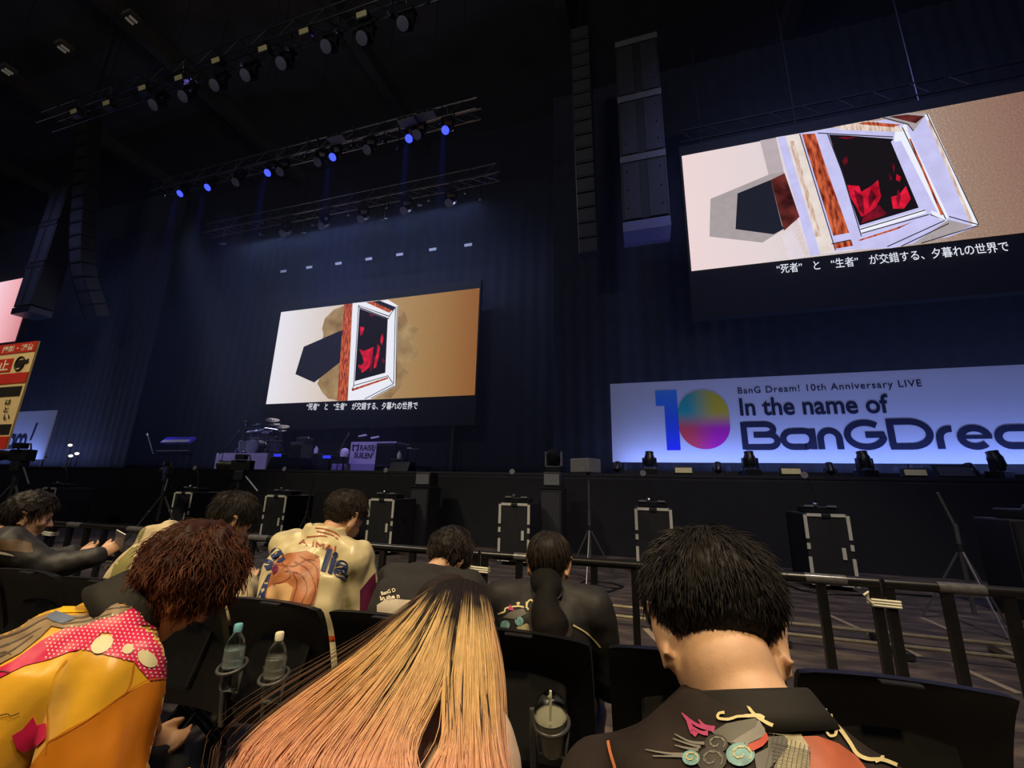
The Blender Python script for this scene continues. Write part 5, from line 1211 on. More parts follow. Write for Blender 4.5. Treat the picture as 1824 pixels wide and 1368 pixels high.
def shoes(t, P, m):
    for an in (P.anR, P.anL):
        b = MB(); b.caps(an - V3(0, 0.03, 0.042), an + V3(0, 0.16, -0.048), 0.042, 0.036); b.box(an + V3(0, 0.06, -0.083), (0.08, 0.25, 0.018), None, 0.008)
        b.build('shoe', m, t, 50)
def pose(x, y, c7, head, yaw, pitch, roll, hs=1.0, bw=1.0, nk=1.0, bow=0.02, side=None, shw=0.19, shdrop=0.055, elR=None, wrR=None, elL=None, wrL=None, hip_z=0.52):
    P = Pose(); P.hip = V3(x, y, hip_z); P.c7 = Vector(c7); P.head = Vector(head); P.hrot = head_rot(yaw, pitch, roll); P.hs = hs; P.bw = bw; P.nk = nk; P.bow = bow
    P.side = Vector(side) if side else V3(1, 0, 0); P.side.normalize(); up = (P.c7-P.hip).normalized(); P.fwd = up.cross(P.side)
    if P.fwd.y < 0: P.fwd = -P.fwd
    P.shR = P.c7 + P.side*shw - up*shdrop + P.fwd*0.02; P.shL = P.c7 - P.side*shw - up*shdrop + P.fwd*0.02
    P.elR = Vector(elR) if elR else P.shR + V3(0.05, 0.10, -0.27); P.elL = Vector(elL) if elL else P.shL + V3(-0.05, 0.10, -0.27)
    P.wrR = Vector(wrR) if wrR else P.elR + V3(-0.12, 0.20, 0.03); P.wrL = Vector(wrL) if wrL else P.elL + V3(0.12, 0.20, 0.03)
    P.handR = ((P.wrR-P.elR).normalized() + V3(-0.2, 0.2, 0.2), V3(0.5, 0.3, -0.7), 0.5); P.handL = ((P.wrL-P.elL).normalized() + V3(0.2, 0.2, 0.2), V3(-0.5, 0.3, -0.7), 0.5)
    P.knR = V3(x+0.12, y+0.43, 0.53); P.knL = V3(x-0.12, y+0.43, 0.53); P.anR = V3(x+0.12, y+0.42, 0.095); P.anL = V3(x-0.12, y+0.42, 0.095)
    return P
def trousers(t, P, m, voxel=0.011):
    b = MB(); b.loft(torso_secs(P, 0.012)[:3], 22); add_legs(b, P, 0.012); return fuse(b, 'trousers', m, t, voxel, 4, 0.006, 14)
def jacket(t, P, m, name='jacket', voxel=0.008, g=0.026, amp=0.010, scale=9, stretch=(1, 1, 1), extra=None, upto=2, smooth=6, top=False):
    b = MB(); b.loft(torso_secs(P, g, top)[1:], 26); add_arms(b, P, g, upto)
    if extra: extra(b)
    return fuse(b, name, m, t, voxel, smooth, amp, scale, stretch)

# hair ------------------------------------------------------------------
def hair_low(az):
    """lowest hair height in the head frame by azimuth from the back of the head, degrees"""
    return float(np.interp(abs(az), [0, 40, 65, 80, 95, 112, 135, 180], [-0.092, -0.080, -0.035, 0.012, 0.012, 0.02, 0.055, 0.078]))
def scalp_r(d):
    c = np.array([0, -0.014, 0.03]); r = np.array([0.075, 0.095, 0.085]); dd = d/r; return 1.0/np.sqrt((dd*dd).sum(-1)), c
def hair_cap(t, P, col, thick, low=hair_low, name='hair_cap', lump=0.006, seed=0, nape_fade=0.03, lfreq=14):
    nu, nv = 96, 60; V = []; C = []
    for i in range(nv+1):
        th = math.pi*0.86*i/nv
        for j in range(nu):
            ph = 2*math.pi*j/nu; d = np.array([math.sin(th)*math.sin(ph), -math.sin(th)*math.cos(ph), math.cos(th)]); r, c = scalp_r(d); p = c + d*r
            az = math.degrees(math.atan2(d[0], -d[1])); lo = low(az); k = max(0.0, min(1.0, (p[2]-lo+0.012)/nape_fade)); k = k*k*(3-2*k)
            tk = (thick(d, az) + lump*noise.noise(Vector(d)*lfreq*0.3 + Vector((seed, 0, 0))) + lump*0.5*noise.noise(Vector(d)*lfreq + Vector((seed, 5, 0))))*k - 0.016*(1-k)
            q = c + d*(r + tk); w = P.head + P.hrot @ (Vector(q)*P.hs); V.append(w[:]); sh = 0.8 + 0.4*noise.noise(Vector(d)*12 + Vector((seed, 1, 2))); C.append([v*sh for v in col])
    F = [(i*nu+j, i*nu+(j+1) % nu, (i+1)*nu+(j+1) % nu, (i+1)*nu+j) for i in range(nv) for j in range(nu)]
    o = np_mesh(name, np.array(V), np.array(F), M['hair'], t, True, np.array(C)); o_world[o.name] = (np.array(V), np.array(F)); return o
def tubes(name, paths, radii, cols, t, sides=3):
    """paths (n,k,3) strands, radii (k,) taper or (n,k), cols (n,k,3)"""
    n, k, _ = paths.shape; tan = np.gradient(paths, axis=1); tan /= np.linalg.norm(tan, axis=2, keepdims=True) + 1e-9
    ref = np.tile(np.array([0.31, 0.17, 0.93]), (n, k, 1)); u = np.cross(tan, ref); u /= np.linalg.norm(u, axis=2, keepdims=True) + 1e-9; w = np.cross(tan, u)
    rad = radii if radii.ndim == 2 else np.tile(radii, (n, 1)); ang = np.arange(sides)*2*math.pi/sides
    V = paths[:, :, None, :] + rad[:, :, None, None]*(np.cos(ang)[None, None, :, None]*u[:, :, None, :] + np.sin(ang)[None, None, :, None]*w[:, :, None, :])
    V = V.reshape(-1, 3); C = np.repeat(cols[:, :, None, :], sides, axis=2).reshape(-1, 3)
    base = (np.arange(n)*k*sides)[:, None, None] + (np.arange(k-1)*sides)[None, :, None]; j = np.arange(sides)[None, None, :]; j2 = (j+1) % sides
    F = np.stack([base+j, base+j2, base+sides+j2, base+sides+j], axis=-1).reshape(-1, 4)
    o = np_mesh(name, V, F, M['hair'], t, True, C); o['kind'] = 'stuff'; return o
def short_hair(t, P, n, length, thick, col, col2, low=hair_low, seg=5, rad=0.0012, lift=0.5, wave=0.0, wfreq=40, seed=1, crown=(0, -0.05, 0.11), droop=0.6, len_fn=None, name='hair', jitter=0.25, clump=0.6, ncl=220):
    rs = np.random.RandomState(seed); paths = np.zeros((n, seg+1, 3)); cols = np.zeros((n, seg+1, 3)); cr = np.array(crown); cnt = 0
    cl_dirs = rs.normal(size=(ncl, 3)); cl_dirs /= np.linalg.norm(cl_dirs, axis=1, keepdims=True); cl_off = rs.normal(size=(ncl, 3))*0.5; cl_sh = rs.uniform(0, 1, ncl)
    while cnt < n:
        d = rs.normal(size=3); d /= np.linalg.norm(d); r, c = scalp_r(d); p = c + d*r; az = math.degrees(math.atan2(d[0], -d[1]))
        if p[2] < low(az) + rs.uniform(-0.006, 0.012): continue
        ci = int(np.argmax(cl_dirs @ d)); nrm = d
        flow = p - cr; flow = flow - nrm*flow.dot(nrm); flow /= np.linalg.norm(flow) + 1e-6
        q = p + d*thick(d, az)*rs.uniform(0.35, 1.0); L = length*rs.uniform(0.6, 1.1)*(len_fn(d, az, p) if len_fn else 1.0)
        dv = nrm*lift + flow*(1-lift*0.3) + cl_off[ci]*clump*0.6 + rs.normal(size=3)*jitter; dv /= np.linalg.norm(dv); ph = cl_sh[ci]*6.28; sd = np.cross(nrm, flow)
        tone = 0.55*cl_sh[ci] + 0.45*rs.uniform(); a = rs.uniform(0.7, 1.2)
        for s in range(seg+1):
            paths[cnt, s] = q; f = s/seg; cc = (np.array(col)*(1-tone) + np.array(col2)*tone)*a; cols[cnt, s] = cc*(0.85 + 0.3*f)
            q = q + dv*L/seg + (sd*math.sin(ph + f*wfreq) + nrm*math.cos(ph + f*wfreq)*0.6)*wave
            g = P.hrot.transposed() @ Vector((0, 0, -1)); dv = dv + np.array(g)*droop/seg + (flow*0.5 - nrm*0.35)/seg; dv /= np.linalg.norm(dv)
            e = (q - c)/ (np.array([0.075, 0.095, 0.085])*1.03); m_ = np.linalg.norm(e)
            if m_ < 1 and q[2] > -0.05: q = c + (q-c)/m_
        cnt += 1
    Rm = np.array(P.hrot)*P.hs; Hh = np.array(P.head); paths = paths @ Rm.T + Hh
    tp = rad*np.array([1.0]*(seg) + [0.25]); return tubes(name, paths, tp, cols, t)

# prints on cloth ---------------------------------------------------------
def inside(pts, poly):
    x, y = pts[:, 0], pts[:, 1]; res = np.zeros(len(pts), bool); n = len(poly)
    for i in range(n):
        x0, y0 = poly[i]; x1, y1 = poly[(i+1) % n]
        c = ((y0 > y) != (y1 > y)); 
        with np.errstate(divide='ignore', invalid='ignore'): res ^= c & (x < (x1-x0)*(y-y0)/(y1-y0+1e-12)+x0)
    return res
BVH = {}
def bvh_of(o):
    if o.name not in BVH:
        V, F = o_world[o.name]; BVH[o.name] = BVHTree.FromPolygons([tuple(v) for v in V], [tuple(f) for f in F])
    return BVH[o.name]
CAMP = Vector((0, 0, CAM_H))
def decal(cloth, name, polys, m, t, layer=1, step=7.0, maxe=0.05, kind=None):
    """flat print cut to the given outlines (photo pixels) and laid on the cloth surface"""
    tree = bvh_of(cloth); b = MB()
    for poly in polys:
        poly = np.array(poly, float); n = len(poly); mn, mx = poly.min(0), poly.max(0)
        bd = []
        for i in range(n):
            a, c = poly[i], poly[(i+1) % n]; k = max(1, int(np.hypot(*(c-a))/step)); bd += [a + (c-a)*j/k for j in range(k)]
        gx, gy = np.meshgrid(np.arange(mn[0]+step/2, mx[0], step), np.arange(mn[1]+step/2, mx[1], step)); g = np.stack([gx.ravel(), gy.ravel()], 1)
        g = g[inside(g, poly)] if len(g) else g
        pts = [Vector(p) for p in bd] + [Vector(p) for p in g]; nb = len(bd)
        r = delaunay_2d_cdt(pts, [(i, (i+1) % nb) for i in range(nb)], [list(range(nb))], 1, 1e-4)
        W = []
        for p in r[0]:
            d = Vector(ray(p.x, p.y)).normalized(); loc, nr, idx, dist = tree.ray_cast(CAMP, d)
            W.append(None if loc is None else loc + (nr if nr.dot(d) < 0 else -nr)*(0.0009*layer + 0.0012))
        vs = []; idx = {}; fs = []
        for f in r[2]:
            if any(W[i] is None for i in f): continue
            if max((W[f[i]]-W[f[i-1]]).length for i in range(3)) > maxe: continue
            fs.append(tuple(idx.setdefault(i, len(idx)) for i in f))
        inv_idx = sorted(idx, key=idx.get); b.add([W[i] for i in inv_idx], fs)
    if not b.v: return None
    o = b.build(name, m, t, True, False)
    if kind: o['kind'] = kind
    return o
def circ(cx, cy, r, n=14, ry=None, rot=0.0):
    ry = ry or r; return [(cx + r*math.cos(a)*math.cos(rot) - ry*math.sin(a)*math.sin(rot), cy + r*math.cos(a)*math.sin(rot) + ry*math.sin(a)*math.cos(rot)) for a in [2*math.pi*i/n for i in range(n)]]
def text_polys(body, p0, p1, h, weight=0.0, shear=0.0):
    """triangles of lettering laid between two pixel points, as small pixel polygons"""
    c = bpy.data.curves.new('x', 'FONT'); c.body = body; c.size = 1; c.offset = weight; c.shear = shear; c.resolution_u = 4
    o = bpy.data.objects.new('x', c); COL.objects.link(o); me = bpy.data.meshes.new_from_object(o.evaluated_get(bpy.context.evaluated_depsgraph_get())); bpy.data.objects.remove(o); bpy.data.curves.remove(c)
    co = np.array([v.co[:2] for v in me.vertices]); mn, mx = co.min(0), co.max(0); d = np.array(p1, float)-np.array(p0, float); up = np.array([d[1], -d[0]])/np.linalg.norm(d)*h
    q = [np.array(p0) + d*(v[0]-mn[0])/(mx[0]-mn[0]) + up*(v[1]-mn[1])/(mx[1]-mn[1]) for v in co]
    res = [[tuple(q[i]) for i in p.vertices] for p in me.polygons]; bpy.data.meshes.remove(me); return res
def text_decal(cloth, body, p0, p1, h, m, t, layer=2, weight=0.0, shear=0.0):
    tree = bvh_of(cloth); b = MB()
    for tri in text_polys(body, p0, p1, h, weight, shear):
        W = []
        for p in tri:
            d = Vector(ray(*p)).normalized(); loc, nr, i, ds = tree.ray_cast(CAMP, d)
            if loc is None: break
            W.append(loc + (nr if nr.dot(d) < 0 else -nr)*(0.0009*layer + 0.002))
        if len(W) == len(tri): b.poly(W)
    return b.build('lettering', m, t, False, False)
def swirl(pts, w0, w1=None):
    """tapering curved stroke outline"""
    pts = catmull(pts, 6); n = len(pts); L_, R_ = [], []
    for i, p in enumerate(pts):
        a, c = pts[max(i-1, 0)], pts[min(i+1, n-1)]; dx, dy = c[0]-a[0], c[1]-a[1]; l = math.hypot(dx, dy) or 1; w = (w0 + ((w1 if w1 is not None else w0)-w0)*i/(n-1))/2
        L_.append((p[0]-dy/l*w, p[1]+dx/l*w)); R_.append((p[0]+dy/l*w, p[1]-dx/l*w))
    return [(L_[i], L_[i+1], R_[i+1], R_[i]) for i in range(n-1)]
def catmull(pts, k):
    P = [pts[0]] + list(pts) + [pts[-1]]; out = []
    for i in range(1, len(P)-2):
        p0, p1, p2, p3 = [np.array(P[j], float) for j in (i-1, i, i+1, i+2)]
        for s in range(k):
            u = s/k; out.append(tuple(0.5*((2*p1) + (-p0+p2)*u + (2*p0-5*p1+4*p2-p3)*u*u + (-p0+3*p1-3*p2+p3)*u**3)))
    out.append(tuple(pts[-1])); return out
DARK, DARK2 = (0.010, 0.008, 0.008), (0.045, 0.034, 0.030)
M['pants'] = mat('dark_trousers', (34, 34, 42), 0.85, 0, 0.15, 20); M['shoe'] = mat('dark_shoe', (30, 30, 32), 0.6, 0, 0.15, 20)
# ---- man in the floral black shirt (near row, right)
t = thing('person', 'short-haired man in a black floral shirt, head bowed, seen from behind', 'person', (0.10, 0.62, 0))
P = pose(0.12, 0.62, (0.112, 0.668, 1.04), (0.088, 0.752, 1.105), 0.06, 0.68, -0.03, hs=0.95, bw=1.0, nk=1.08, bow=0.04, shw=0.175, shdrop=0.145)
make_body(t, P, M['skin'], 0.0062); trousers(t, P, M['pants']); shoes(t, P, M['shoe'])
M['blackshirt'] = mat('black_print_shirt', (44, 36, 34), 0.78, 0, 0.4, 9, 0.1, 60, spec=0.25)
sh = jacket(t, P, M['blackshirt'], 'shirt', 0.007, 0.022, 0.010, 9, (1, 1, 0.5), top=True)
def collar(t, P, m, prof, off=0.02, name='collar', k=1.0, tilt=0.0):
    """folded band round the neck: prof = (height along the neck, radius)"""
    sk = P.head + P.hrot @ (V3(0, -0.01, -0.06)*P.hs); ax = (sk - P.c7).normalized(); up_ = (P.c7-P.hip).normalized(); ax = (ax*0.35 + up_*0.65).normalized()
    u = (P.side - ax*P.side.dot(ax)).normalized(); v = ax.cross(u); c = P.c7 + ax*off + P.fwd*0.02; b = MB(); n = 48; k_ = len(prof); Pt = []
    for i in range(n):
        a = 2*math.pi*i/n
        for h, r in prof: Pt.append(c + u*r*1.06*k*math.cos(a) + v*r*k*math.sin(a) + ax*h)
    b.add(Pt, [(i*k_+j, ((i+1) % n)*k_+j, ((i+1) % n)*k_+(j+1) % k_, i*k_+(j+1) % k_) for i in range(n) for j in range(k_)])
    return b.build(name, m, t, True)
M['collarm'] = mat('black_collar', (26, 23, 21), 0.8, 0, 0.1, 20)
collar(t, P, M['collarm'], [(-0.026, 0.088), (-0.008, 0.079), (0.010, 0.071), (0.013, 0.068), (0.008, 0.064), (-0.02, 0.063)], 0.004)
# print: scrolls, hat and roses
M['p_cream'] = mat('print_cream', (214, 200, 150), 0.55, 0, 0.08, 30); M['p_grey'] = mat('print_grey', (92, 90, 86), 0.55, 0, 0.1, 30); M['p_lgrey'] = mat('print_light_grey', (128, 126, 122), 0.55, 0, 0.1, 30)
M['p_red'] = mat('print_red', (190, 60, 44), 0.55, 0, 0.1, 30); M['p_pink'] = mat('print_pink', (186, 70, 120), 0.55, 0, 0.2, 60); M['p_teal'] = mat('print_teal', (120, 166, 170), 0.55, 0, 0.35, 90)
M['p_dark'] = mat('print_dark', (58, 54, 52), 0.55, 0, 0.3, 60); M['p_rust'] = mat('print_rust', (176, 92, 66), 0.55, 0, 0.25, 25); M['p_net'] = mat('print_net', (176, 166, 136), 0.55, 0, 0.3, 70)
C5 = lambda pts: [(1020 + x/3.0534, 920 + y/3.0534) for x, y in pts]
scr = []
for pts, w0, w1 in ((((830, 1075), (800, 1080), (798, 1105), (850, 1110), (900, 1095), (960, 1092), (1010, 1090), (1040, 1105)), 14, 16), (((950, 1035), (965, 1060), (1000, 1095), (1060, 1130), (1110, 1150)), 12, 20),
                    (((1110, 1150), (1160, 1170), (1210, 1110), (1225, 1075), (1208, 1040)), 16, 22), (((1180, 1150), (1215, 1105), (1290, 1090), (1370, 1110), (1440, 1160), (1500, 1240), (1540, 1300), (1600, 1330), (1680, 1335), (1760, 1365)), 22, 20),
                    (((1350, 1055), (1385, 1070), (1400, 1100), (1375, 1112)), 14, 10), (((1425, 1160), (1420, 1195), (1390, 1200), (1365, 1165)), 18, 12), (((1575, 1190), (1600, 1215), (1640, 1220), (1675, 1270), (1680, 1320), (1640, 1345)), 26, 18)):
    scr += [C5(q) for q in swirl(pts, w0, w1)]
decal(sh, 'scroll_print', scr, M['p_cream'], t, 2, 9)
decal(sh, 'feather_print', [C5(q) for pts in (((600, 1075), (640, 1130), (660, 1185)), ((600, 1075), (680, 1140), (775, 1165)), ((625, 1110), (650, 1170), (680, 1195)), ((690, 1110), (720, 1145), (775, 1160)), ((640, 1140), (700, 1180), (740, 1185))) for q in swirl(pts, 6, 30)], M['p_pink'], t, 1, 9)
decal(sh, 'hat_print', [C5([(760, 1180), (840, 1130), (990, 1100), (1040, 1150), (1060, 1200), (960, 1270), (860, 1240)])], M['p_grey'], t, 1)
decal(sh, 'hat_print', [C5([(860, 1235), (990, 1150), (1010, 1110), (1040, 1160), (1050, 1190), (940, 1250)])], M['p_lgrey'], t, 2)
decal(sh, 'hat_brim_print', [C5([(985, 1300), (1060, 1260), (1060, 1200), (1150, 1195), (1172, 1230), (1140, 1300), (1060, 1380), (1000, 1400)])], M['p_grey'], t, 1)
decal(sh, 'hat_band_print', [C5([(945, 1252), (1010, 1220), (1050, 1180), (1062, 1215), (1030, 1255), (975, 1285)])], M['p_red'], t, 3)
decal(sh, 'net_print', [C5([(1060, 1180), (1110, 1140), (1180, 1165), (1240, 1190), (1285, 1260), (1290, 1400), (1080, 1400), (1110, 1330), (1170, 1250), (1150, 1195)])], M['p_net'], t, 1)
decal(sh, 'net_line_print', [C5(q) for k in range(9) for pts in (((1090+k*24, 1180+k*10), (1040+k*28, 1400)), ((1080, 1230+k*22), (1290, 1290+k*18))) for q in swirl(pts, 4)], M['p_dark'], t, 3, 9)
decal(sh, 'fabric_print', [C5([(1250, 1200), (1330, 1200), (1440, 1240), (1540, 1310), (1610, 1400), (1290, 1400), (1290, 1290)])], M['p_rust'], t, 1)
for cx, cy, r, mm in ((785, 1245, 62, 'p_dark'), (912, 1300, 76, 'p_teal'), (760, 1330, 80, 'p_dark'), (650, 1320, 48, 'p_teal')):
    decal(sh, 'rose_print', [C5(circ(cx, cy, r, 18, r*0.85))], M[mm], t, 2)
    pet = []
    for q in range(7):
        a0 = q*0.9; pet += [C5(z) for z in swirl([(cx + r*(0.25+0.1*q)*math.cos(a0+v)*0.9, cy + r*(0.25+0.1*q)*math.sin(a0+v)*0.75) for v in (0, 0.5, 1.0, 1.5)], 5)]
    decal(sh, 'petal_print', pet, M['p_lgrey'] if mm == 'p_dark' else M['p_cream'], t, 3, 9)
decal(sh, 'leaf_print', [C5(q) for pts in (((560, 1190), (640, 1230), (720, 1240)), ((550, 1215), (640, 1245), (700, 1260)), ((400, 1275), (520, 1295), (640, 1300)), ((440, 1310), (560, 1310), (640, 1310)), ((560, 1250), (620, 1265), (690, 1275))) for q in swirl(pts, 5, 18)], M['p_lgrey'], t, 1, 9)
M['p_orange'] = mat('print_orange', (216, 130, 90), 0.55, 0, 0.08, 30)
decal(sh, 'piping_print', [C5(q) for q in swirl(((200, 1230), (215, 1290), (240, 1370), (250, 1420)), 16)], M['p_orange'], t, 2, 9)
def thick_b3(d, az): return 0.022 + 0.012*max(0, d[2]) - 0.026*min(0.7, max(0, -d[2]))
hair_cap(t, P, DARK, thick_b3, lump=0.006, seed=3, nape_fade=0.05)
def lf(d, az, p): return 1.0 if p[2] > 0.07 else max(0.13, 1.0 + (p[2]-0.07)*8.5)
short_hair(t, P, 9500, 0.044, thick_b3, DARK, (0.034, 0.028, 0.028), lift=0.22, seg=4, rad=0.0008, seed=11, len_fn=lf, droop=0.25, jitter=0.14, clump=0.35, ncl=420)

short_hair(t, P, 1600, 0.010, lambda d, az: 0.002, DARK, (0.03, 0.025, 0.024), low=lambda az: hair_low(az)-0.020, seg=2, lift=0.3, rad=0.0005, seed=12, name='nape_hair')
# ---- long-haired blonde (near row, middle)
t = thing('person', 'person with long blonde to peach hair and dark roots, bowing forward', 'person', (-0.43, 0.62, 0))
P = pose(-0.43, 0.66, (-0.465, 0.845, 0.915), (-0.440, 0.945, 0.985), 0.1, 0.85, 0.1, hs=0.94, bw=0.85, nk=0.92, bow=0.04, shw=0.15, shdrop=0.06)
bd2 = make_body(t, P, M['skin'], 0.0065); trousers(t, P, M['pants']); shoes(t, P, M['shoe'])
M['blouse'] = mat('pale_pink_blouse', (236, 206, 186), 0.6, 0, 0.08, 12, 0.1, 60)
bl2 = jacket(t, P, M['blouse'], 'blouse', 0.008, 0.014, 0.005, 10)
def cap_low(az): return float(np.interp(abs(az), [0, 60, 90, 115, 140, 180], [-0.12, -0.11, -0.07, 0.0, 0.05, 0.075]))
cap2 = hair_cap(t, P, (0.03, 0.02, 0.018), lambda d, az: 0.012, low=cap_low, seed=5, lump=0.002)
G = [  # guide strands: (px, py, Y) from crown to tip
 [(800, 1032, 0.90), (742, 1066, 0.87), (700, 1112, 0.80), (628, 1176, 0.74), (536, 1240, 0.69), (455, 1312, 0.64), (388, 1395, 0.60)],
 [(802, 1030, 0.895), (755, 1072, 0.845), (715, 1130, 0.775), (650, 1200, 0.715), (570, 1275, 0.66), (500, 1345, 0.62), (450, 1420, 0.58)],
 [(805, 1028, 0.89), (770, 1074, 0.825), (735, 1140, 0.755), (682, 1215, 0.70), (620, 1295, 0.645), (570, 1360, 0.61), (535, 1430, 0.575)],
 [(806, 1027, 0.885), (785, 1076, 0.81), (755, 1150, 0.745), (715, 1230, 0.69), (670, 1305, 0.64), (640, 1365, 0.61), (620, 1435, 0.57)],
 [(808, 1026, 0.885), (797, 1078, 0.80), (775, 1155, 0.74), (748, 1240, 0.69), (725, 1310, 0.645), (705, 1370, 0.61), (695, 1440, 0.575)],
 [(810, 1026, 0.885), (810, 1080, 0.80), (800, 1160, 0.745), (788, 1245, 0.695), (775, 1315, 0.655), (765, 1375, 0.625), (760, 1440, 0.59)],
 [(814, 1027, 0.885), (828, 1080, 0.805), (826, 1160, 0.755), (822, 1245, 0.71), (818, 1315, 0.67), (812, 1375, 0.645), (810, 1440, 0.61)],
 [(818, 1029, 0.89), (845, 1080, 0.82), (850, 1160, 0.77), (852, 1245, 0.73), (856, 1315, 0.70), (860, 1375, 0.67), (866, 1440, 0.64)],
 [(822, 1032, 0.895), (862, 1082, 0.84), (872, 1155, 0.80), (876, 1240, 0.765), (882, 1310, 0.735), (890, 1375, 0.71), (902, 1440, 0.68)],
 [(826, 1036, 0.90), (876, 1092, 0.87), (888, 1160, 0.84), (890, 1240, 0.80), (888, 1305, 0.77), (896, 1375, 0.74), (910, 1440, 0.71)]]
for i, g in enumerate(G):
    x_ = 768 + 96*i/(len(G)-1); g[0] = (x_, 1030 + (x_-815)**2*0.008, 0.93)
GW = np.array([[onY(*q)[:] for q in g] + [(onY(*g[-1]) + Vector((0.02, 0.06, -0.15)))[:]] for g in G])
rs = np.random.RandomState(21)
def resample(g, k):
    return np.array(catmull3(g, k))
KS = 17; GR = np.array([resample(g, KS) for g in GW]); ng = len(GR)
campos = np.array([0, 0, CAM_H])
for g in range(ng):   # lay the guides on top of the head and back
    for i in range(KS):
        d = GR[g, i] - campos; L0 = np.linalg.norm(d); d /= L0
        for o_ in (cap2, bl2, bd2):
            hit = bvh_of(o_).ray_cast(CAMP, Vector(d))
            if hit[0] is not None and hit[3] < L0 + 0.014: L0 = hit[3] - 0.014
        GR[g, i] = campos + d*L0
for _ in range(3):
    GR[:, 1:-1] = 0.25*GR[:, :-2] + 0.5*GR[:, 1:-1] + 0.25*GR[:, 2:]; GR[1:-1] = 0.2*GR[:-2] + 0.6*GR[1:-1] + 0.2*GR[2:]
def long_strands(n, depth, rad, dark_bias, jit, lo=0.0, hi=1.0, name='hair'):
    paths = np.zeros((n, KS, 3)); cols = np.zeros((n, KS, 3)); tt = np.linspace(0, 1, KS)
    ncl = 90; clu = np.sort(rs.uniform(lo, hi, ncl)); clt = rs.uniform(0, 1, ncl); clk = rs.uniform(0, 1, ncl)
    dk, bl, pc, pk = np.array([0.018, 0.013, 0.014]), np.array([0.86, 0.58, 0.27]), np.array([0.92, 0.50, 0.32]), np.array([0.90, 0.44, 0.36])
    i = 0
    while i < n:
        ci = rs.randint(ncl); u = clu[ci] + rs.normal()*0.012
        u = min(max(u, 0.0), 0.9999)
        if 0.50 < u < 0.60 and clk[ci] < 0.62: continue
        # clumps pinch together towards the tips
        bump = np.sin(np.clip((tt-0.30)/0.58, 0, 1)*math.pi)**2; ut = np.clip(u + np.sign(u-0.545)*0.075*math.exp(-((u-0.545)/0.075)**2)*bump, 0, 0.9999)
        s = ut*(ng-1); a = s.astype(int); f = (s-a)[:, None]; ii = np.arange(KS); base = GR[a, ii]*(1-f) + GR[a+1, ii]*f
        su = clu[ci]*(ng-1); a2 = min(int(su), ng-2); f2 = su-a2; cb = GR[a2]*(1-f2) + GR[a2+1]*f2
        pinch = (0.55*np.sin(tt*math.pi*0.9)**2)[:, None]*(0.25 if abs(u-0.545) < 0.12 else 1.0); p = base*(1-pinch) + cb*pinch
        view = p - campos; view /= np.linalg.norm(view, axis=1, keepdims=True)
        dd = depth*(rs.uniform(0, 1) + 0.5*clt[ci])
        p = p + view*dd*(0.35 + 0.65*np.sin(tt*math.pi))[:, None] + rs.normal(size=3)*jit*tt[:, None] + 0.004*np.sin(tt*7 + clt[ci]*6)[:, None]*np.array([1, 0, 0.2])
        paths[i] = p
        root = 0.09 + 0.22*clk[ci]**2 + (0.22 if clk[ci] > 0.93 else 0) + rs.normal()*0.02 + dark_bias
        k1 = np.clip((tt-root)/0.09, 0, 1)[:, None]; k2 = np.clip((tt-0.30-0.15*clt[ci])/0.38, 0, 1)[:, None]; k3 = np.clip((u-0.86)/0.1, 0, 1)
        light = bl*(1-k2) + (pc*(1-0.5*clk[ci]) + pk*0.5*clk[ci])*k2; light = light*(1-0.45*k3) + np.array([0.45, 0.17, 0.16])*0.45*k3
        tone = 0.80 + 0.28*(0.6*clt[ci] + 0.4*rs.uniform())
        cols[i] = (dk*(1-k1) + light*k1*tone); i += 1
    taper = rad*np.interp(tt, [0, 0.1, 0.8, 1], [0.8, 1, 0.9, 0.3]); return tubes(name, paths, taper, cols, t)
long_strands(2000, 0.016, 0.0019, 0.0, 0.006, name='under_hair')
long_strands(5200, 0.009, 0.0008, 0.0, 0.009)
# stray dark strands out to the left
n = 26; sp = np.zeros((n, KS, 3)); 
for i in range(n):
    g = GR[0].copy(); off = rs.uniform(0, 1)**2; k = np.linspace(0, 1, KS)[:, None]
    sp[i] = g + np.array([-0.11, 0.04, 0.01])*off*np.sin(k*math.pi*0.75)*k + rs.normal(size=3)*0.012*k
tubes('stray_hair', sp, 0.0005*np.ones(KS), np.tile(np.array([0.16, 0.09, 0.06]), (n, KS, 1)), t)

# ---- yellow jacket (near row, left)
t = thing('person', 'person with wavy auburn hair in a yellow and pink printed jacket, leaning forward', 'person', (-1.42, 0.61, 0))
P = pose(-1.42, 0.61, (-1.245, 0.80, 0.985), (-1.165, 0.905, 1.045), -0.25, 0.75, 0.25, hs=1.0, bw=0.97, bow=0.05, side=(0.93, -0.25, 0.05), shw=0.18, shdrop=0.09, elR=(-1.03, 0.70, 0.63), wrR=(-1.30, 0.94, 0.57), elL=(-1.55, 0.98, 0.66), wrL=(-1.38, 1.02, 0.60))
make_body(t, P, M['skin2'], 0.0065); trousers(t, P, M['pants']); shoes(t, P, M['shoe'])
M['gold'] = mat('gold_satin', (226, 170, 40), 0.36, 0, 0.12, 6, 0.12, 25, sheen=0.2)
jk = jacket(t, P, M['gold'], 'jacket', 0.0075, 0.034, 0.024, 9, (1, 1, 0.5))
M['j_pink'] = mat('print_hot_pink', (212, 40, 92), 0.4, 0, 0.15, 10); M['j_dot'] = mat('print_pale_dot', (244, 200, 190), 0.5, 0, 0.05, 30); M['j_oval'] = mat('print_ivory_oval', (224, 216, 176), 0.5, 0, 0.08, 30)
M['j_brown'] = mat('print_taupe', (142, 118, 88), 0.5, 0, 0.3, 25); M['j_dbrown'] = mat('print_dark_taupe', (84, 68, 56), 0.5, 0, 0.2, 25); M['j_orange'] = mat('orange_satin', (196, 118, 28), 0.34, 0, 0.12, 6)
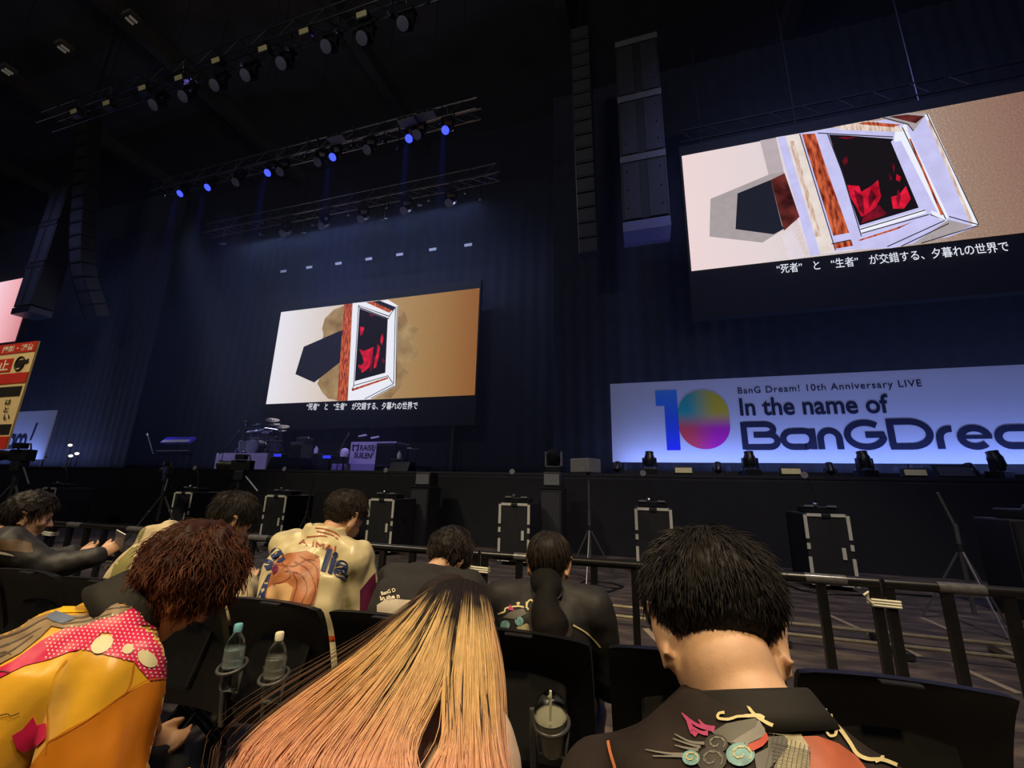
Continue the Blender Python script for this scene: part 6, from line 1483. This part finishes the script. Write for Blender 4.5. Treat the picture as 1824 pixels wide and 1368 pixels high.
M['j_yellow'] = mat('print_bright_yellow', (236, 186, 40), 0.4, 0, 0.1, 10); M['j_blue'] = mat('print_slate', (96, 110, 140), 0.5, 0, 0.2, 30)
C1 = lambda pts: [(x/2.6938, 860 + y/2.6938) for x, y in pts]
pinkp = [(640, 600), (720, 640), (780, 700), (805, 780), (800, 860), (790, 942), (720, 950), (640, 860), (520, 830), (400, 800), (330, 815), (240, 850), (120, 880), (-30, 950), (-30, 905), (60, 860), (200, 760), (330, 690), (470, 650), (560, 630)]
decal(jk, 'pink_print', [C1(pinkp)], M['j_pink'], t, 1)
dots = []
pp = np.array(pinkp, float)
for i in range(40):
    for j in range(26):
        q = np.array([[250 + i*22 + (j % 2)*11 - j*5, 600 + j*17 + i*1.5]])
        if inside(q, pp)[0] and q[0][0] > 220: dots.append(C1(circ(q[0][0], q[0][1], 5, 7)))
decal(jk, 'dot_print', dots, M['j_dot'], t, 2, 6, 0.05, 'stuff')
decal(jk, 'oval_print', [C1(circ(490, 780, 55, 20, 36, -0.6)), C1(circ(610, 802, 29, 16, 22, -0.5)), C1(circ(703, 845, 52, 20, 34, 0.6))], M['j_oval'], t, 3)
taupe = [(-30, 720), (60, 690), (160, 655), (250, 625), (330, 640), (450, 630), (540, 590), (490, 560), (540, 555), (575, 590), (640, 600), (560, 640), (470, 660), (400, 690), (300, 700), (250, 690), (200, 740), (100, 820), (-30, 890)]
decal(jk, 'wavy_print', [C1(taupe)], M['j_brown'], t, 2)
decal(jk, 'wavy_line_print', [C1(q) for pts in (((-20, 760), (100, 720), (210, 660), (260, 650)), ((-20, 800), (90, 760), (200, 700)), ((-20, 850), (60, 810), (160, 740)), ((280, 650), (400, 650), (520, 610), (620, 600)), ((300, 680), (420, 665), (540, 630)), ((-10, 830), (30, 815), (60, 830))) for q in swirl(pts, 10, 5)], M['j_dbrown'], t, 3, 9)
decal(jk, 'slate_print', [C1([(225, 650), (270, 620), (330, 640), (360, 660), (300, 680), (260, 670)])], M['j_blue'], t, 4)
decal(jk, 'yellow_band_print', [C1([(150, 640), (330, 560), (520, 530), (600, 560), (620, 590), (560, 575), (480, 560), (500, 600), (400, 625), (300, 625), (220, 640), (140, 665)])], M['j_yellow'], t, 1)
decal(jk, 'orange_panel', [C1([(790, 945), (805, 1100), (800, 1250), (790, 1400), (120, 1400), (240, 1240), (330, 1180), (480, 1100), (600, 1010), (700, 960)])], M['j_orange'], t, 1)
decal(jk, 'pink_flower_print', [C1([(60, 1210), (110, 1180), (160, 1120), (180, 1160), (230, 1150), (230, 1220), (190, 1260), (110, 1290), (80, 1270)])], M['j_pink'], t, 2)
decal(jk, 'seam_print', [C1(q) for pts in (((330, 850), (270, 930), (240, 1050), (240, 1180), (230, 1300)), ((640, 860), (620, 960), (590, 1020)), ((240, 1240), (400, 1150), (580, 1020), (700, 950), (790, 940))) for q in swirl(pts, 5)], M['j_orange'], t, 3, 9)
decal(jk, 'lettering', [C1(q) for pts in (((-10, 1120), (40, 1105), (60, 1115), (100, 1100)), ((-10, 910), (20, 905), (50, 912))) for q in swirl(pts, 5)], M['j_dbrown'], t, 3, 9)
collar(t, P, M['collarm'], [(-0.035, 0.105), (-0.005, 0.092), (0.035, 0.080), (0.042, 0.076), (0.03, 0.070), (-0.02, 0.068)], 0.03)
def bun(d, az): return 0.027 + 0.010*max(0, d[2]) + 0.008*noise.noise(Vector(d)*4)
def low1(az): return float(np.interp(abs(az), [0, 50, 80, 100, 120, 140, 180], [-0.115, -0.11, -0.07, -0.045, 0.0, 0.045, 0.06]))
hair_cap(t, P, (0.04, 0.014, 0.009), bun, low=low1, seed=9, lump=0.014)
short_hair(t, P, 6000, 0.070, bun, (0.035, 0.013, 0.009), (0.17, 0.060, 0.032), low=low1, seg=7, lift=0.10, rad=0.0009, wave=0.0050, wfreq=10, seed=13, droop=0.6, jitter=0.15, clump=0.5)
part('wristband', M['tape'], t, lambda b: b.tube([P.wrR.lerp(P.elR, 0.12) + V3(0.036*math.cos(q), 0.0, 0.036*math.sin(q)) for q in [i*math.pi/8 for i in range(16)]], 0.008, 6, True), True)

# ---- front row ----------------------------------------------------------
# ponytailed person
t = thing('person', 'person with a low dark ponytail in a black printed shirt', 'person', (-0.40, 1.72, 0))
P = pose(-0.40, 1.74, (-0.39, 1.76, 0.945), (-0.395, 1.84, 1.005), 0.0, 0.45, 0.0, hs=0.97, bw=0.9, bow=0.03, shw=0.175, shdrop=0.075)
make_body(t, P, M['skin2'], 0.008); trousers(t, P, M['pants'], 0.013); shoes(t, P, M['shoe'])
M['dshirt'] = mat('dark_satin_shirt', (40, 38, 40), 0.6, 0, 0.3, 8, spec=0.3)
j5 = jacket(t, P, M['dshirt'], 'shirt', 0.009, 0.022, 0.008, 10)
C6 = lambda pts: [(860 + x/3.0529, 920 + y/3.0529) for x, y in pts]
decal(j5, 'scroll_print', [C6(q) for pts in (((238, 500), (245, 470), (262, 455), (275, 465)), ((250, 510), (240, 490), (240, 465)), ((190, 490), (200, 470), (185, 475)), ((85, 530), (120, 520), (130, 500), (190, 490), (225, 495)), ((490, 590), (550, 625), (600, 665), (640, 710))) for q in swirl(pts, 9)], M['p_cream'], t, 2, 6)
decal(j5, 'rose_print', [C6(circ(125, 590, 26, 12)), C6(circ(200, 570, 24, 12))], M['p_teal'], t, 2, 5); decal(j5, 'hat_print', [C6([(110, 550), (150, 520), (220, 500), (240, 530), (180, 560)])], M['p_grey'], t, 1, 5)
decal(j5, 'net_print', [C6([(185, 600), (240, 580), (290, 620), (300, 650), (190, 645)])], M['p_net'], t, 1, 5); decal(j5, 'feather_print', [C6([(140, 510), (150, 480), (165, 500), (175, 515)])], M['p_pink'], t, 3, 4)
def low5(az): return float(np.interp(abs(az), [0, 50, 80, 100, 120, 140, 180], [-0.105, -0.09, -0.05, -0.02, 0.01, 0.045, 0.07]))
hair_cap(t, P, (0.012, 0.009, 0.009), lambda d, az: 0.014, low=low5, seed=2, lump=0.002)
short_hair(t, P, 1800, 0.06, lambda d, az: 0.015, DARK, (0.06, 0.042, 0.036), low=low5, lift=0.02, rad=0.0012, seed=31, jitter=0.05, clump=0.1, droop=0.8)
tie = onY(974, 1062, 1.665); tail = [P.head + P.hrot @ V3(0.004, -0.025, -0.05), P.head + P.hrot @ V3(0.004, -0.048, -0.088), tie + V3(0, 0.02, 0.012), tie, onY(972, 1086, 1.625), onY(976, 1104, 1.60), onY(982, 1122, 1.58), onY(990, 1146, 1.565)]
tl = [Vector(q) for q in catmull3([np.array(p[:]) for p in tail], 22)]; rw = np.interp(np.linspace(0, 7, 22), [0, 1, 2, 3, 4, 5, 6, 7], [0.056, 0.064, 0.054, 0.040, 0.050, 0.062, 0.066, 0.046])
b = MB(); b.tube(tl, [float(x) for x in rw], 16); fuse(b, 'ponytail_core', mat('dark_hair', (18, 15, 15), 0.8, 0, 0.3, 40, spec=0.2), t, 0.007, 3)
n = 700; pths = np.zeros((n, 22, 3)); TL = np.array([p[:] for p in tl])
for i in range(n):
    a = rs.uniform(0, 6.28); off = np.array([math.cos(a), math.sin(a)*0.9, math.sin(a)*0.35]); pths[i] = TL + off*rw[:, None]*rs.uniform(0.97, 1.08)
cc = np.tile(np.array([0.016, 0.012, 0.011]), (n, 22, 1))*rs.uniform(0.5, 2.4, (n, 1, 1)); tubes('ponytail', pths, 0.0011*np.ones(22), cc, t)
part('hair_tie', M['plastic'], t, lambda b: b.tube([tie + V3(0.018*math.cos(q), 0.016*math.sin(q), 0.006*math.sin(q)) for q in [i*math.pi/6 for i in range(12)]], 0.005, 6, True), True)

# satin jacket man
t = thing('person', 'man in a cream satin jacket with dark blue script on the back', 'person', (-1.42, 1.72, 0))
P = pose(-1.47, 1.72, (-1.505, 1.79, 1.03), (-1.475, 1.92, 1.135), -0.15, 0.55, 0.05, hs=1.0, bw=1.06, bow=0.05, side=(0.97, -0.12, -0.03), shw=0.20, shdrop=0.065, elR=(-1.27, 1.84, 0.73))
make_body(t, P, M['skin2'], 0.008); trousers(t, P, M['pants'], 0.013); shoes(t, P, M['shoe'])
M['satin'] = mat('cream_satin', (206, 192, 152), 0.30, 0, 0.12, 5, 0.15, 14)
hood3 = onY(585, 962, 1.72)
def neckroll(b):
    for k in range(4): b.tube([P.c7 + P.side*(0.088-0.004*k)*math.cos(a) + P.fwd*((0.082-0.004*k)*math.sin(a)+0.035) + (P.c7-P.hip).normalized()*(0.004+0.020*k) for a in [i*math.pi/12 for i in range(24)]], 0.020, 10, True)
j3 = jacket(t, P, M['satin'], 'jacket', 0.009, 0.042, 0.030, 9, (1, 1, 0.55), neckroll, smooth=4)
C2 = lambda pts: [(360 + x/3.419, 860 + y/3.419) for x, y in pts]
M['navyp'] = mat('print_navy', (40, 52, 100), 0.45, 0, 0.08, 20); M['purp'] = mat('print_maroon', (96, 30, 66), 0.45, 0, 0.12, 12); M['redp'] = mat('print_red_line', (170, 74, 50), 0.45, 0, 0.1, 20); M['bro'] = mat('print_auburn', (172, 108, 70), 0.45, 0, 0.25, 18); M['bro2'] = mat('print_auburn_dark', (128, 70, 48), 0.45, 0, 0.2, 18); M['peach'] = mat('print_peach', (214, 172, 124), 0.45, 0, 0.08, 18)
p0 = C2([(395, 545)])[0]; p1 = C2([(880, 590)])[0]
text_decal(j3, 'lia', C2([(722, 540)])[0], C2([(880, 590)])[0], 44, M['navyp'], t, 2, 0.03)
text_decal(j3, 'se', C2([(398, 540)])[0], C2([(520, 470)])[0], 30, M['navyp'], t, 1, 0.03)
text_decal(j3, 'A IMAI', C2([(590, 372)])[0], C2([(815, 416)])[0], 9, M['redp'], t, 2, 0.0)
decal(j3, 'auburn_print', [C2([(430, 480), (520, 430), (640, 415), (715, 450), (720, 560), (700, 660), (680, 740), (530, 740), (400, 740), (385, 690), (410, 600), (430, 540)])], M['bro'], t, 2, 6)
decal(j3, 'auburn_wave_print', [C2(q) for pts in (((450, 500), (560, 510), (640, 470), (700, 480)), ((500, 540), (600, 560), (640, 650), (600, 740)), ((560, 480), (650, 540), (690, 640), (660, 740)), ((600, 450), (700, 520), (700, 640)), ((520, 520), (580, 600), (550, 740)), ((470, 470), (540, 560), (500, 600), (430, 620))) for q in swirl(pts, 10, 5)], M['bro2'], t, 3, 6)
decal(j3, 'peach_print', [C2([(400, 650), (430, 620), (520, 610), (560, 640), (530, 740), (390, 740)])], M['peach'], t, 3, 6)
decal(j3, 'red_patch_print', [C2([(425, 525), (450, 500), (470, 520), (462, 545), (438, 560)])], M['purp'], t, 4, 5)
decal(j3, 'navy_side_print', [C2([(330, 730), (360, 640), (400, 560), (430, 545), (400, 650), (385, 740)])], M['navyp'], t, 1, 6)
decal(j3, 'maroon_sleeve', [C2([(960, 655), (1030, 570), (1060, 540), (1090, 640), (1080, 760), (1000, 900), (960, 780)])], M['purp'], t, 1, 6)
decal(j3, 'collar_print', [C2(q) for pts in (((690, 275), (740, 280), (800, 300), (840, 330)), ((700, 295), (780, 315), (830, 345)), ((640, 330), (720, 325), (760, 330))) for q in swirl(pts, 6)], M['redp'], t, 2, 6)
decal(j3, 'waist_stripe', [C2([(720, 935), (810, 930), (810, 960), (720, 965)])], mat('print_orange_stripe', (220, 90, 40), 0.4, 0, 0.1, 10), t, 2, 6)
def short_low(az): return float(np.interp(abs(az), [0, 40, 65, 80, 95, 112, 135, 180], [-0.085, -0.075, -0.045, 0.005, 0.01, 0.02, 0.055, 0.078]))
hair_cap(t, P, (0.02, 0.014, 0.012), lambda d, az: 0.016+0.008*max(0, d[2]), low=short_low, seed=4, lump=0.005, nape_fade=0.05)
short_hair(t, P, 3600, 0.035, lambda d, az: 0.02+0.008*max(0, d[2]), DARK, (0.04, 0.028, 0.022), low=short_low, lift=0.3, rad=0.0010, seed=41, len_fn=lf, jitter=0.15, clump=0.35)

# beige hoodie man
t = thing('person', 'dark-haired man in a beige hoodie with the hood down, leaning forward', 'person', (-2.28, 1.70, 0))
P = pose(-2.40, 1.70, (-2.33, 1.75, 1.02), (-2.19, 1.90, 1.10), -0.35, 0.6, 0.15, hs=1.04, bw=1.12, bow=0.07, side=(0.95, -0.2, -0.06), shw=0.21, shdrop=0.065, elR=(-2.0, 1.80, 0.72))
make_body(t, P, M['skin'], 0.008); trousers(t, P, M['pants'], 0.013); shoes(t, P, M['shoe'])
M['beige'] = mat('beige_fleece', (188, 172, 140), 0.9, 0, 0.1, 14, 0.2, 90)
def hood(b):
    for k in range(3): b.tube([P.c7 + P.side*(0.115-0.008*k)*math.cos(a) + P.fwd*(0.07*math.sin(a)+0.0) + (P.c7-P.hip).normalized()*(-0.02+0.022*k) for a in [math.pi + i*math.pi/14 for i in range(15)]], 0.032, 10)
    b.ell(P.c7 - P.fwd*0.10 - V3(0.02, 0, 0.07), (0.13, 0.05, 0.12), None)
j2 = jacket(t, P, M['beige'], 'hoodie', 0.009, 0.048, 0.020, 8, (1, 1, 0.8), hood, smooth=5)
decal(j2, 'lining', [[(246, 938), (266, 930), (246, 970), (228, 1020), (222, 1045), (190, 1045), (210, 990)]], mat('olive_lining', (122, 116, 66), 0.85, 0, 0.1, 14), t, 1, 6)
hair_cap(t, P, DARK, lambda d, az: 0.022+0.008*max(0, d[2]), seed=6, lump=0.006)
short_hair(t, P, 4000, 0.05, lambda d, az: 0.024+0.01*max(0, d[2]), DARK, (0.036, 0.030, 0.026), lift=0.12, rad=0.0010, seed=51, jitter=0.12, clump=0.3, droop=0.3)
part('face_mask', M['white'], t, lambda b: b.add([P.head + P.hrot @ Vector(q) for q in ((0.074, 0.0, -0.035), (0.066, 0.06, -0.03), (0.0, 0.135, -0.035), (-0.066, 0.06, -0.03), (-0.074, 0.0, -0.035), (0.072, 0.0, -0.075), (0.056, 0.06, -0.10), (0.0, 0.115, -0.115), (-0.056, 0.06, -0.10), (-0.072, 0.0, -0.075))], [(0, 1, 6, 5), (1, 2, 7, 6), (2, 3, 8, 7), (3, 4, 9, 8)]), True)

# black hoodie person
t = thing('person', 'person in a black hoodie bent low behind the blonde head', 'person', (-0.91, 1.72, 0))
P = pose(-0.94, 1.72, (-0.985, 1.93, 0.905), (-0.94, 2.05, 0.965), -0.1, 0.85, 0.0, hs=1.0, bw=1.0, bow=0.08, side=(0.98, -0.08, 0.0), shw=0.19, shdrop=0.06, elR=(-0.70, 2.0, 0.70), elL=(-1.11, 2.03, 0.70))
make_body(t, P, M['skin2'], 0.009); trousers(t, P, M['pants'], 0.013); shoes(t, P, M['shoe'])
M['bhood'] = mat('black_fleece', (36, 34, 36), 0.9, 0, 0.15, 14, 0.2, 90)
def hood4(b):
    for k in range(2): b.tube([P.c7 + P.side*0.115*math.cos(a) + P.fwd*0.07*math.sin(a) + (P.c7-P.hip).normalized()*(-0.02+0.02*k) for a in [math.pi + i*math.pi/14 for i in range(15)]], 0.03, 10)
    b.ell(P.c7 - P.fwd*0.09 - V3(0.0, 0.02, 0.06), (0.12, 0.07, 0.08), None)
j4 = jacket(t, P, M['bhood'], 'hoodie', 0.010, 0.042, 0.014, 9, (1, 1, 1), hood4)
M['greyp'] = mat('pale_grey_panel', (196, 184, 170), 0.8, 0, 0.1, 10)
decal(j4, 'grey_panel', [[(672, 1078), (690, 1066), (716, 1068), (740, 1070), (740, 1110), (672, 1106)]], M['greyp'], t, 1, 6)
text_decal(j4, 'BanG D', (681, 1062), (706, 1055), 7, M['pwhite'], t, 3, 0.02); text_decal(j4, 'In the n', (679, 1071), (713, 1066), 8, M['pwhite'], t, 3, 0.03)
hair_cap(t, P, DARK, lambda d, az: 0.026+0.008*max(0, d[2]), low=low1, seed=8, lump=0.010)
short_hair(t, P, 2000, 0.06, lambda d, az: 0.028, DARK, (0.05, 0.034, 0.03), low=low1, lift=0.15, rad=0.0011, seed=61, wave=0.003, wfreq=8, clump=0.5, jitter=0.15)

# phone holder at far left
t = thing('person', 'person in black holding a phone at the far left', 'person', (-3.86, 1.72, 0))
P = pose(-3.86, 1.72, (-3.83, 1.76, 0.965), (-3.79, 1.83, 1.06), -0.5, 0.25, 0.0, hs=1.04, bw=1.05, bow=0.04, side=(0.93, -0.3, 0), shw=0.20, elR=(-3.50, 1.84, 0.76), wrR=(-3.33, 1.99, 0.83), elL=(-4.1, 1.9, 0.72), wrL=(-3.75, 2.1, 0.8))
P.handR = (V3(0.35, 0.5, 0.45), V3(0.5, -0.5, 0.1), 0.75)
make_body(t, P, M['skin2'], 0.007); trousers(t, P, M['pants'], 0.013); shoes(t, P, M['shoe'])
M['bcoat'] = mat('black_coat', (34, 32, 36), 0.6, 0, 0.2, 10, 0.1, 60)
j1 = jacket(t, P, M['bcoat'], 'jacket', 0.009, 0.034, 0.014, 9)
decal(j1, 'white_stripe', [[(0, 982), (10, 984), (22, 988), (26, 991), (0, 987)]], M['tape'], t, 1, 5)
decal(j1, 'brown_panel', [[(0, 962), (30, 960), (55, 968), (60, 985), (0, 980)]], mat('print_brown', (86, 66, 44), 0.6, 0, 0.2, 10), t, 0, 6)
hair_cap(t, P, DARK, lambda d, az: 0.028+0.01*max(0, d[2]), seed=7, lump=0.012)
short_hair(t, P, 2000, 0.055, lambda d, az: 0.03, DARK, (0.045, 0.034, 0.03), lift=0.15, rad=0.0011, seed=71, clump=0.5, jitter=0.15)
ph = P.wrR + P.handR[0].normalized()*0.10 + V3(0.012, 0.0, 0.0)
t = thing('smartphone', 'pale smartphone held up by the person at far left', 'phone', ph)
zr = Euler((0.5, 0.4, 0.3)).to_matrix()
part('body', mat('phone_case', (170, 168, 176), 0.3, 0.2, 0.05, 10), t, lambda b: b.box(ph + zr @ V3(0, 0, 0.03), (0.072, 0.009, 0.15), zr, 0.004))
part('display', M['black'], t, lambda b: b.box(ph + zr @ V3(0, 0.005, 0.03), (0.066, 0.002, 0.142), zr))
# orange bag on the free chair
t = thing('tote_bag', 'orange cloth bag low between the yellow jacket and the blonde', 'bag', (-0.94, 0.80, 0.445))
M['orangebag'] = mat('orange_cloth', (226, 150, 40), 0.7, 0, 0.15, 20, 0.3, 30)
def bag(b):
    secs = []
    for k in range(9):
        f = k/8; w = 0.13*(1.0-0.12*f) + 0.012*math.sin(f*7); d = 0.065*(1-0.55*f**2); secs.append((V3(-0.94, 0.80, 0.45+0.25*f), V3(w, 0, 0), V3(0, d, 0)))
    b.loft(secs, 28)
part('body', M['orangebag'], t, bag, True)
for dy in (-0.022, 0.022): part('handle', M['orangebag'], t, lambda b: b.tube([(-1.0, 0.80+dy, 0.69), (-0.99, 0.80+dy*2.6, 0.685), (-0.94, 0.80+dy*3.4, 0.62), (-0.89, 0.80+dy*2.6, 0.685), (-0.88, 0.80+dy, 0.69)], 0.006, 6), True)

# ------------------------------------------------------------------ stage haze
hz = bpy.data.materials.new('stage_haze'); N, L = nodes_of(hz); N.remove(N['Principled BSDF'])
vs_ = N.new('ShaderNodeVolumeScatter'); vs_.inputs['Color'].default_value = (0.58, 0.70, 1.0, 1); vs_.inputs['Density'].default_value = 0.011; vs_.inputs['Anisotropy'].default_value = 0.2
L.new(vs_.outputs[0], N['Material Output'].inputs['Volume'])
tag(MB().box((-8.0, 12.6, 9.3), (56.0, 7.0, 15.0)).build('stage_haze', hz), 'thin bluish haze hanging over the stage', 'haze', None, 'stuff')
